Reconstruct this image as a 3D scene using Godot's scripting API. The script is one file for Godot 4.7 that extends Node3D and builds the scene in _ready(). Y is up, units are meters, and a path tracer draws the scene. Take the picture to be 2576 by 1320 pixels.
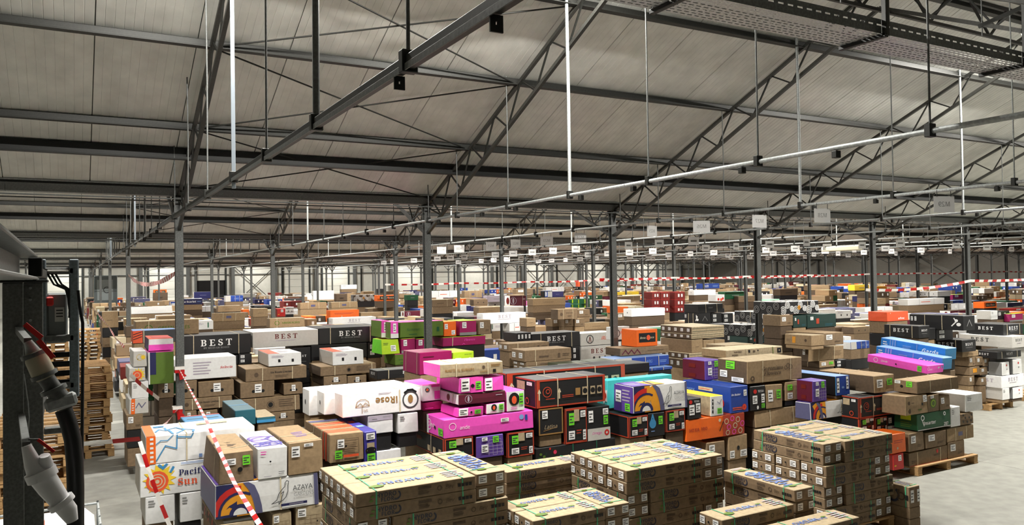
extends Node3D
# A cold-store hall full of stacked flower cartons, seen from a platform about 3 m above the floor.

const BAY := 4.24          # column spacing along the gutters (x)
const SPAN := 12.73        # gutter to gutter (z)
const ROW := -13.4         # first gutter row
const COLUMN_X := 1.487    # first column of each row
const SLOPE := 0.43
const PANEL := 1.09
const POWER := 47.0

var mats := {}
var rng := RandomNumberGenerator.new()
var noise_tex: Texture2D
var mottle_tex: Texture2D
var soft_tex: Texture2D
var text_cache := {}
var boxes := []            # [x0, x1, y0, y1, z0, z1] of every carton built

class Surf:
	var v := PackedVector3Array()
	var n := PackedVector3Array()

class MB:
	var s := {}
	func surf(m) -> Surf:
		if not s.has(m):
			s[m] = Surf.new()
		return s[m]
	func tri(m, a: Vector3, b: Vector3, c: Vector3, out: Vector3) -> void:
		var k := (b - a).cross(c - a)
		if k.length_squared() < 1e-14:
			return
		var q: Surf = surf(m)
		if k.dot(out) > 0.0:
			q.v.append(a); q.v.append(c); q.v.append(b)
			k = k.normalized()
		else:
			q.v.append(a); q.v.append(b); q.v.append(c)
			k = -k.normalized()
		q.n.append(k); q.n.append(k); q.n.append(k)
	func quad(m, a: Vector3, b: Vector3, c: Vector3, d: Vector3, out: Vector3) -> void:
		tri(m, a, b, c, out)
		tri(m, a, c, d, out)
	func box(m, c: Vector3, size: Vector3, b := Basis()) -> void:
		var h := size / 2
		for ax in 3:
			for sg in [-1.0, 1.0]:
				var o := Vector3(); o[ax] = sg
				var u := Vector3(); u[(ax + 1) % 3] = 1
				var w := Vector3(); w[(ax + 2) % 3] = 1
				quad(m, c + b * ((o - u - w) * h), c + b * ((o + u - w) * h), c + b * ((o + u + w) * h), c + b * ((o - u + w) * h), b * o)
	func cham(m, c: Vector3, size: Vector3, r: float, b := Basis()) -> void:
		var h := size / 2
		for ax in 3:
			var e1 := (ax + 1) % 3
			var e2 := (ax + 2) % 3
			for sg in [-1.0, 1.0]:
				var p := []
				for k in [[-1, -1], [1, -1], [1, 1], [-1, 1]]:
					var q := Vector3(); q[ax] = sg * h[ax]; q[e1] = k[0] * (h[e1] - r); q[e2] = k[1] * (h[e2] - r)
					p.append(c + b * q)
				var o := Vector3(); o[ax] = sg
				quad(m, p[0], p[1], p[2], p[3], b * o)
			for k in [[-1, -1], [1, -1], [1, 1], [-1, 1]]:
				var p := []
				for j in [[1.0, 0.0, -1], [0.0, 1.0, -1], [0.0, 1.0, 1], [1.0, 0.0, 1]]:
					var q := Vector3(); q[e1] = k[0] * (h[e1] - r * j[1]); q[e2] = k[1] * (h[e2] - r * j[0]); q[ax] = j[2] * (h[ax] - r)
					p.append(c + b * q)
				var o := Vector3(); o[e1] = k[0]; o[e2] = k[1]
				quad(m, p[0], p[1], p[2], p[3], b * o)
		for x in [-1, 1]:
			for y in [-1, 1]:
				for z in [-1, 1]:
					var k := Vector3(x, y, z)
					var q := h - Vector3(r, r, r)
					tri(m, c + b * (k * Vector3(h.x, q.y, q.z)), c + b * (k * Vector3(q.x, h.y, q.z)), c + b * (k * Vector3(q.x, q.y, h.z)), b * k)
	func bar(m, a: Vector3, b: Vector3, w: float, t := 0.0, up := Vector3.UP) -> void:
		var d := (b - a).normalized()
		if absf(d.dot(up)) > 0.99:
			up = Vector3.RIGHT
		var side := d.cross(up).normalized()
		var bs := Basis(side, side.cross(d).normalized() * -1.0, d)
		bs.y = d.cross(side).normalized()
		box(m, (a + b) / 2, Vector3(w, t if t > 0 else w, a.distance_to(b)), bs)
	func tube(m, pts: Array, r, sides := 8, caps := true) -> void:
		var rings := []
		var q: Surf = surf(m)
		for i in pts.size():
			var p: Vector3 = pts[i]
			var d: Vector3 = (pts[mini(i + 1, pts.size() - 1)] - pts[maxi(i - 1, 0)]).normalized()
			var up := Vector3.UP if absf(d.y) < 0.95 else Vector3.RIGHT
			var u := d.cross(up).normalized()
			var w := u.cross(d).normalized()
			var rr: float = r[i] if r is Array else r
			var ring := []
			for k in sides:
				var a := TAU * k / sides
				var nn := u * cos(a) + w * sin(a)
				ring.append([p + nn * rr, nn])
			rings.append(ring)
		for i in rings.size() - 1:
			for k in sides:
				var a = rings[i][k]; var b = rings[i][(k + 1) % sides]; var c = rings[i + 1][(k + 1) % sides]; var e = rings[i + 1][k]
				for t in [[a, b, c], [a, c, e]]:
					var o: Vector3 = t[0][1] + t[1][1] + t[2][1]
					var f := [0, 1, 2]
					if (t[1][0] - t[0][0]).cross(t[2][0] - t[0][0]).dot(o) > 0:
						f = [0, 2, 1]
					for j in f:
						q.v.append(t[j][0]); q.n.append(t[j][1])
		if caps:
			for e in [0, rings.size() - 1]:
				var d: Vector3 = (pts[0] - pts[1]) if e == 0 else (pts[-1] - pts[-2])
				for k in sides:
					tri(m, pts[e], rings[e][k][0], rings[e][(k + 1) % sides][0], d)
	func mesh() -> ArrayMesh:
		var am := ArrayMesh.new()
		for m in s:
			var q: Surf = s[m]
			if q.v.is_empty():
				continue
			var a := []
			a.resize(Mesh.ARRAY_MAX)
			a[Mesh.ARRAY_VERTEX] = q.v
			a[Mesh.ARRAY_NORMAL] = q.n
			am.add_surface_from_arrays(Mesh.PRIMITIVE_TRIANGLES, a)
			am.surface_set_material(am.get_surface_count() - 1, m)
		return am

# a carton whose faces bulge, sag and lean a little; everything printed or stuck on it follows the same field
class Crate:
	var l: float; var h: float; var d: float
	var j := []
	var bx := 0.0; var bz := 0.0; var sag := 0.0
	func _init(size: Vector3, amp: float, bulge: float, sg: float, r: RandomNumberGenerator) -> void:
		l = size.x; h = size.y; d = size.z; bx = bulge; bz = bulge; sag = sg
		for i in 8:
			var top := 1.0 if i & 2 else 0.35
			j.append(Vector3(r.randf_range(-amp, amp * 0.2) * (1 if i & 1 else -1), -r.randf() * amp if i & 2 else 0.0, r.randf_range(-amp, amp * 0.2) * (1 if i & 4 else -1)) * top)
	func p(x: float, y: float, z: float) -> Vector3:
		var q := Vector3(2 * x / l, 2 * y / h - 1, 2 * z / d).clamp(Vector3(-1, -1, -1), Vector3.ONE)
		var o := Vector3()
		for i in 8:
			var w := (0.5 + 0.5 * q.x * (1 if i & 1 else -1)) * (0.5 + 0.5 * q.y * (1 if i & 2 else -1)) * (0.5 + 0.5 * q.z * (1 if i & 4 else -1))
			o += j[i] * w
		o.x += bx * q.x * (1 - q.y * q.y) * (1 - q.z * q.z)
		o.z += bz * q.z * (1 - q.x * q.x) * (1 - q.y * q.y)
		o.y -= sag * maxf(q.y, 0) * (1 - q.x * q.x) * (1 - q.z * q.z)
		return Vector3(x, y, z) + o
	func size_of(face: String) -> Vector2:
		return Vector2(l, h) if face == "F" else Vector2(d, h) if face == "S" or face == "E" else Vector2(l, d)
	func normal(face: String) -> Vector3:
		return {"F": Vector3(0, 0, 1), "S": Vector3(-1, 0, 0), "E": Vector3(1, 0, 0), "T": Vector3.UP}[face]
	func at(face: String, u: float, v: float, off := 0.0025) -> Vector3:
		var q: Vector3
		u = clampf(u, 0.004, 0.996)
		v = clampf(v, 0.004, 0.996)
		match face:
			"F": q = p((u - 0.5) * l, v * h, d / 2)
			"S": q = p(-l / 2, v * h, (u - 0.5) * d)
			"E": q = p(l / 2, v * h, (0.5 - u) * d)
			_: q = p((u - 0.5) * l, h, (0.5 - v) * d)
		return q + normal(face) * off
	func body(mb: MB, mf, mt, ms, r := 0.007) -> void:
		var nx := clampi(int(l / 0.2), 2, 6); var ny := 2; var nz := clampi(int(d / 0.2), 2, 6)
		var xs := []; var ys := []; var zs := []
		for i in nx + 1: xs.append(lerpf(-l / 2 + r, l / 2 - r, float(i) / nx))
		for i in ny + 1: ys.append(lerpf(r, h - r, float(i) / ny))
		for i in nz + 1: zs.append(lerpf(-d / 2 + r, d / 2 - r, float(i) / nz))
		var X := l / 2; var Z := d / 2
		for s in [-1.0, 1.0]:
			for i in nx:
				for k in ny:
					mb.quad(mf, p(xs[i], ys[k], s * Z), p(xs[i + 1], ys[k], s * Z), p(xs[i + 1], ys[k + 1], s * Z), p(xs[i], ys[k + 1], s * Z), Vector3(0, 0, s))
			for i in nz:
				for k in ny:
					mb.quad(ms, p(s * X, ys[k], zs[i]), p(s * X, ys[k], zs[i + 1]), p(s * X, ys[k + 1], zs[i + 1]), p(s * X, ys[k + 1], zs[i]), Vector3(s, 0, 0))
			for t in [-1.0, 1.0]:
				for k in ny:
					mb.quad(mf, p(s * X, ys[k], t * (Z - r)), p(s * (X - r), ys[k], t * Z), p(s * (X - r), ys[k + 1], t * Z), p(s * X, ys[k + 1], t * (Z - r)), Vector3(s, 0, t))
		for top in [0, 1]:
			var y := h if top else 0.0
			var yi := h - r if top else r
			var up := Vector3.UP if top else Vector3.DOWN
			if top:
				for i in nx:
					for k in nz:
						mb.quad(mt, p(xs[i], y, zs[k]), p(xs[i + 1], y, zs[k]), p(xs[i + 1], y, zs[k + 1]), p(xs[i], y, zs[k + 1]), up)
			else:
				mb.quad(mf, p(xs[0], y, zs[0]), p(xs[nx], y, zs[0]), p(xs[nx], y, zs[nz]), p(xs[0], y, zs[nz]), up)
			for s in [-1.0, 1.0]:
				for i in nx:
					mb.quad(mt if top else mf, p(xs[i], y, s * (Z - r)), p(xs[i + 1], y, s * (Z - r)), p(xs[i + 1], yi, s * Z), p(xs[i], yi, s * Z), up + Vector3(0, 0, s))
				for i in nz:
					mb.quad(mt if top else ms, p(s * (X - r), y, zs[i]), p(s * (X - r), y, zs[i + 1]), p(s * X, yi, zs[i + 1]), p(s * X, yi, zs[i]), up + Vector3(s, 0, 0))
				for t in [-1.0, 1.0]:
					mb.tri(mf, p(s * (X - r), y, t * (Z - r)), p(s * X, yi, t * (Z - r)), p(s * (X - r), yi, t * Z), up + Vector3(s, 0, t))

func _ready() -> void:
	rng.seed = 7
	camera_and_light()
	textures()
	lamps()
	room()
	steelwork()
	hanging_rails()
	cable_tray()
	hydro_pallets()
	cartons()
	pallets()
	platform_corner()
	tapes()
	background_things()

# ---------------------------------------------------------------- camera, light, exposure
func camera_and_light() -> void:
	var cam := Camera3D.new()
	cam.name = "camera"
	cam.fov = rad_to_deg(2.0 * atan(660.0 / 1975.0))
	cam.near = 0.05
	cam.far = 300.0
	add_child(cam)
	cam.position = Vector3(0, 3.0, 0)
	var yaw := deg_to_rad(29.318); var pitch := deg_to_rad(1.062); var roll := deg_to_rad(-0.92)
	var fw := Vector3(sin(yaw) * cos(pitch), sin(pitch), -cos(yaw) * cos(pitch))
	var r0 := Vector3(cos(yaw), 0, sin(yaw))
	var u0 := r0.cross(fw)
	cam.basis = Basis(r0 * cos(roll) + u0 * sin(roll), u0 * cos(roll) - r0 * sin(roll), -fw)
	cam.current = true
	var env := Environment.new()
	env.background_mode = Environment.BG_COLOR
	env.background_color = Color(0.02, 0.02, 0.025)
	env.tonemap_mode = Environment.TONE_MAPPER_LINEAR
	env.tonemap_exposure = 1.0
	env.sdfgi_enabled = true
	env.ssao_enabled = true
	env.ssil_enabled = true
	var we := WorldEnvironment.new()
	we.name = "environment"
	we.environment = env
	add_child(we)

# long lamps hung under every ridge, plus one added row: a glowing tube and an area light of its size just below it
func lamps() -> void:
	var house := MB.new()
	house.cham(mat("lampbody", Color(0.75, 0.75, 0.74), 0.5), Vector3(0, 0.05, 0), Vector3(1.5, 0.07, 0.16), 0.01)
	var hm := house.mesh()
	var glow := StandardMaterial3D.new()
	glow.albedo_color = Color(0.95, 0.95, 0.92)
	glow.emission_enabled = true
	glow.emission = Color(1.0, 0.98, 0.93)
	glow.emission_energy_multiplier = 3.0
	var tube := MB.new()
	tube.cham(glow, Vector3(0, 0.0, 0), Vector3(1.44, 0.03, 0.11), 0.008)
	var tm := tube.mesh()
	var rodm := MB.new()
	for s in [-0.6, 0.6]:
		rodm.tube(mat("steel_dark"), [Vector3(s, 0.08, 0), Vector3(s, 0.38, 0)], 0.006, 6)
	var rm := rodm.mesh()
	for k in 7:
		var z := ROW + SPAN / 2 - SPAN * k if k < 6 else -80.6  # last row is added out of sight to brighten the back wall
		var step := BAY if k == 1 else BAY * 2
		var count := 2 if k == 0 else 9
		for i in count:
			var x := 1.2 + 3.9 * i if k == 0 else -0.6 + step * i
			lamp(x, z, hm, tm, rm, k, i, POWER * (1.3 if k == 0 else 1.0 if k == 1 else 0.75 if k == 6 else 1.9))
		if k == 0:
			for i in 6:
				lamp(14.4 + BAY * 1.5 * i, z, hm, tm, rm, k, i + 2, POWER * 1.6)

func lamp(x: float, z: float, hm: Mesh, tm: Mesh, rm: Mesh, k: int, i: int, power: float) -> void:
	var nth: Array = ["first", "second", "third", "fourth", "fifth", "sixth", "seventh", "eighth", "ninth"]
	var y := 6.86 if k < 6 else 5.55
	var o := thing("ceiling_lamp", "long white unseen lamp of the %s row under the roof, %s along it" % [nth[k], nth[i]], "lamp", Vector3(x, y, z), 0.0, "lamps under the ridges")
	inst("housing", hm, o)
	inst("glowing_tube", tm, o)
	inst("hanger", rm, o)
	var a := AreaLight3D.new()
	a.name = "lamp_light"
	a.area_size = Vector2(1.44, 0.11)
	a.light_color = Color(1.0, 0.985, 0.95)
	a.light_energy = power
	a.area_range = 60.0
	a.area_attenuation = 2.0
	a.shadow_enabled = true
	add_child(a, true)
	a.position = Vector3(x, y - 0.03, z)
	a.rotation_degrees.x = -90

# ---------------------------------------------------------------- helpers
func textures() -> void:
	var f := FastNoiseLite.new()
	f.seed = 3; f.frequency = 0.02; f.fractal_octaves = 4
	noise_tex = tex(f, Color(0.86, 0.86, 0.86), Color(1, 1, 1))
	soft_tex = tex(f, Color(0.955, 0.955, 0.955), Color(1, 1, 1))
	var g := FastNoiseLite.new()
	g.seed = 5; g.noise_type = FastNoiseLite.TYPE_CELLULAR; g.frequency = 0.035
	mottle_tex = tex(g, Color(0.72, 0.72, 0.72), Color(1, 1, 1))

func tex(f: FastNoiseLite, a: Color, b: Color) -> Texture2D:
	var t := NoiseTexture2D.new()
	t.width = 512; t.height = 512; t.seamless = true
	t.noise = f
	var gr := Gradient.new()
	gr.colors = PackedColorArray([a, b])
	t.color_ramp = gr
	return t

func mat(key: String, c := Color(0.5, 0.5, 0.5), rough := 0.8, metal := 0.0, t: Texture2D = null, scale := 1.0) -> StandardMaterial3D:
	if mats.has(key):
		return mats[key]
	var m := StandardMaterial3D.new()
	m.resource_name = key
	m.albedo_color = c
	m.roughness = rough
	m.metallic = metal
	if key.begins_with("steel"):
		m.albedo_color = {"steel": Color(0.45, 0.46, 0.455), "steel_dark": Color(0.165, 0.168, 0.155), "steel_black": Color(0.11, 0.115, 0.11), "steel_bright": Color(0.72, 0.74, 0.74)}[key]
		m.roughness = 0.5
		m.metallic = 0.25
		t = mottle_tex
		scale = 2.2
	if t:
		m.albedo_texture = t
		m.uv1_triplanar = true
		m.uv1_world_triplanar = true
		m.uv1_scale = Vector3.ONE * scale
	mats[key] = m
	return m

const TINT := {
	"brown": [0.54, 0.45, 0.345], "tan": [0.72, 0.645, 0.52], "dbrown": [0.36, 0.29, 0.22], "cream": [0.86, 0.8, 0.67], "kraft": [0.66, 0.555, 0.42],
	"white": [0.93, 0.93, 0.93], "lwhite": [0.98, 0.98, 0.98], "gwhite": [0.8, 0.79, 0.77], "grey": [0.55, 0.55, 0.55], "dgrey": [0.25, 0.25, 0.26], "slate": [0.36, 0.36, 0.5],
	"black": [0.1, 0.1, 0.11], "ink": [0.05, 0.05, 0.06], "pink": [0.93, 0.3, 0.72], "hot": [0.96, 0.33, 0.78], "mag": [0.62, 0.07, 0.36], "maroon": [0.36, 0.07, 0.17],
	"green": [0.09, 0.34, 0.2], "olive": [0.36, 0.47, 0.16], "lime": [0.72, 0.86, 0.16], "lemon": [0.45, 0.86, 0.2], "navy": [0.13, 0.14, 0.34], "blue": [0.13, 0.27, 0.62],
	"sky": [0.12, 0.5, 0.83], "violet": [0.38, 0.27, 0.62], "purple": [0.24, 0.22, 0.58], "orange": [0.95, 0.42, 0.1], "amber": [0.92, 0.62, 0.14], "yellow": [0.95, 0.8, 0.2],
	"red": [0.8, 0.15, 0.13], "dred": [0.42, 0.09, 0.07], "coral": [0.93, 0.36, 0.2], "teal": [0.14, 0.36, 0.42], "turq": [0.3, 0.78, 0.79], "dteal": [0.1, 0.22, 0.2],
	"mint": [0.62, 0.84, 0.72], "lilac": [0.7, 0.66, 0.72], "gold": [0.62, 0.47, 0.27], "rust": [0.7, 0.25, 0.15], "ggrey": [0.33, 0.36, 0.29], "seagreen": [0.13, 0.42, 0.3], "lblue": [0.5, 0.63, 0.85], "skyl": [0.25, 0.55, 0.75], "strapgreen": [0.3, 0.68, 0.5], "letterblue": [0.36, 0.45, 0.68], "letterdark": [0.16, 0.18, 0.25]}

func tint(key: String) -> StandardMaterial3D:
	if mats.has("c_" + key):
		return mats["c_" + key]
	var c: Array = TINT[key]
	var m := mat("c_" + key, Color(c[0], c[1], c[2]), 0.75 if key in ["brown", "tan", "dbrown", "kraft", "cream"] else 0.5, 0.0, noise_tex if key in ["brown", "tan", "dbrown", "kraft", "cream"] else soft_tex, 1.6)
	return m

func inst(called: String, m: Mesh, parent: Node = null) -> MeshInstance3D:
	var o := MeshInstance3D.new()
	o.name = called
	o.mesh = m
	(parent if parent else self).add_child(o, true)
	return o

func obj(called: String, mb: MB, parent: Node = null) -> MeshInstance3D:
	return inst(called, mb.mesh(), parent)

func tag(o: Node, label: String, category: String, group := "", kind := "") -> Node:
	o.set_meta("label", label)
	o.set_meta("category", category)
	if group: o.set_meta("group", group)
	if kind: o.set_meta("kind", kind)
	return o

func numbered(called: String) -> String:
	if not has_node(called):
		return called
	var i := 1
	if counts.has(called): i = counts[called]
	counts[called] = i + 1
	return "%s_%03d" % [called, i]
var counts := {}

func thing(called: String, label: String, category: String, at := Vector3.ZERO, turn := 0.0, group := "", kind := "") -> Node3D:
	var o := Node3D.new()
	o.name = numbered(called)
	add_child(o)
	o.position = at
	o.rotation.y = turn
	tag(o, label, category, group, kind)
	return o

func solo(called: String, mb: MB, label: String, category: String, group := "", kind := "") -> MeshInstance3D:
	var o := MeshInstance3D.new()
	o.name = numbered(called)
	o.mesh = mb.mesh()
	add_child(o)
	tag(o, label, category, group, kind)
	return o

func dup(root: Node3D, at: Vector3, label: String) -> Node3D:
	var c: Node3D = root.duplicate()
	var stem: String = root.name
	c.name = numbered(stem)
	add_child(c)
	c.position = at
	c.set_meta("label", label)
	return c

func letters(s: String, style: String) -> Array:    # [triangle corners scaled to height 1 and centred, width]
	var key := s + "|" + style
	if text_cache.has(key):
		return text_cache[key]
	var f := SystemFont.new()
	f.font_names = PackedStringArray(["Droid Serif" if style.contains("s") else "Droid Sans"])
	f.font_weight = 700 if style.contains("b") or style.contains("s") else 400
	var tm := TextMesh.new()
	tm.text = s
	tm.font = f
	tm.font_size = 24
	tm.pixel_size = 0.01
	tm.depth = 0.0
	tm.curve_step = 6.0
	var a := tm.get_mesh_arrays()
	var vs: PackedVector3Array = a[Mesh.ARRAY_VERTEX]
	var ix = a[Mesh.ARRAY_INDEX]
	var out := PackedVector2Array()
	var lo := Vector2(1e9, 1e9); var hi := -lo
	if ix == null or ix.size() == 0:
		for p in vs: out.append(Vector2(p.x, p.y))
	else:
		for i in ix: out.append(Vector2(vs[i].x, vs[i].y))
	for p in out:
		lo = lo.min(p); hi = hi.max(p)
	var hh := maxf(hi.y - lo.y, 0.001)
	for i in out.size():
		var q := (out[i] - (lo + hi) / 2) / hh
		if style.contains("i"): q.x += q.y * 0.3
		if style.contains("u"): q = -q
		if style.contains("m"): q.x = -q.x
		if style.contains("r"): q = Vector2(-q.y, q.x)
		out[i] = q
	text_cache[key] = [out, (hi.x - lo.x) / hh]
	return text_cache[key]

# ---------------------------------------------------------------- cartons
# print: T text, R rectangle, E disc, O ring, L line, N rows of small print, * star, A arc band; stuck on: W white label, G green label, Y tan patch; H dark disc for a hand hole, S strap
func paint(c: Crate, els: Array, root: Node3D) -> void:
	var pr := MB.new()
	var off := 0.0022
	for e in els:
		off += 0.00035
		match e[0]:
			"T":
				var t := letters(e[5], e[7] if e.size() > 7 else "")
				var sz := c.size_of(e[1])
				var k: float = e[4]
				if e.size() > 8:
					k = minf(k, e[8] * sz.x / maxf(t[1], 0.01) / sz.y)
				var ps: PackedVector2Array = t[0]
				var m := tint(e[6])
				for i in range(0, ps.size() - 2, 3):
					var q := []
					for n in 3:
						q.append(c.at(e[1], e[2] + ps[i + n].x * k * sz.y / sz.x, e[3] + ps[i + n].y * k, off))
					pr.tri(m, q[0], q[1], q[2], c.normal(e[1]))
			"R": patch(pr, c, e[1], e[2], e[3], e[4], e[5], tint(e[6]), off)
			"E": disc(pr, c, e[1], e[2], e[3], e[4], e[5], tint(e[6]), off)
			"O": arc(pr, c, e[1], e[2], e[3], e[4] - e[5], e[4], 0, TAU, tint(e[6]), off)
			"A": arc(pr, c, e[1], e[2], e[3], e[4], e[5], deg_to_rad(e[6]), deg_to_rad(e[7]), tint(e[8]), off)
			"*":
				var sz := c.size_of(e[1])
				var n: int = e[6] * 2
				for i in n:
					var q := []
					for k in 2:
						var a := TAU * (i + k) / n
						var r: float = e[4] if (i + k) % 2 == 0 else e[5]
						q.append(c.at(e[1], e[2] + r * cos(a) * sz.y / sz.x, e[3] + r * sin(a), off))
					pr.tri(tint(e[7]), c.at(e[1], e[2], e[3], off), q[0], q[1], c.normal(e[1]))
			"L":
				var sz := c.size_of(e[1])
				var pts: Array = e[2]
				for i in range(0, pts.size() - 3, 2):
					var a := Vector2(pts[i] * sz.x, pts[i + 1] * sz.y)
					var b := Vector2(pts[i + 2] * sz.x, pts[i + 3] * sz.y)
					var nn: Vector2 = (b - a).orthogonal().normalized() * e[3] * sz.y / 2
					var dd: Vector2 = (b - a).normalized() * e[3] * sz.y / 2
					var q := []
					for w in [a + nn - dd, b + nn + dd, b - nn + dd, a - nn - dd]:
						q.append(c.at(e[1], w.x / sz.x, w.y / sz.y, off))
					pr.quad(tint(e[4]), q[0], q[1], q[2], q[3], c.normal(e[1]))
			"N":
				var n: int = e[6]
				for i in n:
					var y0 := lerpf(e[3], e[5], (i + 0.2) / n); var y1 := lerpf(e[3], e[5], (i + 0.62) / n)
					patch(pr, c, e[1], e[2], y0, lerpf(e[2], e[4], 0.72 + 0.28 * fmod(i * 0.37 + 0.4, 1.0)), y1, tint(e[7]), off)
			"W", "G", "Y":
				var lb := MB.new()
				var g: String = {"W": "lwhite", "G": "lemon", "Y": "tan"}[e[0]]
				patch(lb, c, e[1], e[2], e[3], e[4], e[5], tint(g), off + 0.002)
				if e[0] != "Y":
					for i in 3:
						var y := lerpf(e[3], e[5], 0.2 + 0.24 * i)
						patch(lb, c, e[1], lerpf(e[2], e[4], 0.12), y, lerpf(e[2], e[4], 0.55 + 0.3 * ((i + 1) % 2)), y + (e[5] - e[3]) * 0.09, tint("dgrey"), off + 0.003)
				obj({"W": "shipping_label", "G": "green_sticker", "Y": "tan_patch"}[e[0]], lb, root)
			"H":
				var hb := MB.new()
				disc(hb, c, e[1], e[2], e[3], e[4], e[5] if e.size() > 5 else e[4], tint("ink"), off)  # flat dark disc paints the shade inside a hole
				obj("dark_hole_disc", hb, root)
			"S":
				var sb := MB.new()
				strap(sb, c, e[1], tint(e[2] if e.size() > 2 else "cream"))
				obj("strap", sb, root)
	if not pr.s.is_empty():
		obj("printed_lettering", pr, root)

func patch(mb: MB, c: Crate, f: String, u0: float, v0: float, u1: float, v1: float, m, off: float) -> void:
	var sz := c.size_of(f)
	var nu := clampi(int(absf(u1 - u0) * sz.x / 0.16) + 1, 1, 6)
	var nv := clampi(int(absf(v1 - v0) * sz.y / 0.12) + 1, 1, 4)
	for i in nu:
		for k in nv:
			var a := lerpf(u0, u1, float(i) / nu); var b := lerpf(u0, u1, float(i + 1) / nu)
			var d := lerpf(v0, v1, float(k) / nv); var e := lerpf(v0, v1, float(k + 1) / nv)
			mb.quad(m, c.at(f, a, d, off), c.at(f, b, d, off), c.at(f, b, e, off), c.at(f, a, e, off), c.normal(f))

func disc(mb: MB, c: Crate, f: String, cx: float, cy: float, rx: float, ry: float, m, off: float) -> void:
	var sz := c.size_of(f)
	for i in 14:
		var q := []
		for k in 2:
			var a := TAU * (i + k) / 14
			q.append(c.at(f, cx + rx * cos(a) * sz.y / sz.x, cy + ry * sin(a), off))
		mb.tri(m, c.at(f, cx, cy, off), q[0], q[1], c.normal(f))

func arc(mb: MB, c: Crate, f: String, cx: float, cy: float, r0: float, r1: float, a0: float, a1: float, m, off: float) -> void:
	var sz := c.size_of(f)
	var n := maxi(4, int(absf(a1 - a0) / TAU * 24))
	for i in n:
		var q := []
		for k in [[i, r0], [i, r1], [i + 1, r1], [i + 1, r0]]:
			var a := lerpf(a0, a1, float(k[0]) / n)
			q.append(c.at(f, clampf(cx + k[1] * cos(a) * sz.y / sz.x, 0.0, 1.0), clampf(cy + k[1] * sin(a), 0.0, 1.0), off))
		mb.quad(m, q[0], q[1], q[2], q[3], c.normal(f))

func strap(mb: MB, c: Crate, t: float, m) -> void:
	var w := 0.007; var o := 0.005
	if c.l >= c.d:
		var x := (t - 0.5) * c.l
		for e in [[0, 1, 1, 1, Vector3(0, 0, 1)], [1, 1, 1, -1, Vector3.UP], [1, -1, 0, -1, Vector3(0, 0, -1)]]:
			for i in 4:
				var a := lerpf(e[0], e[2], i / 4.0); var b := lerpf(e[0], e[2], (i + 1) / 4.0)
				var za := lerpf(e[1], e[3], i / 4.0); var zb := lerpf(e[1], e[3], (i + 1) / 4.0)
				mb.quad(m, c.p(x - w, a * c.h, za * c.d / 2) + e[4] * o, c.p(x + w, a * c.h, za * c.d / 2) + e[4] * o, c.p(x + w, b * c.h, zb * c.d / 2) + e[4] * o, c.p(x - w, b * c.h, zb * c.d / 2) + e[4] * o, e[4])
	else:
		var z := (t - 0.5) * c.d
		for e in [[0, -1, 1, -1, Vector3(-1, 0, 0)], [1, -1, 1, 1, Vector3.UP], [1, 1, 0, 1, Vector3(1, 0, 0)]]:
			for i in 4:
				var a := lerpf(e[0], e[2], i / 4.0); var b := lerpf(e[0], e[2], (i + 1) / 4.0)
				var xa := lerpf(e[1], e[3], i / 4.0); var xb := lerpf(e[1], e[3], (i + 1) / 4.0)
				mb.quad(m, c.p(xa * c.l / 2, a * c.h, z - w) + e[4] * o, c.p(xa * c.l / 2, a * c.h, z + w) + e[4] * o, c.p(xb * c.l / 2, b * c.h, z + w) + e[4] * o, c.p(xb * c.l / 2, b * c.h, z - w) + e[4] * o, e[4])

const LABEL := ["W", "F", 0.12, 0.45, 0.36, 0.85]
const FRAME_O := [["R", "F", 0, 0, 1, 0.06, "rust"], ["R", "F", 0, 0.93, 1, 1, "rust"], ["R", "F", 0, 0, 0.05, 1, "rust"], ["R", "F", 0.96, 0, 1, 1, "rust"], ["R", "S", 0.97, 0, 1, 1, "rust"], ["R", "S", 0, 0, 1, 0.05, "rust"], ["R", "S", 0, 0.95, 1, 1, "rust"]]
const BIRD := [0.53, 0.22, 0.58, 0.32, 0.6, 0.5, 0.63, 0.62, 0.66, 0.7, 0.665, 0.82, 0.68, 0.88, 0.7, 0.85, 0.69, 0.72, 0.69, 0.55, 0.67, 0.38, 0.635, 0.28, 0.53, 0.22, 0.6, 0.26, 0.6, 0.18, 0.62, 0.26, 0.63, 0.4, 0.65, 0.55, 0.62, 0.5]

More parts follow.
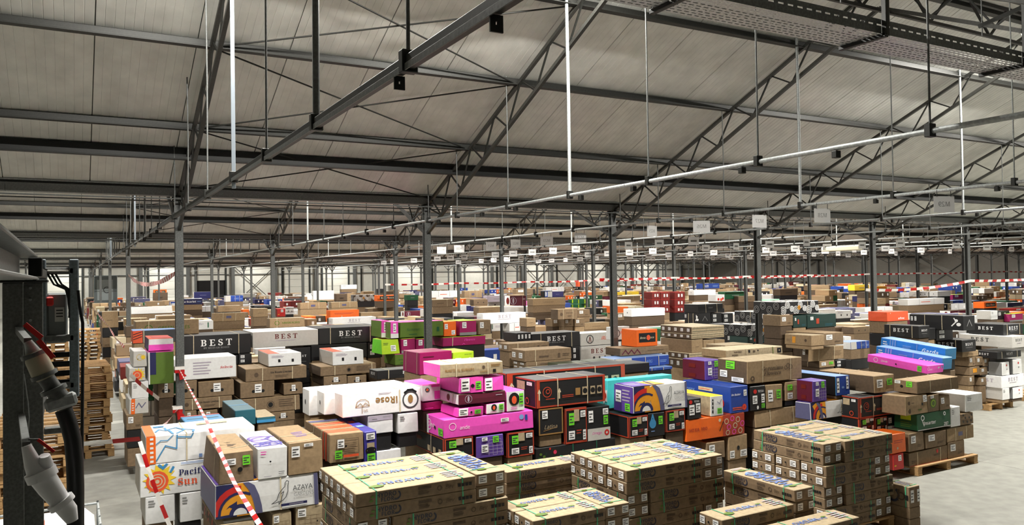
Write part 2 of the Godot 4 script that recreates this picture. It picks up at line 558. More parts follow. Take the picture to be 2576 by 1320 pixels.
# design -> [body, top, side, elements, bulge, crush]
func design(k: String) -> Array:
	match k:
		"pac_top": return ["white", "white", "gwhite", [["R", "F", 0, 0, 0.085, 1, "orange"], ["R", "T", 0, 0, 0.085, 1, "orange"], ["R", "F", 0.035, 0.06, 0.065, 0.14, "white"], ["R", "F", 0.035, 0.22, 0.065, 0.3, "white"], ["R", "F", 0.035, 0.38, 0.065, 0.46, "white"], ["R", "F", 0.035, 0.54, 0.065, 0.62, "white"], ["R", "F", 0.035, 0.7, 0.065, 0.78, "white"], ["R", "F", 0.035, 0.86, 0.065, 0.94, "white"],
			["L", "F", [0.09, 0.12, 0.17, 0.62, 0.27, 0.48, 0.275, 0.96], 0.04, "skyl"], ["L", "F", [0.09, 0.7, 0.13, 0.82, 0.19, 0.8, 0.24, 0.98], 0.03, "skyl"], ["L", "F", [0.275, 0.9, 0.4, 0.84, 0.42, 0.98], 0.04, "skyl"], ["L", "T", [0.275, 0.02, 0.36, 0.3, 0.3, 0.55, 0.22, 0.45, 0.24, 0.02], 0.035, "skyl"], ["L", "T", [0.42, 0.02, 0.44, 0.2, 0.34, 0.4], 0.035, "skyl"], ["L", "T", [0.1, 0.3, 0.14, 0.5, 0.2, 0.35, 0.2, 0.6, 0.12, 0.7], 0.03, "skyl"], ["R", "T", 0.1, 0.72, 0.2, 0.8, "skyl"], ["R", "T", 0.5, 0.6, 0.8, 0.75, "cream"], ["R", "F", 0.47, 0.08, 0.5, 0.2, "lblue"], ["S", 0.36]], 0.004, 0.006]
		"pac_sun": return ["white", "white", "gwhite", [["*", "F", 0.17, 0.52, 0.5, 0.32, 14, "yellow"], ["E", "F", 0.15, 0.45, 0.33, 0.33, "coral"], ["O", "F", 0.15, 0.45, 0.24, 0.03, "cream"], ["O", "F", 0.15, 0.45, 0.15, 0.03, "cream"], ["E", "F", 0.15, 0.45, 0.06, 0.06, "cream"], ["L", "F", [0.17, 0.96, 0.2, 0.86, 0.23, 0.97], 0.09, "skyl"], ["L", "F", [0.27, 0.72, 0.29, 0.84], 0.07, "skyl"], ["T", "F", 0.47, 0.66, 0.26, "Pacific", "navy", "s", 0.26], ["T", "F", 0.42, 0.36, 0.22, "Sun", "coral", "s"], ["N", "F", 0.36, 0.9, 0.6, 0.98, 2, "lblue"]], 0.004, 0.006]
		"azaya", "azaya2", "azaya3":
			var e := [["R", "F", 0, 0, 0.26, 1, "navy"], ["A", "F", 0.23, 0.1, 0, 0.56, 90, 182, "amber"], ["R", "F", 0.2, 0, 0.3, 1, "amber"], ["A", "F", -0.25, -0.1, 1.55, 1.95, 0, 36, "amber"], ["A", "F", 0.23, 0.1, 0.64, 0.82, 88, 182, "red"], ["A", "F", 0.23, 0.1, 0.56, 0.64, 60, 182, "navy"], ["A", "F", 0.23, 0.05, 0.2, 0.32, 0, 180, "navy"], ["A", "F", 0.23, 0.05, 0, 0.2, 0, 180, "white"], ["A", "F", -0.25, -0.1, 1.93, 2.14, 0, 36, "slate"], ["R", "F", 0.955, 0, 1, 1, "slate"],
				["L", "F", BIRD, 0.02, "dgrey"], ["T", "F", 0.84, 0.62, 0.17, "AZAYA", "dgrey", "", 0.2], ["T", "F", 0.85, 0.42, 0.12, "GARDENS", "grey", "", 0.2], ["R", "F", 0.62, 0.1, 0.88, 0.18, "navy"], ["N", "F", 0.7, 0.12, 0.87, 0.17, 1, "lilac"], ["R", "T", 0, 0, 0.35, 1, "violet"], ["R", "T", 0.35, 0, 0.6, 0.8, "amber"], ["L", "T", [0.4, 0.1, 0.5, 0.9], 0.08, "navy"], ["N", "T", 0.05, 0.3, 0.3, 0.7, 3, "lilac"]]
			e.append_array([["R", "S", 0, 0, 1, 1, "violet"], ["W", "S", 0.1, 0.35, 0.4, 0.8], ["G", "S", 0.6, 0.05, 0.85, 0.35], ["N", "S", 0.45, 0.4, 0.9, 0.9, 4, "lilac"]] if k == "azaya2" else [["S", 0.62]])
			return ["white", "white", "slate", e, 0.012, 0.01]
		"azaya_top": return ["white", "white", "white", [["R", "T", 0, 0.4, 0.5, 0.9, "amber"], ["L", "T", [0.3, 0.4, 0.7, 0.9], 0.15, "violet"], ["L", "T", [0.45, 0.4, 0.85, 0.9], 0.1, "coral"]], 0.0, 0.005]
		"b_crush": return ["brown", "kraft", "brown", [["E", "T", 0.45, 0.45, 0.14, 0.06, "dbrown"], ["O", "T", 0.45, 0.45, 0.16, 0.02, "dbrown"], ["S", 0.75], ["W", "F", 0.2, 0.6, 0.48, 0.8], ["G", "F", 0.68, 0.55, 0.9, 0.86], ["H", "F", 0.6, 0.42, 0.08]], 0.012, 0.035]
		"whiteblue": return ["lwhite", "lwhite", "white", [["R", "T", 0.08, 0.08, 0.92, 0.72, "lilac"], ["O", "T", 0.3, 0.35, 0.16, 0.03, "violet"], ["O", "T", 0.65, 0.45, 0.18, 0.03, "violet"], ["O", "T", 0.4, 0.55, 0.12, 0.03, "violet"], ["O", "T", 0.6, 0.22, 0.12, 0.03, "purple"], ["O", "T", 0.25, 0.18, 0.1, 0.03, "purple"], ["L", "T", [0.1, 0.1, 0.5, 0.3, 0.9, 0.1, 0.6, 0.5, 0.9, 0.6], 0.02, "purple"], ["N", "F", 0.1, 0.78, 0.3, 0.92, 2, "pink"], ["H", "F", 0.42, 0.55, 0.03], ["N", "F", 0.7, 0.1, 0.92, 0.22, 2, "grey"], ["N", "F", 0.2, 0.06, 0.5, 0.1, 1, "lilac"]], 0.004, 0.005]
		"brown2": return ["kraft", "kraft", "brown", [["N", "T", 0.45, 0.3, 0.85, 0.6, 4, "violet"], ["S", 0.62], ["S", 0.95], ["W", "F", 0.08, 0.55, 0.32, 0.88], ["W", "F", 0.45, 0.83, 0.72, 0.93]], 0.01, 0.015]
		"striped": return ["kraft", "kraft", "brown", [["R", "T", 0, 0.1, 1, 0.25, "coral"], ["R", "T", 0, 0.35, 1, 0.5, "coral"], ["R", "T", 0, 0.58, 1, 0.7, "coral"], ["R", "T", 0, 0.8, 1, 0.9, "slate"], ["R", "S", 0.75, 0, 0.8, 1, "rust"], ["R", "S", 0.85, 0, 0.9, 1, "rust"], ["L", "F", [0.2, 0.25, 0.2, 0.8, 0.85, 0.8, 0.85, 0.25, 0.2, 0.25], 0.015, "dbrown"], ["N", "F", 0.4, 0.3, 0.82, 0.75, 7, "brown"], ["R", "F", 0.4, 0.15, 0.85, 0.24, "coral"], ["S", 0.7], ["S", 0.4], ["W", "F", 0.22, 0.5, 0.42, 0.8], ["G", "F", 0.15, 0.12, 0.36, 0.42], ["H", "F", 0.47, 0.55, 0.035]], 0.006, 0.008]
		"purple_end": return ["purple", "purple", "purple", [["R", "T", 0.2, 0.3, 0.8, 0.4, "lblue"], ["R", "T", 0.2, 0.6, 0.7, 0.7, "coral"], ["W", "F", 0.15, 0.75, 0.85, 0.95], ["R", "F", 0.2, 0.4, 0.8, 0.65, "tan"], ["E", "F", 0.5, 0.42, 0.18, 0.1, "ink"], ["G", "F", 0.2, 0.06, 0.85, 0.32]], 0.003, 0.005]
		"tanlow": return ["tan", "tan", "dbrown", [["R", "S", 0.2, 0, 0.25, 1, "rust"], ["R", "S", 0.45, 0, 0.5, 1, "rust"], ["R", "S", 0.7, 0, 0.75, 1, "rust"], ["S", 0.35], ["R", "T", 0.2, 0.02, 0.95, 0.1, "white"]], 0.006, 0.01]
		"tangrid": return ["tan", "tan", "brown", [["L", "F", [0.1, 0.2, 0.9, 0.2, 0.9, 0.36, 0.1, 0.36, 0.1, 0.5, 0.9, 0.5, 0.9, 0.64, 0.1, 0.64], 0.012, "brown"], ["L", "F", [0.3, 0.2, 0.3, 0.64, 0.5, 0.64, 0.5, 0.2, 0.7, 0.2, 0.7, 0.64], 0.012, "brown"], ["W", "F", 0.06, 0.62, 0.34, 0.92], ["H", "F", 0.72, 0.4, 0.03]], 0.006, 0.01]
		"irose": return ["lwhite", "lwhite", "white", [["T", "F", 0.55, 0.58, 0.3, "iRose", "gold", "bu"], ["N", "F", 0.45, 0.86, 0.62, 0.94, 2, "lilac"], ["O", "F", 0.86, 0.52, 0.38, 0.06, "dgrey"], ["E", "F", 0.86, 0.55, 0.12, 0.18, "gold"], ["L", "F", [0.79, 0.85, 0.83, 0.95, 0.89, 0.95, 0.93, 0.85], 0.09, "ink"], ["L", "F", [0.16, 0.4, 0.18, 0.62, 0.22, 0.7, 0.28, 0.7, 0.32, 0.6, 0.33, 0.42, 0.16, 0.4, 0.22, 0.55, 0.25, 0.42, 0.28, 0.56, 0.33, 0.42], 0.022, "gold"], ["L", "F", [0.24, 0.4, 0.24, 0.12], 0.022, "gold"], ["T", "F", 0.28, 0.22, 0.1, "SAL", "gold", "u"], ["S", 0.72]], 0.008, 0.012]
		"w_end": return ["white", "lwhite", "gwhite", [["N", "F", 0.1, 0.62, 0.35, 0.9, 3, "grey"]], 0.004, 0.006]
		"u_end": return ["white", "white", "gwhite", [["R", "F", 0, 0.72, 1, 1, "lilac"], ["N", "F", 0.6, 0.85, 0.95, 0.95, 2, "grey"], ["N", "F", 0.15, 0.8, 0.4, 0.86, 1, "grey"]], 0.003, 0.005]
		"white_h": return ["lwhite", "lwhite", "white", [["H", "S", 0.5, 0.5, 0.07, 0.1], ["S", 0.3, "white"]], 0.006, 0.008]
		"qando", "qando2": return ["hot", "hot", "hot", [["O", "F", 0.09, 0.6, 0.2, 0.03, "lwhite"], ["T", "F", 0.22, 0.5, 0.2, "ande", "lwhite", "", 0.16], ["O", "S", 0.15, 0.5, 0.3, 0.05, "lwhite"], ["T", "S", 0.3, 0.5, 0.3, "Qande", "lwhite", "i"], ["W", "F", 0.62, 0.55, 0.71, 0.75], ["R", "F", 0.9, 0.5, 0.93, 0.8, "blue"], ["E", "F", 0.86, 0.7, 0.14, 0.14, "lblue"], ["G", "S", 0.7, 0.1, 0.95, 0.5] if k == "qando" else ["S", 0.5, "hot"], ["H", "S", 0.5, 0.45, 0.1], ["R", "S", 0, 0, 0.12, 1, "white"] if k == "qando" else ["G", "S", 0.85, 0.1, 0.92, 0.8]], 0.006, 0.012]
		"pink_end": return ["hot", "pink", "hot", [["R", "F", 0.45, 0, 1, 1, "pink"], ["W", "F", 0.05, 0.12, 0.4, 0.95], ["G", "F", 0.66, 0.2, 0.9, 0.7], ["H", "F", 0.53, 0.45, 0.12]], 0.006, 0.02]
		"pink_end2": return ["hot", "pink", "hot", [["W", "F", 0.03, 0.05, 0.4, 0.9]], 0.006, 0.02]
		"pw_end": return ["white", "pink", "hot", [["E", "F", 0.4, 0.6, 0.3, 0.32, "ink"], ["E", "F", 0.4, 0.56, 0.14, 0.2, "coral"], ["N", "F", 0.2, 0.08, 0.6, 0.24, 2, "pink"], ["G", "F", 0.68, 0.3, 0.92, 0.85]], 0.004, 0.012]
		"pw_end2": return ["white", "pink", "white", [["O", "F", 0.28, 0.7, 0.14, 0.04, "ink"], ["E", "F", 0.28, 0.7, 0.07, 0.08, "coral"], ["R", "F", 0.65, 0.1, 0.95, 0.6, "hot"], ["R", "F", 0.5, 0.85, 0.95, 1, "hot"]], 0.004, 0.012]
		"mag_end": return ["mag", "mag", "mag", [["R", "F", 0.1, 0.2, 0.5, 0.3, "pink"]], 0.004, 0.012]
		"maroon": return ["maroon", "dbrown", "white", [["O", "F", 0.2, 0.5, 0.36, 0.04, "lilac"], ["E", "F", 0.2, 0.5, 0.1, 0.28, "lilac"], ["N", "F", 0.78, 0.6, 0.95, 0.75, 1, "lilac"], ["S", 0.78], ["E", "S", 0.6, 0.5, 0.3, 0.34, "dred"]], 0.004, 0.012]
		"rosatop": return ["tan", "cream", "hot", [["T", "F", 0.3, 0.5, 0.3, "NASTI EL SURUPI", "gold", "b", 0.45], ["E", "F", 0.68, 0.62, 0.12, 0.12, "dbrown"], ["N", "F", 0.8, 0.6, 0.97, 0.85, 2, "gold"], ["N", "F", 0.62, 0.2, 0.78, 0.36, 2, "gold"], ["R", "F", 0.83, 0.15, 0.88, 0.4, "ink"], ["S", 0.25], ["S", 0.75]], 0.006, 0.015]
		"magbig": return ["mag", "mag", "mag", [["S", 0.2], ["S", 0.85], ["N", "F", 0.1, 0.75, 0.5, 0.85, 1, "maroon"]], 0.02, 0.02]
		"lime_end": return ["lime", "lime", "lime", [["W", "F", 0.1, 0.02, 0.38, 0.42], ["T", "F", 0.72, 0.75, 0.12, "lemon lime", "green", "i", 0.5]], 0.004, 0.01]
		"bo_end": return ["black", "black", "black", FRAME_O + [["Y", "F", 0.4, 0.62, 0.64, 0.95], ["W", "F", 0.7, 0.72, 0.94, 0.9], ["G", "F", 0.16, 0.52, 0.4, 0.86], ["W", "F", 0.14, 0.12, 0.42, 0.36], ["W", "F", 0.8, 0.08, 0.94, 0.36], ["N", "F", 0.5, 0.25, 0.75, 0.4, 2, "rust"]], 0.003, 0.004]
		"bo_side": return ["black", "black", "black", FRAME_O + [["Y", "F", 0.4, 0.62, 0.64, 0.95], ["W", "F", 0.7, 0.72, 0.94, 0.9], ["G", "F", 0.16, 0.52, 0.4, 0.86], ["T", "S", 0.14, 0.6, 0.3, "GL", "tan", "b"], ["N", "S", 0.3, 0.5, 0.5, 0.7, 3, "rust"], ["R", "S", 0.62, 0.1, 0.68, 0.4, "tan"], ["R", "S", 0.75, 0.1, 0.81, 0.4, "tan"], ["R", "S", 0.88, 0.1, 0.94, 0.4, "tan"], ["S", 0.25], ["S", 0.7]], 0.003, 0.004]
		"blackor", "blackor2": return ["black", "dgrey", "black", FRAME_O + [["L", "F", [0.04, 0.3, 0.04, 0.62], 0.05, "cream"], ["L", "F", [0.025, 0.54, 0.04, 0.64, 0.055, 0.54], 0.04, "cream"], ["O", "F", 0.15, 0.55, 0.19, 0.03, "rust"], ["O", "F", 0.16, 0.57, 0.09, 0.03, "rust"], ["N", "F", 0.13, 0.27, 0.28, 0.34, 1, "rust"], ["L", "F", [0.32, 0.3, 0.32, 0.6], 0.05, "cream"], ["L", "F", [0.305, 0.52, 0.32, 0.62, 0.335, 0.52], 0.04, "cream"], ["R", "F", 0.36, 0.36, 0.52, 0.39, "rust"], ["R", "F", 0.36, 0.3, 0.52, 0.33, "rust"], ["R", "F", 0.55, 0.34, 0.62, 0.6, "gold"], ["R", "F", 0.65, 0.32, 0.73, 0.62, "tan"], ["E", "F", 0.69, 0.47, 0.1, 0.1, "ink"], ["R", "F", 0.77, 0.32, 0.84, 0.62, "tan"], ["E", "F", 0.805, 0.47, 0.1, 0.1, "ink"], ["R", "F", 0.87, 0.32, 0.94, 0.62, "tan"], ["E", "F", 0.905, 0.47, 0.1, 0.1, "ink"], ["Y", "S", 0.1, 0.6, 0.5, 0.9], ["W", "S", 0.6, 0.78, 0.85, 0.9], ["O", "S", 0.6, 0.22, 0.12, 0.04, "rust"], ["S", 0.3], ["S", 0.73]], 0.004, 0.005]
		"latin_end": return ["black", "black", "black", [["L", "F", [0.03, 0.03, 0.97, 0.03, 0.97, 0.97, 0.03, 0.97, 0.03, 0.03], 0.05, "gold"], ["T", "F", 0.5, 0.3, 0.2, "Latina", "tan", "i", 0.5], ["L", "F", [0.2, 0.16, 0.75, 0.26], 0.02, "gold"], ["W", "F", 0.14, 0.62, 0.36, 0.92]], 0.003, 0.004]
		"bw_end": return ["black", "black", "black", [["R", "F", 0, 0, 1, 0.36, "gwhite"], ["T", "F", 0.4, 0.2, 0.12, "Omega", "pink", "i", 0.4], ["O", "F", 0.84, 0.2, 0.09, 0.05, "red"], ["W", "F", 0.05, 0.55, 0.25, 0.9], ["W", "F", 0.68, 0.75, 0.92, 0.93], ["G", "F", 0.7, 0.45, 0.9, 0.72]], 0.003, 0.004]
		"roses": return ["black", "black", "black", [["E", "F", 0.06, 0.5, 0.13, 0.1, "olive"], ["E", "F", 0.1, 0.3, 0.13, 0.1, "olive"], ["E", "F", 0.04, 0.2, 0.12, 0.09, "green"], ["L", "F", [0.1, 0.1, 0.13, 0.6], 0.02, "green"], ["E", "F", 0.23, 0.55, 0.16, 0.17, "red"], ["O", "F", 0.23, 0.55, 0.1, 0.03, "pink"], ["E", "F", 0.17, 0.85, 0.08, 0.09, "red"], ["N", "F", 0.35, 0.1, 0.6, 0.25, 2, "dgrey"], ["S", 0.45, "seagreen"], ["S", 0.75, "seagreen"]], 0.002, 0.004]
		"turq": return ["turq", "turq", "turq", [["*", "S", 0.7, 0.45, 0.3, 0.2, 8, "white"], ["E", "S", 0.7, 0.45, 0.14, 0.14, "red"], ["E", "S", 0.7, 0.45, 0.06, 0.06, "white"], ["N", "F", 0.6, 0.8, 0.8, 0.9, 2, "lblue"], ["S", 0.25, "turq"], ["S", 0.75, "turq"]], 0.006, 0.02]
		"drop_end": return ["black", "black", "black", [["E", "F", 0.25, 0.55, 0.18, 0.2, "skyl"], ["L", "F", [0.15, 0.65, 0.25, 0.92, 0.35, 0.65], 0.07, "skyl"], ["N", "F", 0.15, 0.2, 0.4, 0.28, 1, "lblue"], ["G", "F", 0.6, 0.5, 0.85, 0.85]], 0.003, 0.004]
		"deruit": return ["blue", "blue", "blue", [["R", "F", 0.1, 0.18, 0.75, 0.22, "coral"], ["R", "F", 0.1, 0.12, 0.65, 0.15, "coral"], ["E", "F", 0.75, 0.2, 0.12, 0.12, "red"], ["O", "F", 0.75, 0.2, 0.09, 0.03, "coral"], ["T", "F", 0.3, 0.7, 0.12, "De Ruiter", "lwhite", "si", 0.5], ["W", "F", 0.72, 0.62, 0.9, 0.85], ["R", "S", 0.35, 0.72, 0.65, 0.86, "cream"], ["N", "S", 0.37, 0.76, 0.63, 0.82, 1, "coral"], ["E", "S", 0.8, 0.35, 0.2, 0.2, "red"], ["O", "S", 0.8, 0.35, 0.14, 0.03, "coral"], ["R", "S", 0.45, 0.55, 0.8, 0.6, "coral"], ["T", "S", 0.15, 0.7, 0.16, "Roses", "lblue", "si"]], 0.006, 0.01]
		"ecua": return ["white", "yellow", "tan", [["R", "F", 0.1, 0.15, 0.2, 0.85, "ink"], ["R", "F", 0.12, 0.3, 0.18, 0.36, "white"], ["R", "F", 0.12, 0.5, 0.18, 0.56, "white"], ["R", "F", 0.12, 0.7, 0.18, 0.76, "white"], ["G", "F", 0.5, 0.1, 0.85, 0.38], ["L", "F", [0.5, 0.7, 0.7, 0.6, 0.85, 0.8], 0.03, "slate"]], 0.003, 0.006]
		"blackred": return ["black", "black", "black", [["E", "F", 0.2, 0.84, 0.1, 0.1, "red"], ["T", "F", 0.65, 0.85, 0.09, "TESSA", "lwhite", "", 0.4], ["W", "F", 0.08, 0.2, 0.46, 0.7], ["W", "F", 0.56, 0.3, 0.9, 0.75]], 0.003, 0.005]
		"hoxa": return ["orange", "orange", "orange", [["T", "F", 0.2, 0.5, 0.2, "HOXA PRO", "rust", "b", 0.3], ["R", "F", 0.62, 0, 1, 1, "rust"], ["O", "F", 0.68, 0.7, 0.14, 0.04, "cream"], ["O", "F", 0.78, 0.8, 0.13, 0.04, "pink"], ["O", "F", 0.88, 0.72, 0.14, 0.04, "cream"], ["O", "F", 0.96, 0.5, 0.14, 0.04, "pink"], ["O", "F", 0.72, 0.42, 0.13, 0.04, "pink"], ["O", "F", 0.83, 0.45, 0.14, 0.04, "cream"], ["O", "F", 0.7, 0.16, 0.13, 0.04, "cream"], ["O", "F", 0.81, 0.16, 0.13, 0.04, "pink"], ["O", "F", 0.92, 0.18, 0.14, 0.04, "cream"], ["E", "F", 0.56, 0.8, 0.08, 0.08, "cream"], ["L", "F", [0.56, 0.3, 0.62, 0.7], 0.05, "ink"], ["R", "T", 0.6, 0, 1, 1, "rust"], ["S", 0.24, "orange"]], 0.01, 0.02]
		"vessa": return ["black", "black", "black", [["E", "F", 0.3, 0.78, 0.1, 0.09, "red"], ["T", "F", 0.68, 0.78, 0.09, "TESSA", "lwhite", "", 0.4], ["W", "F", 0.12, 0.28, 0.42, 0.62], ["W", "F", 0.7, 0.3, 0.92, 0.66], ["G", "F", 0.7, 0.08, 0.92, 0.26], ["E", "F", 0.45, 0.12, 0.06, 0.08, "white"]], 0.003, 0.004]
		"ger": return ["kraft", "tan", "dbrown", [["T", "F", 0.45, 0.62, 0.2, "Geronimo", "dbrown", "si", 0.4], ["T", "F", 0.45, 0.4, 0.2, "Flowers", "dbrown", "si", 0.38], ["O", "F", 0.73, 0.66, 0.12, 0.03, "dbrown"], ["O", "F", 0.78, 0.6, 0.12, 0.03, "dbrown"], ["O", "F", 0.69, 0.58, 0.1, 0.03, "dbrown"], ["E", "F", 0.09, 0.22, 0.12, 0.12, "dbrown"], ["E", "F", 0.09, 0.22, 0.05, 0.05, "kraft"], ["S", 0.27], ["S", 0.78], ["G", "S", 0.3, 0.6, 0.6, 0.95], ["W", "S", 0.1, 0.2, 0.35, 0.5], ["W", "S", 0.5, 0.05, 0.9, 0.25]], 0.015, 0.02]
		"violet_end": return ["violet", "violet", "maroon", [["L", "F", [0.45, 0.1, 0.45, 0.8, 0.6, 0.8, 0.6, 0.1, 0.75, 0.1, 0.75, 0.8, 0.9, 0.8, 0.9, 0.1], 0.015, "lilac"], ["L", "F", [0.35, 0.2, 0.95, 0.2, 0.95, 0.35, 0.35, 0.35, 0.35, 0.5, 0.95, 0.5, 0.95, 0.65, 0.35, 0.65], 0.015, "lilac"], ["W", "F", 0.18, 0.25, 0.42, 0.62], ["G", "F", 0.6, 0.66, 0.82, 0.95], ["W", "F", 0.2, 0.78, 0.4, 0.95], ["R", "S", 0.3, 0.1, 0.6, 0.3, "dred"], ["R", "S", 0.3, 0.6, 0.6, 0.8, "dred"]], 0.005, 0.008]
		"naranjo": return ["tan", "cream", "kraft", [["T", "F", 0.2, 0.66, 0.26, "NARANJO", "dbrown", "b", 0.3], ["T", "F", 0.15, 0.3, 0.24, "ROSES", "dbrown", "b", 0.22], ["R", "F", 0.38, 0.5, 0.41, 0.85, "ink"], ["E", "F", 0.55, 0.7, 0.1, 0.1, "ink"], ["R", "F", 0.46, 0.5, 0.5, 0.75, "dbrown"], ["R", "F", 0.9, 0.2, 0.97, 0.8, "ink"], ["E", "F", 0.935, 0.5, 0.1, 0.1, "tan"], ["S", 0.82, "olive"], ["S", 0.35]], 0.006, 0.01]
		"blue_end": return ["skyl", "lblue", "ink", [["R", "F", 0, 0, 1, 1, "blue"], ["W", "F", 0.06, 0.15, 0.24, 0.9], ["W", "F", 0.74, 0.3, 0.92, 0.95], ["E", "F", 0.5, 0.4, 0.1, 0.06, "lblue"]], 0.003, 0.006]
		"b_lab": return ["brown", "kraft", "brown", [["W", "F", 0.12, 0.45, 0.42, 0.85], ["N", "F", 0.55, 0.2, 0.85, 0.35, 2, "dbrown"]], 0.006, 0.012]
		"b_lab2": return ["kraft", "kraft", "dbrown", [["W", "F", 0.12, 0.3, 0.4, 0.78], ["G", "F", 0.62, 0.4, 0.88, 0.78], ["E", "S", 0.7, 0.3, 0.1, 0.1, "dbrown"], ["S", 0.4]], 0.006, 0.012]
		"b_lab3": return ["kraft", "kraft", "brown", [["G", "F", 0.1, 0.55, 0.34, 0.85], ["W", "F", 0.1, 0.1, 0.34, 0.42], ["O", "F", 0.62, 0.45, 0.09, 0.02, "dbrown"], ["T", "F", 0.62, 0.45, 0.08, "G", "dbrown"]], 0.008, 0.015]
		"b_lab4": return ["brown", "kraft", "dbrown", [["H", "F", 0.38, 0.4, 0.1], ["H", "F", 0.66, 0.4, 0.1], ["W", "F", 0.42, 0.3, 0.62, 0.85]], 0.006, 0.012]
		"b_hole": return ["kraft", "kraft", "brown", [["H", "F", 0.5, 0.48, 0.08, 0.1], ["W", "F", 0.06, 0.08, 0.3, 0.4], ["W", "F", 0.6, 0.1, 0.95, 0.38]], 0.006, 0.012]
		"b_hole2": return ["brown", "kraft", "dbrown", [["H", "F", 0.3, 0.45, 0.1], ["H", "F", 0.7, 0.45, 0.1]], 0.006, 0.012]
		"b_long": return ["kraft", "tan", "dbrown", [["S", 0.28], ["S", 0.72], ["N", "F", 0.68, 0.3, 0.95, 0.7, 4, "brown"], ["W", "S", 0.3, 0.5, 0.6, 0.9]], 0.01, 0.02]
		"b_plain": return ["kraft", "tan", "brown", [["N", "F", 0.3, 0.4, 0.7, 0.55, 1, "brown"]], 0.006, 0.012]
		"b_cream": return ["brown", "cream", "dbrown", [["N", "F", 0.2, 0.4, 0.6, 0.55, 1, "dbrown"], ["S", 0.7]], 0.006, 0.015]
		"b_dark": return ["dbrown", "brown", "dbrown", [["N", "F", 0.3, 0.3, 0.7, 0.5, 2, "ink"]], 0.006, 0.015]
		"b_strap": return ["kraft", "tan", "brown", [["S", 0.3], ["S", 0.7], ["R", "F", 0.4, 0.35, 0.56, 0.65, "slate"]], 0.012, 0.025]
		"b_crush2": return ["brown", "kraft", "brown", [["S", 0.3], ["S", 0.8], ["G", "S", 0.55, 0.5, 0.8, 0.95], ["H", "S", 0.35, 0.5, 0.12], ["W", "S", 0.05, 0.7, 0.3, 0.95]], 0.02, 0.06]
		"b_logo": return ["kraft", "kraft", "brown", [["E", "F", 0.15, 0.62, 0.1, 0.1, "dbrown"], ["E", "F", 0.18, 0.2, 0.09, 0.13, "dbrown"], ["N", "F", 0.25, 0.58, 0.4, 0.66, 1, "dbrown"], ["N", "F", 0.55, 0.15, 0.75, 0.3, 1, "olive"], ["W", "F", 0.8, 0.6, 0.98, 0.95], ["H", "F", 0.75, 0.5, 0.08]], 0.006, 0.015]
		"b_green": return ["brown", "kraft", "brown", [["E", "F", 0.45, 0.5, 0.3, 0.3, "olive"], ["O", "F", 0.45, 0.5, 0.2, 0.04, "lime"], ["W", "F", 0.2, 0.8, 0.5, 0.98]], 0.006, 0.02]
		"b_red": return ["brown", "tan", "dbrown", [["S", 0.2], ["S", 0.8], ["E", "F", 0.72, 0.75, 0.1, 0.14, "red"], ["N", "F", 0.62, 0.45, 0.82, 0.6, 2, "dbrown"], ["N", "F", 0.05, 0.2, 0.16, 0.45, 2, "dbrown"], ["R", "F", 0, 0, 1, 0.05, "rust"]], 0.014, 0.03]
		"b_orlab": return ["brown", "kraft", "brown", [["R", "F", 0.3, 0.3, 0.7, 0.8, "amber"]], 0.006, 0.012]
		"b_row": return ["brown", "tan", "brown", [["W", "F", 0.04, 0.4, 0.12, 0.85], ["W", "F", 0.22, 0.4, 0.3, 0.85], ["W", "F", 0.38, 0.4, 0.46, 0.85], ["W", "F", 0.56, 0.4, 0.64, 0.85], ["W", "F", 0.72, 0.4, 0.8, 0.85], ["W", "F", 0.9, 0.4, 0.97, 0.85], ["W", "S", 0.1, 0.6, 0.3, 0.85], ["W", "S", 0.5, 0.6, 0.7, 0.85], ["W", "S", 0.3, 0.15, 0.5, 0.4], ["W", "S", 0.75, 0.15, 0.95, 0.4]], 0.004, 0.008]
		"tanlong": return ["brown", "kraft", "brown", [["S", 0.22], ["R", "F", 0.3, 0.3, 0.5, 0.45, "dbrown"], ["R", "F", 0.7, 0.2, 0.75, 0.6, "dbrown"], ["W", "S", 0.1, 0.3, 0.35, 0.75], ["W", "S", 0.6, 0.3, 0.85, 0.75], ["N", "F", 0.8, 0.3, 0.96, 0.6, 2, "dbrown"]], 0.003, 0.006]
		"tanstripe": return ["tan", "cream", "dbrown", [["R", "F", 0.02, 0.7, 0.98, 0.76, "ggrey"], ["R", "F", 0.02, 0.3, 0.98, 0.36, "ggrey"], ["W", "S", 0.06, 0.3, 0.14, 0.75], ["W", "S", 0.26, 0.3, 0.34, 0.75], ["W", "S", 0.46, 0.3, 0.54, 0.75], ["W", "S", 0.66, 0.3, 0.74, 0.75], ["W", "S", 0.86, 0.3, 0.94, 0.75]], 0.002, 0.005]
		"tanorange": return ["kraft", "tan", "kraft", [["R", "S", 0.3, 0.2, 0.42, 0.8, "amber"], ["E", "S", 0.8, 0.5, 0.14, 0.14, "dbrown"], ["N", "S", 0.08, 0.3, 0.25, 0.6, 2, "brown"]], 0.006, 0.012]
		"insarter": return ["green", "green", "green", [["T", "F", 0.36, 0.4, 0.3, "Insarter", "lwhite", "b", 0.36], ["O", "F", 0.16, 0.74, 0.17, 0.06, "lwhite"], ["L", "F", [0.14, 0.6, 0.19, 0.25], 0.05, "lwhite"], ["O", "F", 0.82, 0.8, 0.12, 0.05, "lwhite"], ["N", "F", 0.76, 0.4, 0.9, 0.62, 3, "seagreen"], ["T", "F", 0.85, 0.18, 0.2, "287", "lwhite", "b", 0.24], ["R", "S", 0.3, 0.6, 0.75, 0.92, "lime"], ["N", "S", 0.3, 0.15, 0.8, 0.5, 3, "olive"], ["R", "F", 0, 0, 1, 0.05, "white"]], 0.006, 0.01]
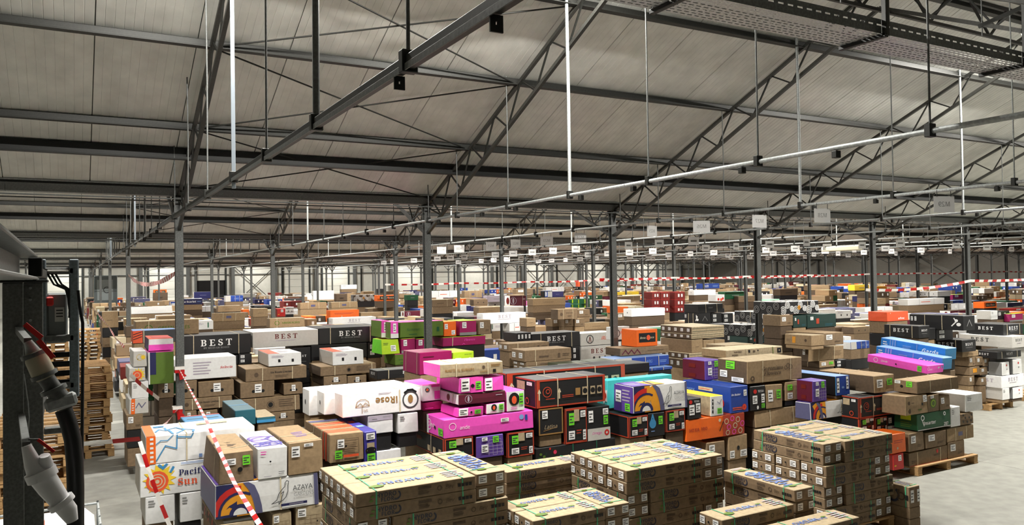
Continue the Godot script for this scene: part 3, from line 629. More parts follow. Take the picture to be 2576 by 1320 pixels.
		"dots": return ["brown", "kraft", "dbrown", [["E", "F", 0.2, 0.3, 0.1, 0.1, "ink"], ["E", "F", 0.5, 0.25, 0.1, 0.1, "ink"], ["E", "F", 0.8, 0.3, 0.1, 0.1, "ink"], ["E", "F", 0.35, 0.6, 0.1, 0.1, "ink"], ["E", "F", 0.65, 0.6, 0.1, 0.1, "ink"], ["E", "F", 0.2, 0.85, 0.1, 0.1, "ink"], ["E", "F", 0.85, 0.8, 0.1, 0.1, "ink"]], 0.004, 0.008]
		"orange_end": return ["orange", "orange", "orange", [["N", "F", 0.15, 0.5, 0.85, 0.7, 2, "rust"], ["E", "F", 0.4, 0.25, 0.07, 0.07, "cream"]], 0.004, 0.01]
		"red_end": return ["red", "red", "dred", [["W", "F", 0.45, 0.55, 0.75, 0.9], ["N", "F", 0.1, 0.2, 0.3, 0.4, 1, "yellow"]], 0.004, 0.01]
		"selecta": return ["white", "lwhite", "gwhite", [["T", "F", 0.84, 0.5, 0.2, "Selecta", "red", "si", 0.2], ["N", "F", 0.3, 0.2, 0.6, 0.85, 5, "lilac"], ["E", "F", 0.1, 0.55, 0.12, 0.12, "red"], ["L", "S", [0.3, 0.2, 0.4, 0.8], 0.05, "grey"], ["L", "S", [0.6, 0.2, 0.7, 0.8], 0.05, "grey"]], 0.006, 0.01]
		"sisrose": return ["brown", "kraft", "dbrown", [["T", "F", 0.58, 0.62, 0.26, "Sis Roses Limited", "ink", "b", 0.36], ["N", "F", 0.48, 0.2, 0.7, 0.4, 2, "dbrown"], ["E", "F", 0.17, 0.5, 0.16, 0.18, "dbrown"], ["S", 0.27], ["S", 0.76]], 0.004, 0.01]
		"sisrose2": return ["brown", "kraft", "dbrown", [["E", "F", 0.5, 0.5, 0.16, 0.17, "ink"], ["O", "F", 0.5, 0.5, 0.25, 0.04, "dbrown"], ["N", "F", 0.64, 0.3, 0.92, 0.85, 4, "dbrown"], ["S", 0.25], ["S", 0.92]], 0.004, 0.01]
		"w_holes": return ["white", "lwhite", "gwhite", [["R", "F", 0.29, 0.3, 0.36, 0.54, "ink"], ["R", "F", 0.7, 0.28, 0.77, 0.52, "ink"], ["N", "F", 0.1, 0.66, 0.5, 0.86, 3, "lilac"], ["R", "T", 0, 0, 0.35, 1, "coral"], ["N", "T", 0.45, 0.3, 0.8, 0.8, 3, "lilac"]], 0.006, 0.015]  # ink rectangles paint the dark inside of two hand holes
		"best": return ["black", "dgrey", "black", [["T", "F", 0.5, 0.62, 0.32, "B E S T", "lwhite", "s", 0.5], ["T", "F", 0.5, 0.36, 0.09, "BY MEIDAM ROSES", "grey", "s", 0.48], ["N", "F", 0.36, 0.1, 0.64, 0.28, 3, "dgrey"], ["T", "S", 0.5, 0.6, 0.3, "B E S T", "lwhite", "s", 0.6], ["N", "S", 0.36, 0.1, 0.64, 0.4, 3, "dgrey"], ["S", 0.18], ["S", 0.82]], 0.003, 0.005]
		"best_w", "best_w2", "best_w3", "best_g":
			var col: String = "dred" if k in ["best_w", "best_w2"] else "lilac" if k == "best_w3" else "dgrey"
			return ["lwhite" if k == "best_w3" else "gwhite", "lwhite", "gwhite" if k != "best_w3" else "white", [["T", "F", 0.5, 0.66, 0.3, "B E S T", col, "s", 0.5], ["T", "S", 0.4, 0.6, 0.34, "B E S T", col, "s", 0.6], ["N", "F", 0.34, 0.36, 0.7, 0.44, 1, "lilac"]] + ([["E", "F", 0.35, 0.2, 0.09, 0.1, "dgrey"], ["E", "F", 0.5, 0.2, 0.06, 0.1, "dgrey"], ["E", "F", 0.65, 0.2, 0.08, 0.1, "dgrey"]] if k == "best_w2" else []), 0.004, 0.008]
		"k_lab": return ["black", "dgrey", "black", [["W", "F", 0.15, 0.6, 0.45, 0.88], ["W", "F", 0.15, 0.2, 0.45, 0.46]], 0.003, 0.005]
		"k_lab4": return ["black", "dgrey", "black", [["W", "F", 0.06, 0.35, 0.18, 0.8], ["W", "F", 0.3, 0.35, 0.42, 0.8], ["W", "F", 0.55, 0.35, 0.67, 0.8], ["W", "F", 0.8, 0.35, 0.92, 0.8]], 0.003, 0.005]
		"black": return ["black", "dgrey", "black", [["N", "F", 0.4, 0.3, 0.6, 0.5, 2, "dgrey"]], 0.004, 0.008]
		"black_s": return ["black", "grey", "black", [["S", 0.3], ["S", 0.75], ["N", "F", 0.4, 0.5, 0.6, 0.65, 2, "grey"]], 0.004, 0.008]
		"teal": return ["teal", "teal", "dteal", [["R", "T", 0, 0.46, 1, 0.5, "skyl"]], 0.004, 0.006]
		"teal2": return ["teal", "skyl", "teal", [["R", "T", 0, 0.9, 1, 1, "red"], ["R", "T", 0.1, 0.4, 0.9, 0.5, "teal"]], 0.004, 0.006]
		"teal3": return ["teal", "tan", "teal", [["R", "F", 0, 0, 1, 0.5, "skyl"]], 0.004, 0.006]
		"sun_end": return ["gwhite", "lwhite", "white", [["O", "F", 0.5, 0.6, 0.2, 0.02, "yellow"], ["*", "F", 0.75, 0.6, 0.2, 0.1, 9, "yellow"], ["H", "F", 0.35, 0.5, 0.03]], 0.004, 0.01]
		"sun_end2": return ["gwhite", "lwhite", "white", [["*", "F", 0.6, 0.5, 0.5, 0.3, 12, "yellow"], ["E", "F", 0.5, 0.45, 0.34, 0.34, "coral"], ["O", "F", 0.5, 0.45, 0.2, 0.04, "cream"]], 0.004, 0.01]
		"greenbox": return ["olive", "pink", "white", [["R", "F", 0.05, 0.3, 0.3, 1, "navy"], ["R", "F", 0, 0, 0.06, 1, "white"]], 0.004, 0.01]
		"pac_end": return ["gwhite", "white", "white", [["R", "F", 0.1, 0, 0.3, 1, "orange"], ["N", "F", 0.14, 0.2, 0.26, 0.8, 4, "white"], ["L", "F", [0.35, 0.4, 0.5, 0.7, 0.65, 0.4, 0.85, 0.7], 0.05, "slate"]], 0.004, 0.01]
		"redpink": return ["white", "coral", "navy", [["R", "T", 0.15, 0.1, 0.95, 0.8, "red"], ["R", "F", 0, 0, 1, 0.5, "hot"]], 0.004, 0.01]
		"rust": return ["dgrey", "lblue", "coral", [["R", "F", 0, 0, 0.22, 1, "coral"], ["L", "F", [0.02, 0.3, 0.2, 0.5], 0.06, "ink"], ["L", "F", [0.02, 0.5, 0.2, 0.7], 0.06, "ink"], ["L", "F", [0.02, 0.7, 0.2, 0.9], 0.06, "ink"], ["S", 0.25]], 0.004, 0.01]
		"acres": return ["kraft", "tan", "brown", [["O", "F", 0.2, 0.5, 0.25, 0.06, "olive"], ["T", "F", 0.6, 0.5, 0.26, "GREEN ACRES", "olive", "b", 0.5], ["S", 0.2]], 0.006, 0.012]
		"greenlong": return ["olive", "pink", "olive", [["T", "F", 0.3, 0.5, 0.2, "Summer", "green", "i", 0.3], ["N", "F", 0.2, 0.15, 0.42, 0.25, 1, "green"], ["R", "F", 0.84, 0.3, 0.9, 0.6, "green"]], 0.004, 0.01]
		"pinkw_end": return ["hot", "pink", "olive", [["R", "F", 0, 0, 1, 0.28, "white"], ["W", "F", 0.3, 0.35, 0.7, 0.9]], 0.004, 0.01]
		"orange_lab": return ["orange", "amber", "orange", [["W", "F", 0.05, 0.5, 0.3, 0.85], ["W", "F", 0.6, 0.1, 0.9, 0.4]], 0.004, 0.01]
		"mag_lab": return ["mag", "lime", "mag", [["R", "F", 0, 0, 1, 0.2, "grey"], ["W", "F", 0.15, 0.5, 0.4, 0.9]], 0.004, 0.012]
		"maglong": return ["mag", "lime", "mag", [["T", "F", 0.62, 0.62, 0.24, "Flowers", "pink", "si", 0.4], ["L", "F", [0.45, 0.12, 0.48, 0.25, 0.51, 0.12], 0.05, "pink"], ["S", 0.22]], 0.004, 0.012]
		"lime": return ["lime", "lime", "lemon", [["W", "F", 0.5, 0.2, 0.8, 0.6], ["N", "F", 0.1, 0.6, 0.4, 0.8, 2, "olive"]], 0.012, 0.04]
		"greygreen": return ["ggrey", "ggrey", "ggrey", [["R", "T", 0.1, 0.1, 0.9, 0.5, "dgrey"], ["S", 0.3, "ggrey"]], 0.002, 0.01]
		"irose2": return ["gwhite", "lwhite", "white", [["T", "F", 0.7, 0.55, 0.3, "iRose", "coral", "i", 0.5], ["O", "F", 0.25, 0.5, 0.35, 0.07, "dgrey"], ["L", "F", [0.22, 0.3, 0.25, 0.7, 0.28, 0.3], 0.06, "dred"]], 0.004, 0.01]
		"abg": return ["blue", "lblue", "white", [["R", "F", 0, 0, 0.3, 1, "gwhite"], ["T", "F", 0.62, 0.5, 0.3, "ABG", "lblue", "i", 0.3], ["N", "F", 0.82, 0.3, 0.96, 0.6, 2, "lblue"], ["S", 0.55], ["S", 0.8]], 0.004, 0.012]
		"zigzag": return ["brown", "kraft", "dbrown", [["L", "F", [0.04, 0.2, 0.1, 0.7, 0.16, 0.2, 0.22, 0.7, 0.28, 0.2, 0.34, 0.7, 0.4, 0.2], 0.14, "maroon"], ["N", "F", 0.55, 0.4, 0.95, 0.6, 1, "dbrown"]], 0.006, 0.012]
		"orblack": return ["orange", "orange", "orange", [["R", "F", 0.12, 0.25, 0.9, 0.8, "ink"], ["T", "F", 0.5, 0.52, 0.3, "Rosa Fresca", "cream", "si", 0.66], ["E", "F", 0.56, 0.52, 0.14, 0.16, "coral"]], 0.004, 0.01]
		"garda": return ["skyl", "lblue", "sky", [["T", "S", 0.78, 0.5, 0.45, "Garda", "lwhite", "bi", 0.24], ["N", "S", 0.04, 0.2, 0.12, 0.8, 3, "lwhite"], ["R", "S", 0.15, 0, 0.17, 1, "lblue"], ["R", "S", 0.19, 0, 0.21, 1, "lblue"], ["R", "S", 0.23, 0, 0.25, 1, "lblue"], ["N", "S", 0.36, 0.4, 0.5, 0.7, 2, "lblue"], ["S", 0.58, "lblue"]], 0.003, 0.006]
		"leaf": return ["black", "dgrey", "black", [["W", "S", 0.03, 0.55, 0.07, 0.85], ["W", "S", 0.1, 0.55, 0.14, 0.85], ["L", "S", [0.8, 0.3, 0.88, 0.6, 0.84, 0.8], 0.08, "white"], ["E", "S", 0.92, 0.4, 0.16, 0.12, "white"], ["E", "S", 0.88, 0.66, 0.12, 0.1, "white"], ["L", "F", [0.3, 0.3, 0.5, 0.7, 0.7, 0.3], 0.06, "grey"], ["S", 0.3], ["S", 0.62]], 0.004, 0.008]
		"arf": return ["coral", "coral", "coral", [["T", "F", 0.65, 0.3, 0.24, "arfinoc", "lwhite", "b", 0.6], ["E", "F", 0.15, 0.85, 0.06, 0.06, "cream"]], 0.004, 0.008]
		"reddot": return ["lwhite", "lwhite", "grey", [["E", "F", 0.6, 0.75, 0.08, 0.08, "red"], ["H", "F", 0.62, 0.45, 0.05]], 0.004, 0.01]
		"swirl", "swirlb":
			var e := []
			for i in 9:
				var y: float = [0.3, 0.72, 0.42][i % 3]
				var rr: float = [0.34, 0.28, 0.24][i % 3]
				for q in 3: e.append(["O", "F", 0.06 + 0.11 * i, y, rr * (1.0 - 0.36 * q), 0.055, "white"])
				e.append(["O", "T", 0.06 + 0.11 * i, y, 0.2, 0.05, "ink"])
			e.append_array([["E", "F", 0.46, 0.5, 0.16, 0.18, "amber"], ["O", "F", 0.46, 0.5, 0.09, 0.04, "ink"], ["S", 0.7]])
			for i in 4:
				for q in 2: e.append(["O", "S", 0.14 + 0.24 * i, [0.35, 0.65][i % 2], 0.3 - 0.13 * q, 0.05, "grey"])
			return ["black" if k == "swirl" else "dbrown", "lwhite" if k == "swirl" else "gwhite", "black", e, 0.004, 0.008]
		"dkteal": return ["dteal", "dteal", "dteal", [["W", "F", 0.1, 0.6, 0.2, 0.85], ["R", "F", 0.3, 0.3, 0.4, 0.7, "rust"], ["N", "F", 0.6, 0.1, 0.9, 0.3, 2, "teal"]], 0.004, 0.008]
		"wgreen": return ["white", "lwhite", "white", [["R", "F", 0, 0.3, 0.05, 1, "green"], ["N", "F", 0.2, 0.5, 0.7, 0.8, 3, "lilac"], ["R", "F", 0.8, 0.2, 0.84, 0.8, "seagreen"]], 0.006, 0.012]
		"w_strap": return ["white", "lwhite", "gwhite", [["S", 0.3, "grey"], ["S", 0.7, "grey"], ["N", "F", 0.35, 0.4, 0.65, 0.6, 1, "coral"]], 0.006, 0.015]
		"w_bag": return ["white", "lwhite", "gwhite", [["E", "T", 0.4, 0.5, 0.2, 0.2, "lilac"]], 0.03, 0.08]
		"scarlet": return ["navy", "white", "navy", [["T", "F", 0.4, 0.5, 0.34, "La Scarlet", "lwhite", "b", 0.6], ["N", "F", 0.76, 0.4, 0.96, 0.6, 1, "lblue"]], 0.003, 0.006]
		"navy": return ["navy", "grey", "white", [["N", "F", 0.3, 0.4, 0.7, 0.6, 1, "slate"]], 0.004, 0.01]
		"slate": return ["slate", "slate", "slate", [["S", 0.3], ["R", "F", 0, 0, 1, 0.1, "maroon"]], 0.004, 0.01]
		"olei": return ["blue", "blue", "blue", [["T", "F", 0.3, 0.5, 0.44, "OLEI", "lwhite", "b", 0.5], ["N", "F", 0.65, 0.3, 0.95, 0.7, 2, "lblue"]], 0.004, 0.01]
		"redflower": return ["white", "white", "white", [["E", "F", 0.3, 0.3, 0.2, 0.2, "red"], ["E", "F", 0.6, 0.25, 0.22, 0.22, "coral"], ["E", "F", 0.8, 0.4, 0.18, 0.2, "red"]], 0.004, 0.01]
		"ring": return ["black", "black", "black", [["O", "F", 0.6, 0.5, 0.3, 0.08, "white"], ["W", "F", 0.05, 0.5, 0.25, 0.9]], 0.004, 0.008]
		"green_end": return ["green", "seagreen", "green", [["R", "F", 0.1, 0.1, 0.3, 0.9, "lime"], ["W", "F", 0.4, 0.2, 0.6, 0.7]], 0.003, 0.006]
		"darkred": return ["dred", "red", "dred", [["W", "F", 0.3, 0.3, 0.45, 0.7], ["W", "F", 0.6, 0.3, 0.75, 0.7]], 0.004, 0.008]
	return [k, k, k, [["N", "F", 0.3, 0.4, 0.7, 0.6, 1, "grey"]], 0.005, 0.012] if TINT.has(k) else ["brown", "kraft", "brown", [], 0.005, 0.01]

func carton(called: String, x0: float, x1: float, y0: float, y1: float, z0: float, z1: float, yaw: float, dn: String, label: String, group := "") -> void:
	var g := design(dn)
	var c := Crate.new(Vector3(x1 - x0, y1 - y0, z1 - z0), minf(g[5], 0.16 * (y1 - y0)), minf(g[4], 0.004), g[5] * 0.6, rng)
	var t := thing(called, label, "carton", Vector3((x0 + x1) / 2, y0, (z0 + z1) / 2), deg_to_rad(yaw), group)
	if dn in ["garda", "qando2"]:      # these lie tipped towards the aisle
		t.rotation.x = deg_to_rad(5.5)
		t.position.y -= 0.05
	var mb := MB.new()
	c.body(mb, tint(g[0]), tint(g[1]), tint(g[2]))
	obj("box_body", mb, t)
	paint(c, g[3], t)
	boxes.append([x0, x1, y0, y1, z0, z1])

# kind, x from-to, y from-to, z from-to, turn, print, label
const CARTONS := [
	["brown_carton", 10.64, 11.56, 0.14, 0.36, -7.70, -7.20, 0, "b_red", "long brown carton with red print, fifth course, brown pallet at the aisle"],
	["white_carton", 10.25, 10.50, 0.14, 0.37, -7.58, -7.20, 0, "red_end", "red carton end with white label, fifth course, brown pallet at the aisle"],
	["tan_carton", 11.57, 11.99, 0.14, 0.39, -7.70, -7.20, 0, "b_lab", "open tan carton with white label, fifth course, brown pallet at the aisle"],
	["white_carton", 17.62, 18.01, 0.21, 0.45, -10.40, -9.50, 0, "reddot", "white carton end at the bottom, right, sixth course, white pallet at the right edge"],
	["white_carton", 17.23, 17.50, 0.22, 0.47, -10.40, -9.50, 0, "w_end", "white carton end at the bottom, left, sixth course, white pallet at the right edge"],
	["brown_carton", 8.05, 8.42, 0.37, 0.71, -9.20, -8.20, 0, "b_hole", "brown carton end with torn hole, two labels, third course, royal blue stack"],
	["brown_carton", 10.62, 10.99, 0.36, 0.63, -7.58, -7.20, 0, "b_lab", "dark brown carton end with white label, fourth course, brown pallet at the aisle"],
	["brown_carton", 11.02, 11.53, 0.36, 0.59, -7.58, -7.20, 0, "b_lab", "brown carton end with torn sticker, fourth course, brown pallet at the aisle"],
	["brown_carton", 1.99, 2.30, 0.40, 0.68, -9.15, -8.15, 0, "tangrid", "tan carton end with brown grid and white label, third course, stack beside the sun-print carton"],
	["tan_carton", 1.76, 1.95, 0.41, 0.65, -9.15, -8.15, 0, "tangrid", "small tan carton end with printed rows, third course, stack beside the sun-print carton"],
	["white_carton", 1.01, 1.24, 0.41, 0.72, -9.90, -9.20, 0, "w_end", "grey-white carton end with three dark lines, third course, stack in front of nearest column"],
	["orange_carton", 10.22, 10.56, 0.38, 0.66, -7.58, -7.20, 0, "orange_end", "bright orange carton end, fourth course, brown pallet at the aisle"],
	["brown_carton", 7.64, 7.99, 0.43, 0.67, -9.20, -8.20, 0, "b_lab", "plain brown carton end with white label, third course, royal blue stack"],
	["white_carton", 0.67, 0.96, 0.44, 0.73, -9.90, -9.20, 0, "w_end", "white carton end with faint grey lines, third course, stack in front of nearest column"],
	["brown_carton", 17.00, 17.50, 0.47, 0.91, -10.37, -10.08, 0, "b_row", "lower brown carton block with labels, fourth course, pile left of white pallet"],
	["brown_carton", 11.55, 12.25, 0.39, 0.60, -7.80, -7.20, 0, "b_strap", "crumpled brown carton with white strap, fourth course, brown pallet at the aisle"],
	["white_carton", 17.20, 18.07, 0.47, 0.73, -10.07, -9.50, 0, "best_w3", "long white carton with faint pink lettering, fifth course, white pallet at the right edge"],
	["brown_carton", 16.95, 17.19, 0.52, 0.69, -10.07, -9.80, 0, "b_lab", "small brown carton end, seventh counted from top left, pile left of white pallet"],
	["brown_carton", 3.04, 3.48, 0.52, 0.69, -15.00, -14.20, 0, "b_lab4", "brown carton end with hole and white label, fifth course, brown stack right of nearest column"],
	["brown_carton", 1.22, 1.58, 0.53, 0.63, -9.15, -8.15, 0, "tanlow", "brown carton with red striped long side, third course, stack beside the sun-print carton"],
	["brown_carton", 16.54, 16.74, 0.55, 0.75, -10.40, -9.80, 0, "b_lab", "small brown carton end, sixth counted from top left, pile left of white pallet"],
	["white_carton", 10.71, 11.07, 0.58, 0.81, -8.60, -7.60, 0, "bw_end", "black carton end with white lower band, third course, stack left of the brown pallet"],
	["black_carton", 10.42, 10.70, 0.61, 0.82, -8.60, -7.60, 0, "bo_end", "black carton end with orange edge, right, third course, stack left of the brown pallet"],
	["brown_carton", 1.85, 2.17, 0.65, 0.83, -15.00, -14.20, 0, "b_lab4", "brown carton end with round hole and label, fourth course, stack behind nearest column"],
	["white_carton", 10.83, 11.65, 0.64, 0.89, -7.58, -7.20, 0, "insarter", "dark green carton with white balloon logo, third course, brown pallet at the aisle"],
	["brown_carton", 11.90, 12.24, 0.61, 0.79, -8.00, -7.20, 0, "dots", "brown carton with dark dot pattern, third course, brown pallet at the aisle"],
	["black_carton", 10.08, 10.40, 0.65, 0.84, -8.60, -7.60, 0, "bo_end", "black carton end with orange edge, left, third course, stack left of the brown pallet"],
	["brown_carton", 1.58, 1.84, 0.66, 0.85, -15.00, -14.20, 0, "b_lab4", "brown carton end with pale label, fourth course, stack behind nearest column"],
	["white_carton", 11.66, 11.90, 0.61, 0.91, -8.00, -7.20, 0, "w_end", "small white carton end, third course, brown pallet at the aisle"],
	["white_carton", 1.21, 2.23, 0.68, 1.01, -9.15, -8.15, 0, "azaya", "white carton with bird logo and orange-navy arcs, second course, stack beside the sun-print carton"],
	["white_carton", 2.82, 3.36, 0.72, 1.02, -9.50, -8.70, 0, "azaya_top", "white carton with orange arcs along its top, second course, stack beside the sun-print carton"],
	["brown_carton", 16.96, 17.23, 0.74, 0.90, -10.06, -9.80, 0, "b_lab", "small brown carton end, fifth counted from top left, pile left of white pallet"],
	["brown_carton", 0.73, 0.97, 0.72, 0.96, -14.40, -13.60, 0, "b_lab", "brown carton end with small white tag, sixth course, left corner stack"],
	["black_carton", 4.98, 6.20, 0.72, 0.88, -8.85, -8.35, 0, "roses", "black carton with printed roses and leaves, fifth course, black and orange stack"],
	["white_carton", 17.24, 17.52, 0.74, 1.02, -9.79, -9.50, 0, "reddot", "white carton end with red dot, left, fourth course, white pallet at the right edge"],
	["brown_carton", 8.58, 9.68, 0.77, 1.02, -9.20, -8.20, 0, "b_long", "long plain brown carton with two straps, third course, brown stack beside the royal blue one"],
	["white_carton", 17.65, 18.00, 0.74, 1.05, -10.40, -9.50, 0, "reddot", "white carton end with red dot, right, fourth course, white pallet at the right edge"],
	["brown_carton", 2.53, 3.57, 0.69, 0.96, -15.00, -14.20, 0, "sisrose2", "long brown carton with round seal, fourth course, brown stack right of nearest column"],
	["green_carton", 29.92, 30.38, 0.78, 1.08, -45.55, -45.05, 0, "green_end", "green carton end, lower left, far field between second and third columns"],
	["brown_carton", 16.57, 16.95, 0.76, 0.94, -10.40, -9.80, 0, "b_orlab", "small brown carton end, fourth counted from top left, pile left of white pallet"],
	["orange_carton", 7.27, 8.37, 0.72, 1.02, -9.10, -8.20, 0, "hoxa", "long orange carton with spiral pattern, second course, royal blue stack"],
	["white_carton", 0.62, 1.74, 0.73, 1.07, -9.90, -9.20, 0, "pac_sun", "white carton with yellow and orange sun print, second course, stack in front of nearest column"],
	["brown_carton", 17.00, 17.50, 0.74, 1.34, -10.40, -10.07, 0, "b_row", "brown carton block with label row, top course, pile left of white pallet"],
	["white_carton", 6.39, 7.51, 0.79, 1.09, -40.10, -39.60, 0, "w_strap", "grey-white carton pair with strap, far field left of the second-row column"],
	["white_carton", 14.96, 15.75, 0.80, 1.10, -28.90, -28.40, 0, "wgreen", "white carton with lime label, far field between second and third columns"],
	["white_carton", 18.68, 19.10, 0.80, 1.10, -31.59, -31.09, 0, "k_lab", "dark carton end with white label, far field between second and third columns"],
	["brown_carton", 40.50, 43.19, 0.81, 1.11, -45.90, -45.40, 0, "b_strap", "brown carton with strap, far field around the fourth column"],
	["white_carton", 12.04, 12.50, 0.80, 1.07, -8.00, -7.20, 0, "w_end", "white carton end with pale lines, second course, brown pallet at the aisle"],
	["green_carton", 29.56, 30.04, 0.82, 1.12, -44.28, -43.78, 0, "green_end", "green carton end, lower middle, far field between second and third columns"],
	["black_carton", 4.56, 4.93, 0.83, 1.13, -9.30, -8.30, 0, "bo_end", "black carton end with orange frame, fifth course, pink stack"],
	["white_carton", 9.39, 10.47, 0.84, 1.09, -8.19, -7.90, 0, "azaya3", "white carton with orange-navy arcs, faint bird logo, second course, stack left of the brown pallet"],
	["black_carton", 6.63, 6.91, 0.86, 1.17, -9.20, -8.20, 0, "drop_end", "black carton end with blue drop print, second course, turquoise and bird-logo stack"],
	["pink_carton", 17.49, 17.91, 0.86, 1.17, -28.96, -28.46, 0, "slate", "grey carton with magenta base, far field between second and third columns"],
	["green_carton", 29.23, 29.73, 0.87, 1.17, -43.07, -42.57, 0, "green_end", "green carton end, lower right, far field between second and third columns"],
	["white_carton", 4.14, 4.51, 0.87, 1.13, -9.30, -8.30, 0, "violet_end", "violet carton end with white grid, fifth course, pink stack"],
	["brown_carton", 21.88, 24.72, 0.87, 1.15, -59.89, -59.39, 0, "b_lab2", "brown-orange long carton with two labels, far field beyond the black serif-lettered row"],
	["tan_carton", 17.55, 18.76, 0.88, 1.15, -26.02, -25.52, 0, "b_plain", "tan carton end behind third column, far field between second and third columns"],
	["black_carton", 6.31, 6.62, 0.88, 1.16, -9.20, -8.20, 0, "bo_end", "black carton end with orange edge, tan patch, second course, turquoise and bird-logo stack"],
	["brown_carton", 6.93, 7.26, 0.89, 1.18, -9.20, -8.20, 0, "bo_end", "black carton end with brown frame, second course, turquoise and bird-logo stack"],
	["printed_carton", 43.15, 44.31, 0.90, 1.15, -29.95, -29.45, 0, "lilac", "lilac carton end, far field at the right"],
	["brown_carton", 35.82, 37.48, 0.90, 1.15, -24.57, -24.07, 0, "b_strap", "brown carton with grey tape, far field at the right"],
	["black_carton", 10.06, 11.14, 0.84, 1.15, -7.89, -7.60, 0, "blackor2", "long black carton with orange edges and cream straps, stack left of the brown pallet"],
	["brown_carton", 1.53, 2.41, 0.85, 1.05, -15.00, -14.20, 0, "sisrose", "long brown carton with dark lettering, third course, stack behind nearest column"],
	["blue_carton", 44.79, 46.30, 0.90, 1.15, -24.80, -24.30, 0, "navy", "navy carton, far field at the right"],
	["brown_carton", 11.39, 11.65, 0.89, 1.11, -8.00, -7.20, 0, "b_lab", "brown carton end with torn white label, second course, brown pallet at the aisle"],
	["blue_carton", 47.12, 48.00, 0.92, 1.15, -28.15, -27.65, 0, "abg", "blue carton right of column, far field at the right"],
	["white_carton", 42.44, 43.92, 0.92, 1.22, -24.39, -23.89, 0, "white_h", "white rounded carton, far field at the right"],
	["red_carton", 34.76, 37.86, 0.92, 1.15, -21.87, -21.37, 0, "maroon", "maroon long carton, far field at the right"],
	["printed_carton", 22.75, 23.56, 0.92, 1.15, -17.79, -17.29, 0, "b_hole2", "pale carton end with two holes, far field at the right"],
	["white_carton", 23.84, 24.14, 0.92, 1.15, -17.68, -17.18, 0, "w_end", "white carton beside sixth column, far field at the right"],
	["black_carton", 3.73, 4.10, 0.92, 1.15, -9.55, -8.30, 0, "bo_side", "long black carton with orange edges, cream straps, running backwards, fifth course, pink stack"],
	["brown_carton", 11.10, 11.38, 0.89, 1.15, -7.59, -7.20, 0, "b_green", "brown carton end with round green sticker, second course, brown pallet at the aisle"],
	["white_carton", 46.16, 47.97, 0.92, 1.15, -29.04, -28.54, 0, "abg", "blue and white carton, far field at the right"],
	["tan_carton", 36.96, 38.49, 0.92, 1.15, -30.83, -30.33, 0, "b_plain", "tan carton at the back, far field around the fourth column"],
	["brown_carton", 17.08, 17.32, 0.92, 1.10, -10.06, -9.80, 0, "b_lab", "small brown carton end, third counted from top left, pile left of white pallet"],
	["green_carton", 20.37, 21.27, 0.94, 1.24, -26.50, -26.00, 0, "seagreen", "sea green carton, far field between second and third columns"],
	["white_carton", 19.20, 19.47, 0.94, 1.15, -15.40, -14.90, 0, "white_h", "white wide carton, far field at the right"],
	["printed_carton", 26.09, 27.83, 0.94, 1.15, -20.33, -19.83, 0, "b_cream", "cream carton with dark hand hole, far field at the right"],
	["white_carton", 17.87, 18.63, 0.95, 1.15, -14.19, -13.69, 0, "abg", "white carton with blue front, far field at the right"],
	["brown_carton", 16.82, 17.07, 0.95, 1.13, -10.06, -9.80, 0, "b_lab", "small brown carton end, second counted from top left, pile left of white pallet"],
	["tan_carton", 4.52, 6.93, 0.95, 1.15, -33.19, -32.69, 0, "b_cream", "cream topped long tan carton, far field left of the second-row column"],
	["white_carton", 14.11, 14.46, 0.96, 1.13, -11.70, -11.20, 0, "k_lab", "black carton end with white labels, third course, brown stack with orange sticker"],
	["red_carton", 38.15, 39.33, 0.96, 1.15, -21.10, -20.60, 0, "red_end", "red topped carton, far field at the right"],
	["brown_carton", 29.18, 30.21, 0.97, 1.27, -30.33, -29.83, 0, "b_lab", "brown carton beside column, far field around the fourth column"],
	["white_carton", 7.18, 8.00, 0.97, 1.27, -37.95, -37.45, 0, "red_end", "dark red carton with white label, far field left of the second-row column"],
	["brown_carton", 10.56, 11.10, 0.89, 1.17, -7.59, -7.20, 0, "b_logo", "brown carton with two round logos, second course, brown pallet at the aisle"],
	["tan_carton", 51.07, 52.57, 0.98, 1.15, -28.67, -28.17, 0, "b_plain", "tan long carton, far field at the right"],
	["orange_carton", 19.92, 20.83, 0.99, 1.15, -49.62, -49.12, 0, "orange_end", "orange bag-like carton, far field beyond the black serif-lettered row"],
	["brown_carton", 16.56, 16.80, 0.95, 1.16, -10.40, -9.80, 0, "b_lab", "small brown carton end, first counted from top left, pile left of white pallet"],
	["brown_carton", 13.61, 14.10, 1.00, 1.15, -11.70, -11.20, 0, "b_lab2", "brown carton side with two labels, third course, brown stack with orange sticker"],
	["white_carton", 0.77, 1.05, 0.96, 1.20, -14.40, -13.60, 0, "pac_end", "white carton with orange strip, blue line drawing, fifth course, left corner stack"],
	["black_carton", 5.42, 5.75, 0.88, 1.33, -9.35, -8.35, 0, "bo_end", "black carton end with orange frame, three labels, fourth course, black and orange stack"],
	["white_carton", 5.76, 6.12, 0.88, 1.31, -9.35, -8.35, 0, "bw_end", "black carton end with white lower band, fourth course, black and orange stack"],
	["tan_carton", 12.93, 14.89, 1.01, 1.31, -39.32, -38.95, 0, "b_plain", "tan flattened carton, far field beyond the black serif-lettered row"],
	["brown_carton", 3.28, 3.62, 0.97, 1.18, -15.00, -14.20, 0, "b_lab4", "small brown carton end with label, third course, brown stack right of nearest column"],
	["brown_carton", 2.54, 3.12, 0.97, 1.25, -15.00, -14.20, 0, "b_lab4", "brown carton end with label between two holes, third course, brown stack right of nearest column"],
	["brown_carton", 1.24, 1.59, 1.01, 1.34, -9.15, -8.15, 0, "b_crush", "crumpled brown carton with green sticker and torn hole, top course, stack beside the sun-print carton"],
	["white_carton", 13.93, 14.62, 1.02, 1.32, -25.58, -25.08, 0, "w_strap", "white carton end with grey strap, far field between second and third columns"],
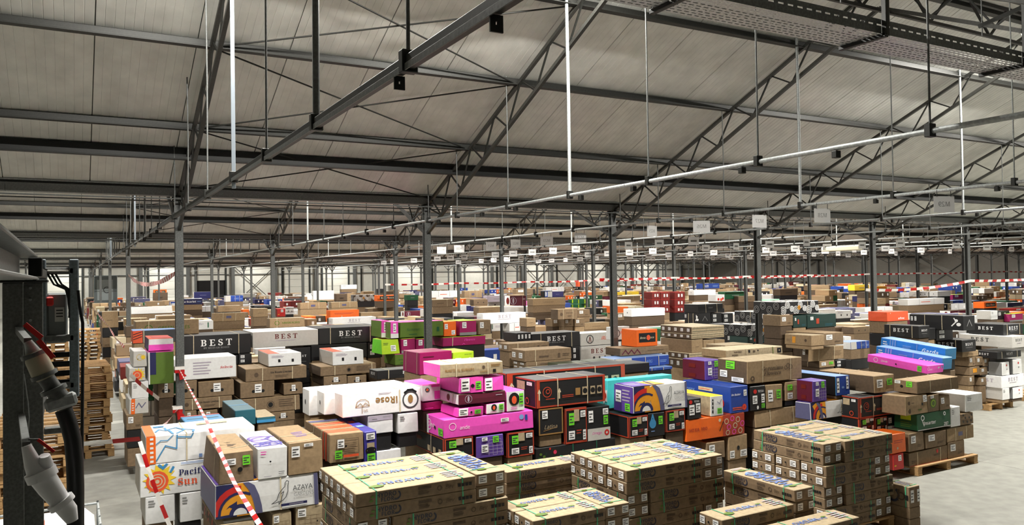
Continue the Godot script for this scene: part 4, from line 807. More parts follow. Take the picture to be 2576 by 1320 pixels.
	["green_carton", 31.51, 31.99, 1.02, 1.32, -47.94, -47.44, 0, "green_end", "green carton end, upper left, far field between second and third columns"],
	["tan_carton", 11.18, 12.13, 1.03, 1.22, -13.50, -12.50, 0, "tanstripe", "lowest long tan carton, third course, neat tan stack right of the orange carton"],
	["tan_carton", 5.03, 5.39, 1.03, 1.36, -9.35, -8.35, 0, "latin_end", "black carton end with tan frame, gold script, third course, black and orange stack"],
	["white_carton", 1.62, 1.91, 1.01, 1.32, -9.15, -8.15, 0, "whiteblue", "white carton with violet scroll pattern on top, top course, stack beside the sun-print carton"],
	["brown_carton", 9.21, 9.65, 1.10, 1.38, -9.20, -8.20, 0, "b_lab3", "brown carton end with green label above white, brown stack beside the royal blue one"],
	["tan_carton", 28.32, 28.89, 1.04, 1.34, -28.01, -27.51, 0, "b_plain", "tan carton end beside fourth column, far field around the fourth column"],
	["brown_carton", 1.92, 2.28, 1.01, 1.35, -9.15, -8.15, 0, "brown2", "brown carton with violet lettering on top, top course, stack beside the sun-print carton"],
	["white_carton", 7.73, 7.97, 1.02, 1.30, -9.00, -8.20, 0, "ecua", "white carton end with black lettering, yellow top, top course, royal blue stack"],
	["white_carton", 17.07, 17.98, 1.10, 1.25, -10.06, -9.50, 0, "best", "black carton with faint white lettering, third course, white pallet at the right edge"],
	["brown_carton", 4.44, 4.81, 1.05, 1.22, -15.00, -14.20, 0, "b_lab4", "brown carton end with one white label, third course, brown stack under the black lettered cartons"],
	["brown_carton", 8.81, 9.15, 1.02, 1.37, -9.20, -8.20, 0, "b_lab2", "brown carton end with white and green labels, brown stack beside the royal blue one"],
	["blue_carton", 8.11, 8.46, 1.02, 1.40, -9.20, -8.20, 0, "deruit", "royal blue carton with red rosettes, top course, royal blue stack"],
	["red_carton", 30.08, 30.96, 1.06, 1.36, -16.47, -16.26, 0, "mag_lab", "maroon carton with label, far field at the right"],
	["white_carton", 7.32, 7.56, 1.02, 1.30, -8.69, -8.20, 0, "blackred", "black carton end with red and white labels, top course, royal blue stack"],
	["white_carton", 8.50, 8.80, 1.02, 1.37, -9.20, -8.20, 0, "vessa", "black carton end with white lettering, second course, brown stack beside the royal blue one"],
	["brown_carton", 4.00, 4.44, 1.08, 1.24, -15.00, -14.20, 0, "b_lab4", "brown carton end with two white labels, third course, brown stack under the black lettered cartons"],
	["brown_carton", 2.35, 2.72, 1.08, 1.38, -9.15, -8.15, 0, "striped", "brown carton with orange stripes on top, top course, stack beside the sun-print carton"],
	["brown_carton", 1.23, 1.48, 1.09, 1.39, -15.00, -14.20, 0, "b_lab4", "dark brown carton end with grey label, second course, stack behind nearest column"],
	["white_carton", 30.67, 32.61, 1.09, 1.39, -23.23, -22.73, 0, "w_strap", "white carton with pale pink lid, far field at the right"],
	["brown_carton", 1.86, 2.44, 1.05, 1.32, -15.00, -14.20, 0, "b_lab4", "brown carton end with tilted white label, second course, stack behind nearest column"],
	["green_carton", 2.73, 2.87, 1.02, 1.37, -9.15, -8.15, 0, "purple_end", "narrow royal blue carton with green sticker, top course, stack beside the sun-print carton"],
	["white_carton", 14.30, 15.39, 1.11, 1.41, -36.88, -36.38, 0, "maroon", "maroon carton with white curl, far field beyond the black serif-lettered row"],
	["white_carton", 9.79, 10.79, 1.11, 1.44, -15.00, -14.40, 0, "best_w2", "white carton with red serif lettering, three icons, black and white stack beside the third column"],
	["blue_carton", 9.44, 9.75, 1.10, 1.41, -8.19, -7.90, 0, "violet_end", "violet carton end with dark red side, top course, stack left of the brown pallet"],
	["white_carton", 0.68, 1.80, 1.07, 1.37, -9.90, -9.20, 0, "pac_top", "white carton with orange strip and blue flower outline, stack in front of nearest column"],
	["white_carton", 9.25, 10.42, 1.12, 1.19, -12.60, -12.10, 0, "abg", "lower blue carton with white loose flap, third course, pile right of the third column"],
	["green_carton", 30.23, 30.71, 1.08, 1.42, -45.26, -44.76, 0, "green_end", "green carton end, upper right, far field between second and third columns"],
	["white_carton", 9.95, 10.26, 1.15, 1.44, -8.90, -7.90, 0, "blue_end", "blue carton end with white strips, top course, stack left of the brown pallet"],
	["brown_carton", 19.69, 20.35, 1.13, 1.43, -26.78, -26.28, 0, "b_lab", "brown carton right of third column, far field between second and third columns"],
	["brown_carton", 1.59, 1.84, 1.05, 1.35, -15.00, -14.20, 0, "b_hole2", "brown carton end with dark hole, second course, stack behind nearest column"],
	["brown_carton", 16.13, 16.57, 1.14, 1.44, -24.57, -24.07, 0, "b_lab", "brown carton, right of three, far field between second and third columns"],
	["brown_carton", 15.47, 15.97, 1.14, 1.44, -25.08, -24.58, 0, "b_lab", "brown carton, left of three, far field between second and third columns"],
	["printed_carton", 1.83, 2.09, 1.14, 1.34, -11.60, -10.60, 0, "teal", "teal carton with darker end, tilted on the pile, teal pile behind the sun-print stack"],
	["black_carton", 9.56, 9.77, 1.14, 1.46, -15.00, -14.40, 0, "k_lab", "black carton end under the lettered one, black and white stack beside the third column"],
	["brown_carton", 15.72, 16.12, 1.15, 1.45, -24.58, -24.16, 0, "b_lab", "brown carton, middle of three, far field between second and third columns"],
	["white_carton", 29.70, 30.49, 1.15, 1.45, -16.98, -16.48, 0, "ring", "black carton with white ring, far field at the right"],
	["tan_carton", 2.10, 2.34, 1.15, 1.23, -11.20, -10.60, 0, "teal3", "tan and teal carton end, top course, teal pile behind the sun-print stack"],
	["white_carton", 15.23, 15.81, 1.15, 1.38, -16.10, -15.50, 0, "k_lab4", "black carton end with four white labels, fourth course, black pile left of the fourth column"],
	["brown_carton", 13.81, 15.87, 1.17, 1.47, -40.95, -40.45, 0, "b_cream", "dark brown carton with cream top, far field beyond the black serif-lettered row"],
	["pink_carton", 47.45, 48.86, 1.15, 1.48, -29.49, -28.99, 0, "mag_lab", "magenta-topped carton, far field at the right"],
	["blue_carton", 1.23, 1.71, 1.18, 1.25, -11.10, -10.60, 0, "teal2", "flat blue-teal carton with red edge, top course, teal pile behind the sun-print stack"],
	["white_carton", 3.32, 3.58, 1.19, 1.42, -9.30, -8.70, 0, "w_end", "plain white carton end with short grey dashes, white stack behind the front column stacks"],
	["brown_carton", 10.85, 11.88, 1.18, 1.39, -7.59, -7.20, 0, "b_crush2", "crumpled brown carton with sagging top, top course, brown pallet at the aisle"],
	["printed_carton", 6.33, 7.49, 1.19, 1.58, -8.94, -8.70, 0, "turq", "long turquoise carton with flower gear print, top course, turquoise and bird-logo stack"],
	["tan_carton", 16.33, 16.92, 1.16, 1.29, -10.30, -9.80, 0, "b_plain", "flat tan carton lying on top, second course, pile left of white pallet"],
	["white_carton", 3.73, 4.93, 1.15, 1.38, -8.80, -8.30, 0, "qando", "long hot pink carton with white script, fourth course, pink stack"],
	["brown_carton", 13.28, 14.38, 1.15, 1.44, -11.41, -11.20, 0, "b_long", "long brown carton side with straps, second course, brown stack with orange sticker"],
	["brown_carton", 10.43, 10.90, 1.18, 1.44, -8.60, -7.60, 0, "b_lab2", "brown carton end with green and white labels, top course, stack left of the brown pallet"],
	["green_carton", 29.08, 29.57, 1.17, 1.51, -42.84, -42.34, 0, "green_end", "green carton end, far right, far field between second and third columns"],
	["brown_carton", 13.55, 13.97, 1.15, 1.48, -11.84, -11.42, 0, "b_dark", "long brown carton with dark print, second course, brown stack with orange sticker"],
	["white_carton", 6.39, 7.31, 1.19, 1.54, -8.62, -8.20, 0, "azaya2", "white carton with bird logo and violet end, top course, turquoise and bird-logo stack"],
	["brown_carton", 2.96, 3.26, 1.22, 1.43, -9.30, -8.70, 0, "u_end", "white carton end with brown band, second course, white stack behind the front column stacks"],
	["black_carton", 36.35, 37.38, 1.22, 1.52, -21.26, -20.76, 0, "orblack", "orange and black carton, far field at the right"],
	["white_carton", 0.81, 1.05, 1.20, 1.46, -14.40, -13.60, 0, "w_end", "plain grey-white carton end, fourth course, left corner stack"],
	["white_carton", 24.94, 25.77, 1.25, 1.55, -20.21, -19.71, 0, "w_holes", "white low carton with two holes, far field around the fourth column"],
	["brown_carton", 30.53, 31.33, 1.25, 1.55, -31.70, -31.20, 0, "b_orlab", "brown carton end with orange sticker, far field around the fourth column"],
	["green_carton", 8.60, 9.08, 1.25, 1.38, -12.70, -11.90, 0, "greygreen", "open flat green-grey carton, top course, green-grey pile right of the tan stack"],
	["brown_carton", 3.94, 5.01, 1.25, 1.43, -15.00, -14.20, 0, "sisrose2", "long brown carton with round dark seal, second course, brown stack under the black lettered cartons"],
	["printed_carton", 21.41, 22.79, 1.25, 1.55, -41.55, -41.05, 0, "w_holes", "grey carton with two dark dots, far field between second and third columns"],
	["white_carton", 3.73, 4.09, 1.27, 1.69, -16.00, -15.40, 0, "best", "black carton with cropped white serif lettering, third course, long black row behind the brown stacks"],
	["tan_carton", 11.22, 12.17, 1.22, 1.35, -13.50, -12.50, 0, "tanstripe", "long tan carton with grey stripes low down, neat tan stack right of the orange carton"],
	["black_carton", 14.72, 15.21, 1.28, 1.47, -14.20, -13.60, 0, "k_lab", "black swirl carton end with orange tab, fourth course, swirl-print stack right of the fourth column"],
	["white_carton", 9.16, 10.51, 1.19, 1.39, -12.80, -12.30, 0, "abg", "blue and white carton with white script, third course, pile right of the third column"],
	["orange_carton", 40.73, 42.88, 1.28, 1.58, -54.48, -53.98, 0, "yellow", "yellow long carton, far field between second and third columns"],
	["white_carton", 4.56, 5.71, 1.28, 1.43, -13.31, -12.90, 0, "best", "low black carton with white letters, top course, low pile left of the magenta carton"],
	["white_carton", 32.28, 34.30, 1.28, 1.58, -43.56, -43.06, 0, "b_cream", "flat white-topped carton, far field between second and third columns"],
	["blue_carton", 15.32, 16.92, 1.28, 1.58, -47.16, -46.66, 0, "slate", "slate blue long carton, far field beyond the black serif-lettered row"],
	["brown_carton", 7.12, 8.08, 1.29, 1.39, -12.70, -12.20, 0, "b_row", "brown carton with row of end labels, second course, tan stack behind the long black carton"],
	["white_carton", 16.10, 16.60, 1.29, 1.54, -10.37, -9.67, 0, "best", "black carton with white lettering, half hidden, third course, black stack right of the sixth column"],
	["brown_carton", 15.73, 16.61, 1.30, 1.60, -35.57, -35.07, 0, "b_dark", "dark brown low carton, far field beyond the black serif-lettered row"],
	["white_carton", 27.12, 27.51, 1.30, 1.60, -15.76, -15.26, 0, "w_end", "white tablet-like carton end, far field at the right"],
	["brown_carton", 2.63, 3.69, 1.25, 1.48, -15.00, -14.20, 0, "sisrose", "long brown carton with dark company lettering, second course, brown stack right of nearest column"],
	["tan_carton", 13.46, 13.83, 1.30, 1.60, -23.52, -23.02, 0, "b_plain", "tan carton end, far field between second and third columns"],
	["white_carton", 14.04, 14.71, 1.31, 1.49, -14.20, -13.60, 0, "dkteal", "teal carton end with white side, at the bottom, swirl-print stack right of the fourth column"],
	["white_carton", 23.92, 24.85, 1.33, 1.63, -20.16, -19.66, 0, "white_h", "long white carton with flat top, far field around the fourth column"],
	["white_carton", 9.25, 10.18, 1.33, 1.63, -36.70, -36.20, 0, "k_lab4", "black carton row with four white labels, far field beyond the black serif-lettered row"],
	["white_carton", 8.05, 9.66, 1.35, 1.65, -27.87, -27.37, 0, "best_w3", "white carton with faint serif lettering, far field beyond the black serif-lettered row"],
	["white_carton", 17.20, 17.70, 1.34, 1.59, -10.39, -9.26, 0, "best_g", "grey-white carton with large dark lettering, second course, white pallet at the right edge"],
	["white_carton", 16.65, 16.91, 1.35, 1.65, -34.72, -34.22, 0, "navy", "navy carton with white side, far field beyond the black serif-lettered row"],
	["green_carton", 7.55, 8.22, 1.35, 1.44, -12.19, -11.40, 0, "greygreen", "flat dark green-grey carton, top course, green-grey pile right of the tan stack"],
	["green_carton", 5.38, 5.88, 1.35, 1.57, -14.80, -14.20, 0, "greenlong", "olive green carton under the magenta ends, pink and green stack behind the second column"],
	["black_carton", 4.91, 6.84, 1.37, 1.75, -9.45, -8.95, 0, "blackor", "long black carton behind the flower-ring one, top course, black and orange stack"],
	["tan_carton", 11.94, 12.23, 1.35, 1.60, -13.50, -12.50, 0, "b_plain", "square tan carton end, right, second course, neat tan stack right of the orange carton"],
	["brown_carton", 17.52, 18.11, 1.37, 1.67, -26.42, -25.92, 0, "b_lab", "brown carton end with label, right, far field between second and third columns"],
	["tan_carton", 7.11, 8.08, 1.39, 1.47, -12.70, -12.20, 0, "tanlong", "long tan carton with strap underneath, second course, tan stack behind the long black carton"],
	["white_carton", 3.90, 4.24, 1.38, 1.49, -8.79, -8.30, 0, "pink_end", "pink carton end with white and green stickers, third course, pink stack"],
	["brown_carton", 34.27, 34.90, 1.38, 1.68, -25.19, -24.69, 0, "b_plain", "brown carton end, far field at the right"],
	["tan_carton", 11.62, 11.93, 1.35, 1.61, -13.50, -12.50, 0, "b_plain", "square tan carton end, middle, second course, neat tan stack right of the orange carton"],
	["white_carton", 33.90, 36.70, 1.38, 1.68, -23.34, -22.84, 0, "w_strap", "grey-white carton row, far field at the right"],
	["white_carton", 4.28, 4.53, 1.38, 1.51, -9.30, -8.30, 0, "pw_end", "pink-white carton end with dark round picture, third course, pink stack"],
	["white_carton", 2.45, 3.64, 1.39, 1.70, -9.64, -9.34, 0, "white_h", "plain white carton at the back, top course, white stack behind the front column stacks"],
	["white_carton", 8.29, 8.61, 1.40, 1.70, -9.40, -8.90, 0, "violet_end", "violet carton end with white label, top course, brown stack beside the royal blue one"],
	["white_carton", 12.91, 14.70, 1.32, 1.70, -25.69, -25.19, 0, "best_w3", "white carton with faint serif lettering, far field between second and third columns"],
	["white_carton", 16.82, 18.48, 1.40, 2.15, -62.85, -62.35, 0, "white_h", "large white carton, far field beyond the black serif-lettered row"],
	["tan_carton", 11.29, 11.61, 1.35, 1.63, -13.50, -12.50, 0, "b_plain", "square tan carton end, left, second course, neat tan stack right of the orange carton"],
	["white_carton", 5.25, 5.56, 1.40, 1.71, -16.00, -15.40, 0, "k_lab", "black carton end with two white labels, second course, long black row behind the brown stacks"],
	["white_carton", 1.48, 2.48, 1.36, 1.72, -15.00, -14.20, 0, "selecta", "white carton with red script lettering, top course, stack behind nearest column"],
	["white_carton", 45.27, 46.18, 1.41, 1.71, -29.68, -29.18, 0, "w_holes", "white carton with two holes beside it, far field at the right"],
	["pink_carton", 3.68, 3.95, 1.41, 1.51, -9.40, -8.80, 0, "mag_end", "magenta carton end under the round logo, third course, pink stack"],
	["tan_carton", 8.44, 9.58, 1.41, 1.74, -8.80, -8.20, 0, "ger", "long tan carton with dark script lettering, top course, brown stack beside the royal blue one"],
	["black_carton", 15.64, 16.14, 1.39, 1.61, -16.60, -16.00, 0, "black", "black carton with crumpled side, third course, black pile left of the fourth column"],
	["white_carton", 12.20, 12.65, 1.41, 1.55, -9.03, -7.92, 0, "qando2", "long hot pink carton with white script, blue and pink pile beside the sixth column"],
	["black_carton", 5.00, 6.05, 1.37, 1.72, -8.85, -8.35, 0, "blackor", "long black carton with orange edges, flower ring, top course, black and orange stack"],
	["pink_carton", 4.56, 4.81, 1.38, 1.63, -9.30, -8.30, 0, "pw_end", "pale pink carton end with dark round picture, third course, pink stack"],
	["white_carton", 5.29, 6.61, 1.42, 1.72, -44.97, -44.47, 0, "w_strap", "white long carton with grey strap, far field left of the second-row column"],
	["black_carton", 4.10, 5.24, 1.42, 1.72, -16.00, -15.40, 0, "black", "long black carton under the strapped one, second course, long black row behind the brown stacks"],
	["brown_carton", 6.17, 7.34, 1.42, 2.15, -74.99, -74.59, 0, "b_dark", "dark brown open carton, far field left of the second-row column"],
	["white_carton", 3.24, 4.14, 1.42, 1.72, -28.36, -27.86, 0, "wgreen", "white carton with green print, far field left of the second-row column"],
	["white_carton", 2.54, 3.66, 1.44, 1.70, -9.32, -9.02, 0, "white_h", "plain white carton directly behind the gold-lettered one, white stack behind the front column stacks"],
	["black_carton", 2.73, 2.97, 1.44, 1.64, -16.00, -15.40, 0, "k_lab", "fourth black carton end with small pale label, long black row behind the brown stacks"],
	["white_carton", 12.55, 13.25, 1.44, 1.74, -30.17, -29.67, 0, "w_end", "grey-white carton end, far field beyond the black serif-lettered row"],
	["brown_carton", 9.51, 10.77, 1.39, 1.55, -13.10, -12.60, 0, "zigzag", "long brown carton with dark zigzag, second course, pile right of the third column"],
	["white_carton", 12.65, 12.92, 1.45, 1.65, -9.19, -7.94, 0, "garda", "lower blue carton with white lettering, top course, blue and pink pile beside the sixth column"],
	["white_carton", 20.49, 20.86, 1.45, 1.75, -35.49, -34.99, 0, "pw_end", "pink and white label carton, far field between second and third columns"],
	["black_carton", 2.40, 2.72, 1.45, 1.62, -16.00, -15.40, 0, "k_lab", "third black carton end with small pale label, long black row behind the brown stacks"],
	["white_carton", 2.66, 3.62, 1.44, 1.71, -9.00, -8.70, 0, "irose", "white carton with upside-down gold lettering, top course, white stack behind the front column stacks"],
	["black_carton", 2.06, 2.39, 1.47, 1.63, -16.00, -15.40, 0, "k_lab", "second black carton end with small pale label, long black row behind the brown stacks"],
	["white_carton", 17.82, 19.39, 1.48, 1.77, -23.38, -22.88, 0, "white_h", "white bulging carton, far field between second and third columns"],
	["black_carton", 1.73, 2.05, 1.48, 1.64, -16.00, -15.40, 0, "k_lab", "black carton end with small pale label, second course, long black row behind the brown stacks"],
	["white_carton", 1.05, 1.42, 1.40, 1.91, -14.40, -13.60, 0, "greenbox", "green and white carton with navy strip, third course, left corner stack"],
	["red_carton", 20.84, 21.37, 1.48, 1.73, -24.50, -24.00, 0, "darkred", "dark red carton, right column, bottom, stack left of the fourth near column"],
	["white_carton", 3.02, 3.60, 1.49, 1.72, -15.10, -14.20, 0, "w_holes", "white carton end with two hand holes, top course, brown stack right of nearest column"],
	["tan_carton", 1.58, 2.33, 1.49, 1.79, -30.77, -30.27, 0, "b_strap", "tan carton with red stripe at left, far field left of the second-row column"],
	["white_carton", 0.77, 1.01, 1.47, 1.68, -14.40, -13.60, 0, "sun_end2", "white carton end with orange sun print, third course, left corner stack"],
	["white_carton", 4.17, 4.76, 1.43, 1.69, -15.10, -14.20, 0, "w_holes", "white carton end with two hand holes, tilted, brown stack under the black lettered cartons"],
	["brown_carton", 14.47, 15.51, 1.50, 1.79, -29.10, -28.60, 0, "b_plain", "brown carton, far field between second and third columns"],
	["tan_carton", 13.45, 14.07, 1.49, 1.75, -11.95, -10.95, 0, "b_lab", "tan carton end with one pale label, top course, brown stack with orange sticker"],
	["white_carton", 42.10, 43.13, 1.51, 1.81, -28.32, -27.82, 0, "w_holes", "white carton with two holes, far field at the right"],
	["black_carton", 6.38, 7.81, 1.51, 1.65, -10.05, -9.60, 0, "black", "flat black carton further back, second course, black and orange stack"],
	["brown_carton", 5.48, 6.59, 1.51, 1.81, -26.00, -25.50, 0, "acres", "long brown carton with green seal, far field left of the second-row column"],
	["red_carton", 20.13, 20.60, 1.51, 1.75, -24.50, -24.00, 0, "darkred", "dark red carton, middle column, bottom, stack left of the fourth near column"],
	["white_carton", 9.79, 10.79, 1.45, 1.73, -15.00, -14.40, 0, "irose2", "white carton with rose emblem and red script, black and white stack beside the third column"],
	["white_carton", 42.77, 43.98, 1.51, 1.81, -27.50, -27.00, 0, "white_h", "long white carton, far field at the right"],
	["brown_carton", 15.22, 16.06, 1.45, 1.82, -24.29, -23.79, 0, "sisrose", "brown carton with dark lettering, far field between second and third columns"],
	["tan_carton", 12.90, 13.30, 1.52, 1.74, -11.48, -10.80, 0, "tanorange", "long tan carton with orange sticker, top course, brown stack with orange sticker"],
	["tan_carton", 18.85, 19.70, 1.52, 1.82, -38.33, -37.83, 0, "b_hole2", "tan carton with small hole, far field between second and third columns"],
	["red_carton", 19.68, 20.11, 1.53, 1.77, -24.50, -24.00, 0, "darkred", "dark red carton, left column, bottom, stack left of the fourth near column"],
	["white_carton", 14.03, 15.21, 1.49, 1.77, -14.40, -13.60, 0, "swirl", "black carton with white swirls, lower left, third course, swirl-print stack right of the fourth column"],
	["tan_carton", 7.08, 8.09, 1.47, 1.68, -12.70, -12.20, 0, "tanlong", "long tan carton, two white end labels, top course, tan stack behind the long black carton"],
	["white_carton", 3.67, 3.92, 1.52, 1.72, -9.40, -8.80, 0, "pw_end2", "white and pink carton end with round logo, second course, pink stack"],
	["black_carton", 16.57, 16.99, 1.54, 1.84, -17.60, -17.00, 0, "k_lab", "black carton end with two labels, right, second course, black pile left of the fourth column"],
	["blue_carton", 9.40, 11.01, 1.55, 2.15, -74.46, -73.96, 0, "navy", "navy carton with dark top, far field left of the second-row column"],
	["tan_carton", 6.10, 7.15, 1.55, 1.85, -40.08, -39.58, 0, "b_plain", "tan carton lying on the violet-marked one, far field left of the second-row column"],
	["red_carton", 3.92, 4.55, 1.52, 1.65, -9.00, -8.30, 0, "maroon", "dark maroon carton with ring emblem, second course, pink stack"],
	["pink_carton", 4.56, 5.09, 1.55, 1.89, -11.70, -11.00, 0, "magbig", "large bulging magenta carton with strap, top course, magenta pile behind the pink stack"],
	["white_carton", 8.54, 9.78, 1.46, 1.78, -15.00, -14.40, 0, "best", "black carton with white serif lettering, second course, black and white stack beside the third column"],
	["black_carton", 16.13, 16.54, 1.56, 1.86, -17.60, -17.00, 0, "k_lab", "black carton end with two labels, second course, black pile left of the fourth column"],
	["white_carton", 15.64, 16.11, 1.57, 1.88, -17.60, -17.00, 0, "leaf", "black carton with white leaf sketch, second course, black pile left of the fourth column"],
	["brown_carton", 9.61, 10.97, 1.57, 1.71, -10.40, -9.80, 0, "naranjo", "tan carton with stamped brown lettering, top course, pile behind the brown stack"],
	["brown_carton", 15.61, 16.18, 1.54, 1.78, -10.70, -9.90, 0, "k_lab", "black carton end with brown label, second course, black stack right of the sixth column"],
	["white_carton", 12.93, 13.25, 1.58, 1.78, -9.29, -8.06, 0, "garda", "upper blue carton with white lettering, top course, blue and pink pile beside the sixth column"],
	["white_carton", 15.16, 15.58, 1.58, 1.81, -10.70, -9.90, 0, "k_lab", "black carton end with two white labels, second course, black stack right of the sixth column"],
	["orange_carton", 8.21, 9.30, 1.59, 1.89, -28.70, -28.20, 0, "orange_end", "long orange carton with open lid, far field beyond the black serif-lettered row"],
	["white_carton", 5.81, 6.14, 1.57, 1.84, -14.80, -14.20, 0, "mag_lab", "magenta carton end with white label, right, pink and green stack behind the second column"],
	["brown_carton", 4.35, 5.43, 1.60, 1.90, -29.79, -29.29, 0, "b_strap", "brown strapped carton with violet mark, far field left of the second-row column"],
	["tan_carton", 7.14, 8.04, 1.60, 1.75, -13.30, -12.90, 0, "tanlong", "long tan carton tilted at the back, top course, tan stack behind the long black carton"],
	["white_carton", 5.51, 5.80, 1.57, 1.86, -14.80, -14.20, 0, "mag_lab", "magenta carton end with white label, left, pink and green stack behind the second column"],
	["white_carton", 17.32, 18.08, 1.59, 1.82, -10.25, -9.50, 0, "best", "black carton with white lettering on its end, top course, white pallet at the right edge"],
	["tan_carton", 10.27, 10.98, 1.61, 1.71, -11.00, -10.50, 0, "b_plain", "cream-topped tan carton behind the stamped one, top course, pile behind the brown stack"],
	["brown_carton", 15.36, 15.78, 1.62, 2.15, -49.43, -48.93, 0, "b_plain", "tan carton end beside the dark brown one, far field beyond the black serif-lettered row"],
	["black_carton", 9.92, 10.47, 1.55, 1.90, -13.10, -12.60, 0, "orblack", "orange carton with black panel, cream script, top course, pile right of the third column"],
	["green_carton", 5.12, 5.49, 1.57, 1.87, -14.80, -14.20, 0, "lime", "lime green crumpled carton, second course, pink and green stack behind the second column"],
	["printed_carton", 21.12, 22.57, 1.56, 1.93, -41.15, -40.65, 0, "lilac", "pale lilac carton, far field between second and third columns"],
	["black_carton", 8.18, 8.53, 1.63, 1.82, -15.00, -14.40, 0, "k_lab4", "black carton end with four labels, top course, black and white stack beside the third column"],
	["tan_carton", 11.00, 12.33, 1.63, 1.93, -38.04, -37.54, 0, "b_strap", "tan carton with two straps, far field beyond the black serif-lettered row"],
	["white_carton", 9.97, 10.44, 1.63, 1.91, -13.70, -13.49, 0, "irose2", "white carton with rose emblem end, top course, pile right of the third column"],
	["brown_carton", 27.32, 28.88, 1.64, 1.94, -27.27, -26.98, 0, "b_cream", "brown carton with cream top, far field around the fourth column"],
	["white_carton", 7.54, 7.87, 1.64, 1.94, -32.63, -32.13, 0, "w_holes", "white carton end with dark hole, far field left of the second-row column"],
	["white_carton", 14.80, 15.16, 1.64, 1.89, -10.53, -9.76, 0, "best", "black carton with large white serif lettering, second course, black stack right of the sixth column"],
	["tan_carton", 0.81, 1.26, 1.65, 2.15, -27.53, -27.03, 0, "b_plain", "tan carton leaning at the aisle, far field left of the second-row column"],
	["pink_carton", 6.38, 7.33, 1.65, 1.84, -14.80, -14.20, 0, "maglong", "long magenta carton with pale script, second course, pink and green stack behind the second column"],
	["tan_carton", 11.29, 12.22, 1.64, 1.75, -13.50, -12.50, 0, "tanstripe", "grey-striped long tan carton, second, top course, neat tan stack right of the orange carton"],
	["tan_carton", 22.73, 24.03, 1.67, 2.15, -47.46, -46.96, 0, "b_strap", "tan carton with red sketch, far field beyond the black serif-lettered row"],
	["white_carton", 2.99, 4.24, 1.73, 2.04, -16.40, -15.40, 0, "best_w", "white carton with large dark red serif lettering, long black row behind the brown stacks"],
	["white_carton", 1.72, 2.96, 1.65, 2.02, -16.40, -15.40, 0, "best", "black carton with large white serif lettering, top course, long black row behind the brown stacks"],
	["red_carton", 17.42, 18.29, 1.68, 2.15, -31.77, -31.27, 0, "maroon", "dark maroon carton, far field between second and third columns"],
	["white_carton", 6.60, 6.90, 1.68, 1.98, -29.96, -29.46, 0, "red_end", "red carton beside white one, far field left of the second-row column"],
	["brown_carton", 14.18, 14.87, 1.69, 2.15, -47.84, -47.34, 0, "b_dark", "dark brown carton, far field beyond the black serif-lettered row"],
	["green_carton", 3.94, 4.25, 1.65, 1.85, -9.00, -8.30, 0, "pink_end", "bright pink carton end with green sticker, second course, pink stack"],
	["white_carton", 5.11, 5.47, 1.70, 1.86, -11.70, -11.00, 0, "lime_end", "lime green carton end with white label, second course, magenta pile behind the pink stack"],
	["white_carton", 20.84, 22.89, 1.70, 2.15, -48.81, -48.31, 0, "w_strap", "white and pink lettered carton, far field beyond the black serif-lettered row"],
	["white_carton", 48.31, 50.61, 1.70, 2.15, -52.75, -52.25, 0, "olei", "royal blue carton with white lettering, far field around the fourth column"],
	["white_carton", 0.83, 1.03, 1.69, 1.94, -14.40, -13.60, 0, "sun_end", "white carton end with faint yellow sun, second course, left corner stack"],
	["tan_carton", 8.82, 10.02, 1.72, 2.02, -35.40, -34.90, 0, "b_strap", "tan strapped carton, far field beyond the black serif-lettered row"],
	["white_carton", 4.26, 4.53, 1.65, 1.84, -9.00, -8.30, 0, "pink_end2", "bright pink carton end with white sticker, second course, pink stack"],
	["green_carton", 22.67, 23.16, 1.72, 2.02, -21.29, -20.79, 0, "mint", "mint green carton, far field around the fourth column"],
	["brown_carton", 27.32, 28.71, 1.75, 2.15, -48.63, -48.13, 0, "b_lab", "brown carton with label, distant, far field between second and third columns"],
	["orange_carton", 50.78, 51.71, 1.75, 2.43, -75.50, -75.00, 0, "arf", "orange-red carton end, far field between second and third columns"],
	["green_carton", 14.22, 15.18, 1.76, 2.06, -12.50, -12.00, 0, "dkteal", "dark green carton with label, second course, swirl-print stack right of the fourth column"],
	["white_carton", 2.08, 3.62, 1.76, 2.06, -35.30, -34.80, 0, "w_bag", "white plastic-covered flat carton, far field left of the second-row column"],
	["white_carton", 25.25, 25.80, 1.76, 2.06, -26.82, -26.32, 0, "redflower", "white carton with red flowers, far field around the fourth column"],
	["white_carton", 31.67, 33.37, 1.77, 2.07, -35.27, -34.77, 0, "white_h", "long white carton, far field around the fourth column"],
	["red_carton", 20.84, 21.38, 1.73, 2.02, -24.50, -24.00, 0, "darkred", "dark red carton, right column, middle, stack left of the fourth near column"],
	["brown_carton", 5.41, 5.91, 1.77, 2.07, -28.27, -27.77, 0, "b_plain", "brown carton with cream top, far field left of the second-row column"],
	["white_carton", 8.12, 9.17, 1.78, 2.15, -50.47, -49.97, 0, "abg", "blue crate-like carton with white marks, far field left of the second-row column"],
	["tan_carton", 16.90, 18.54, 1.78, 2.08, -28.86, -28.36, 0, "b_plain", "long tan flattened carton, far field between second and third columns"],
	["orange_carton", 43.70, 45.14, 1.78, 2.15, -33.60, -33.10, 0, "yellow", "yellow carton, far field at the right"],
	["blue_carton", 24.45, 24.97, 1.78, 2.15, -40.13, -39.63, 0, "blue_end", "blue carton end, far field between second and third columns"],
	["brown_carton", 13.72, 14.96, 1.78, 2.15, -43.02, -42.52, 0, "swirlb", "brown carton with white curls, far field beyond the black serif-lettered row"],
	["white_carton", 14.82, 15.59, 1.77, 2.04, -14.80, -14.00, 0, "swirl", "black carton with white swirls, left middle, second course, swirl-print stack right of the fourth column"],
	["white_carton", 4.25, 5.54, 1.73, 2.05, -16.40, -15.40, 0, "best", "black carton with white serif lettering and strap, long black row behind the brown stacks"],
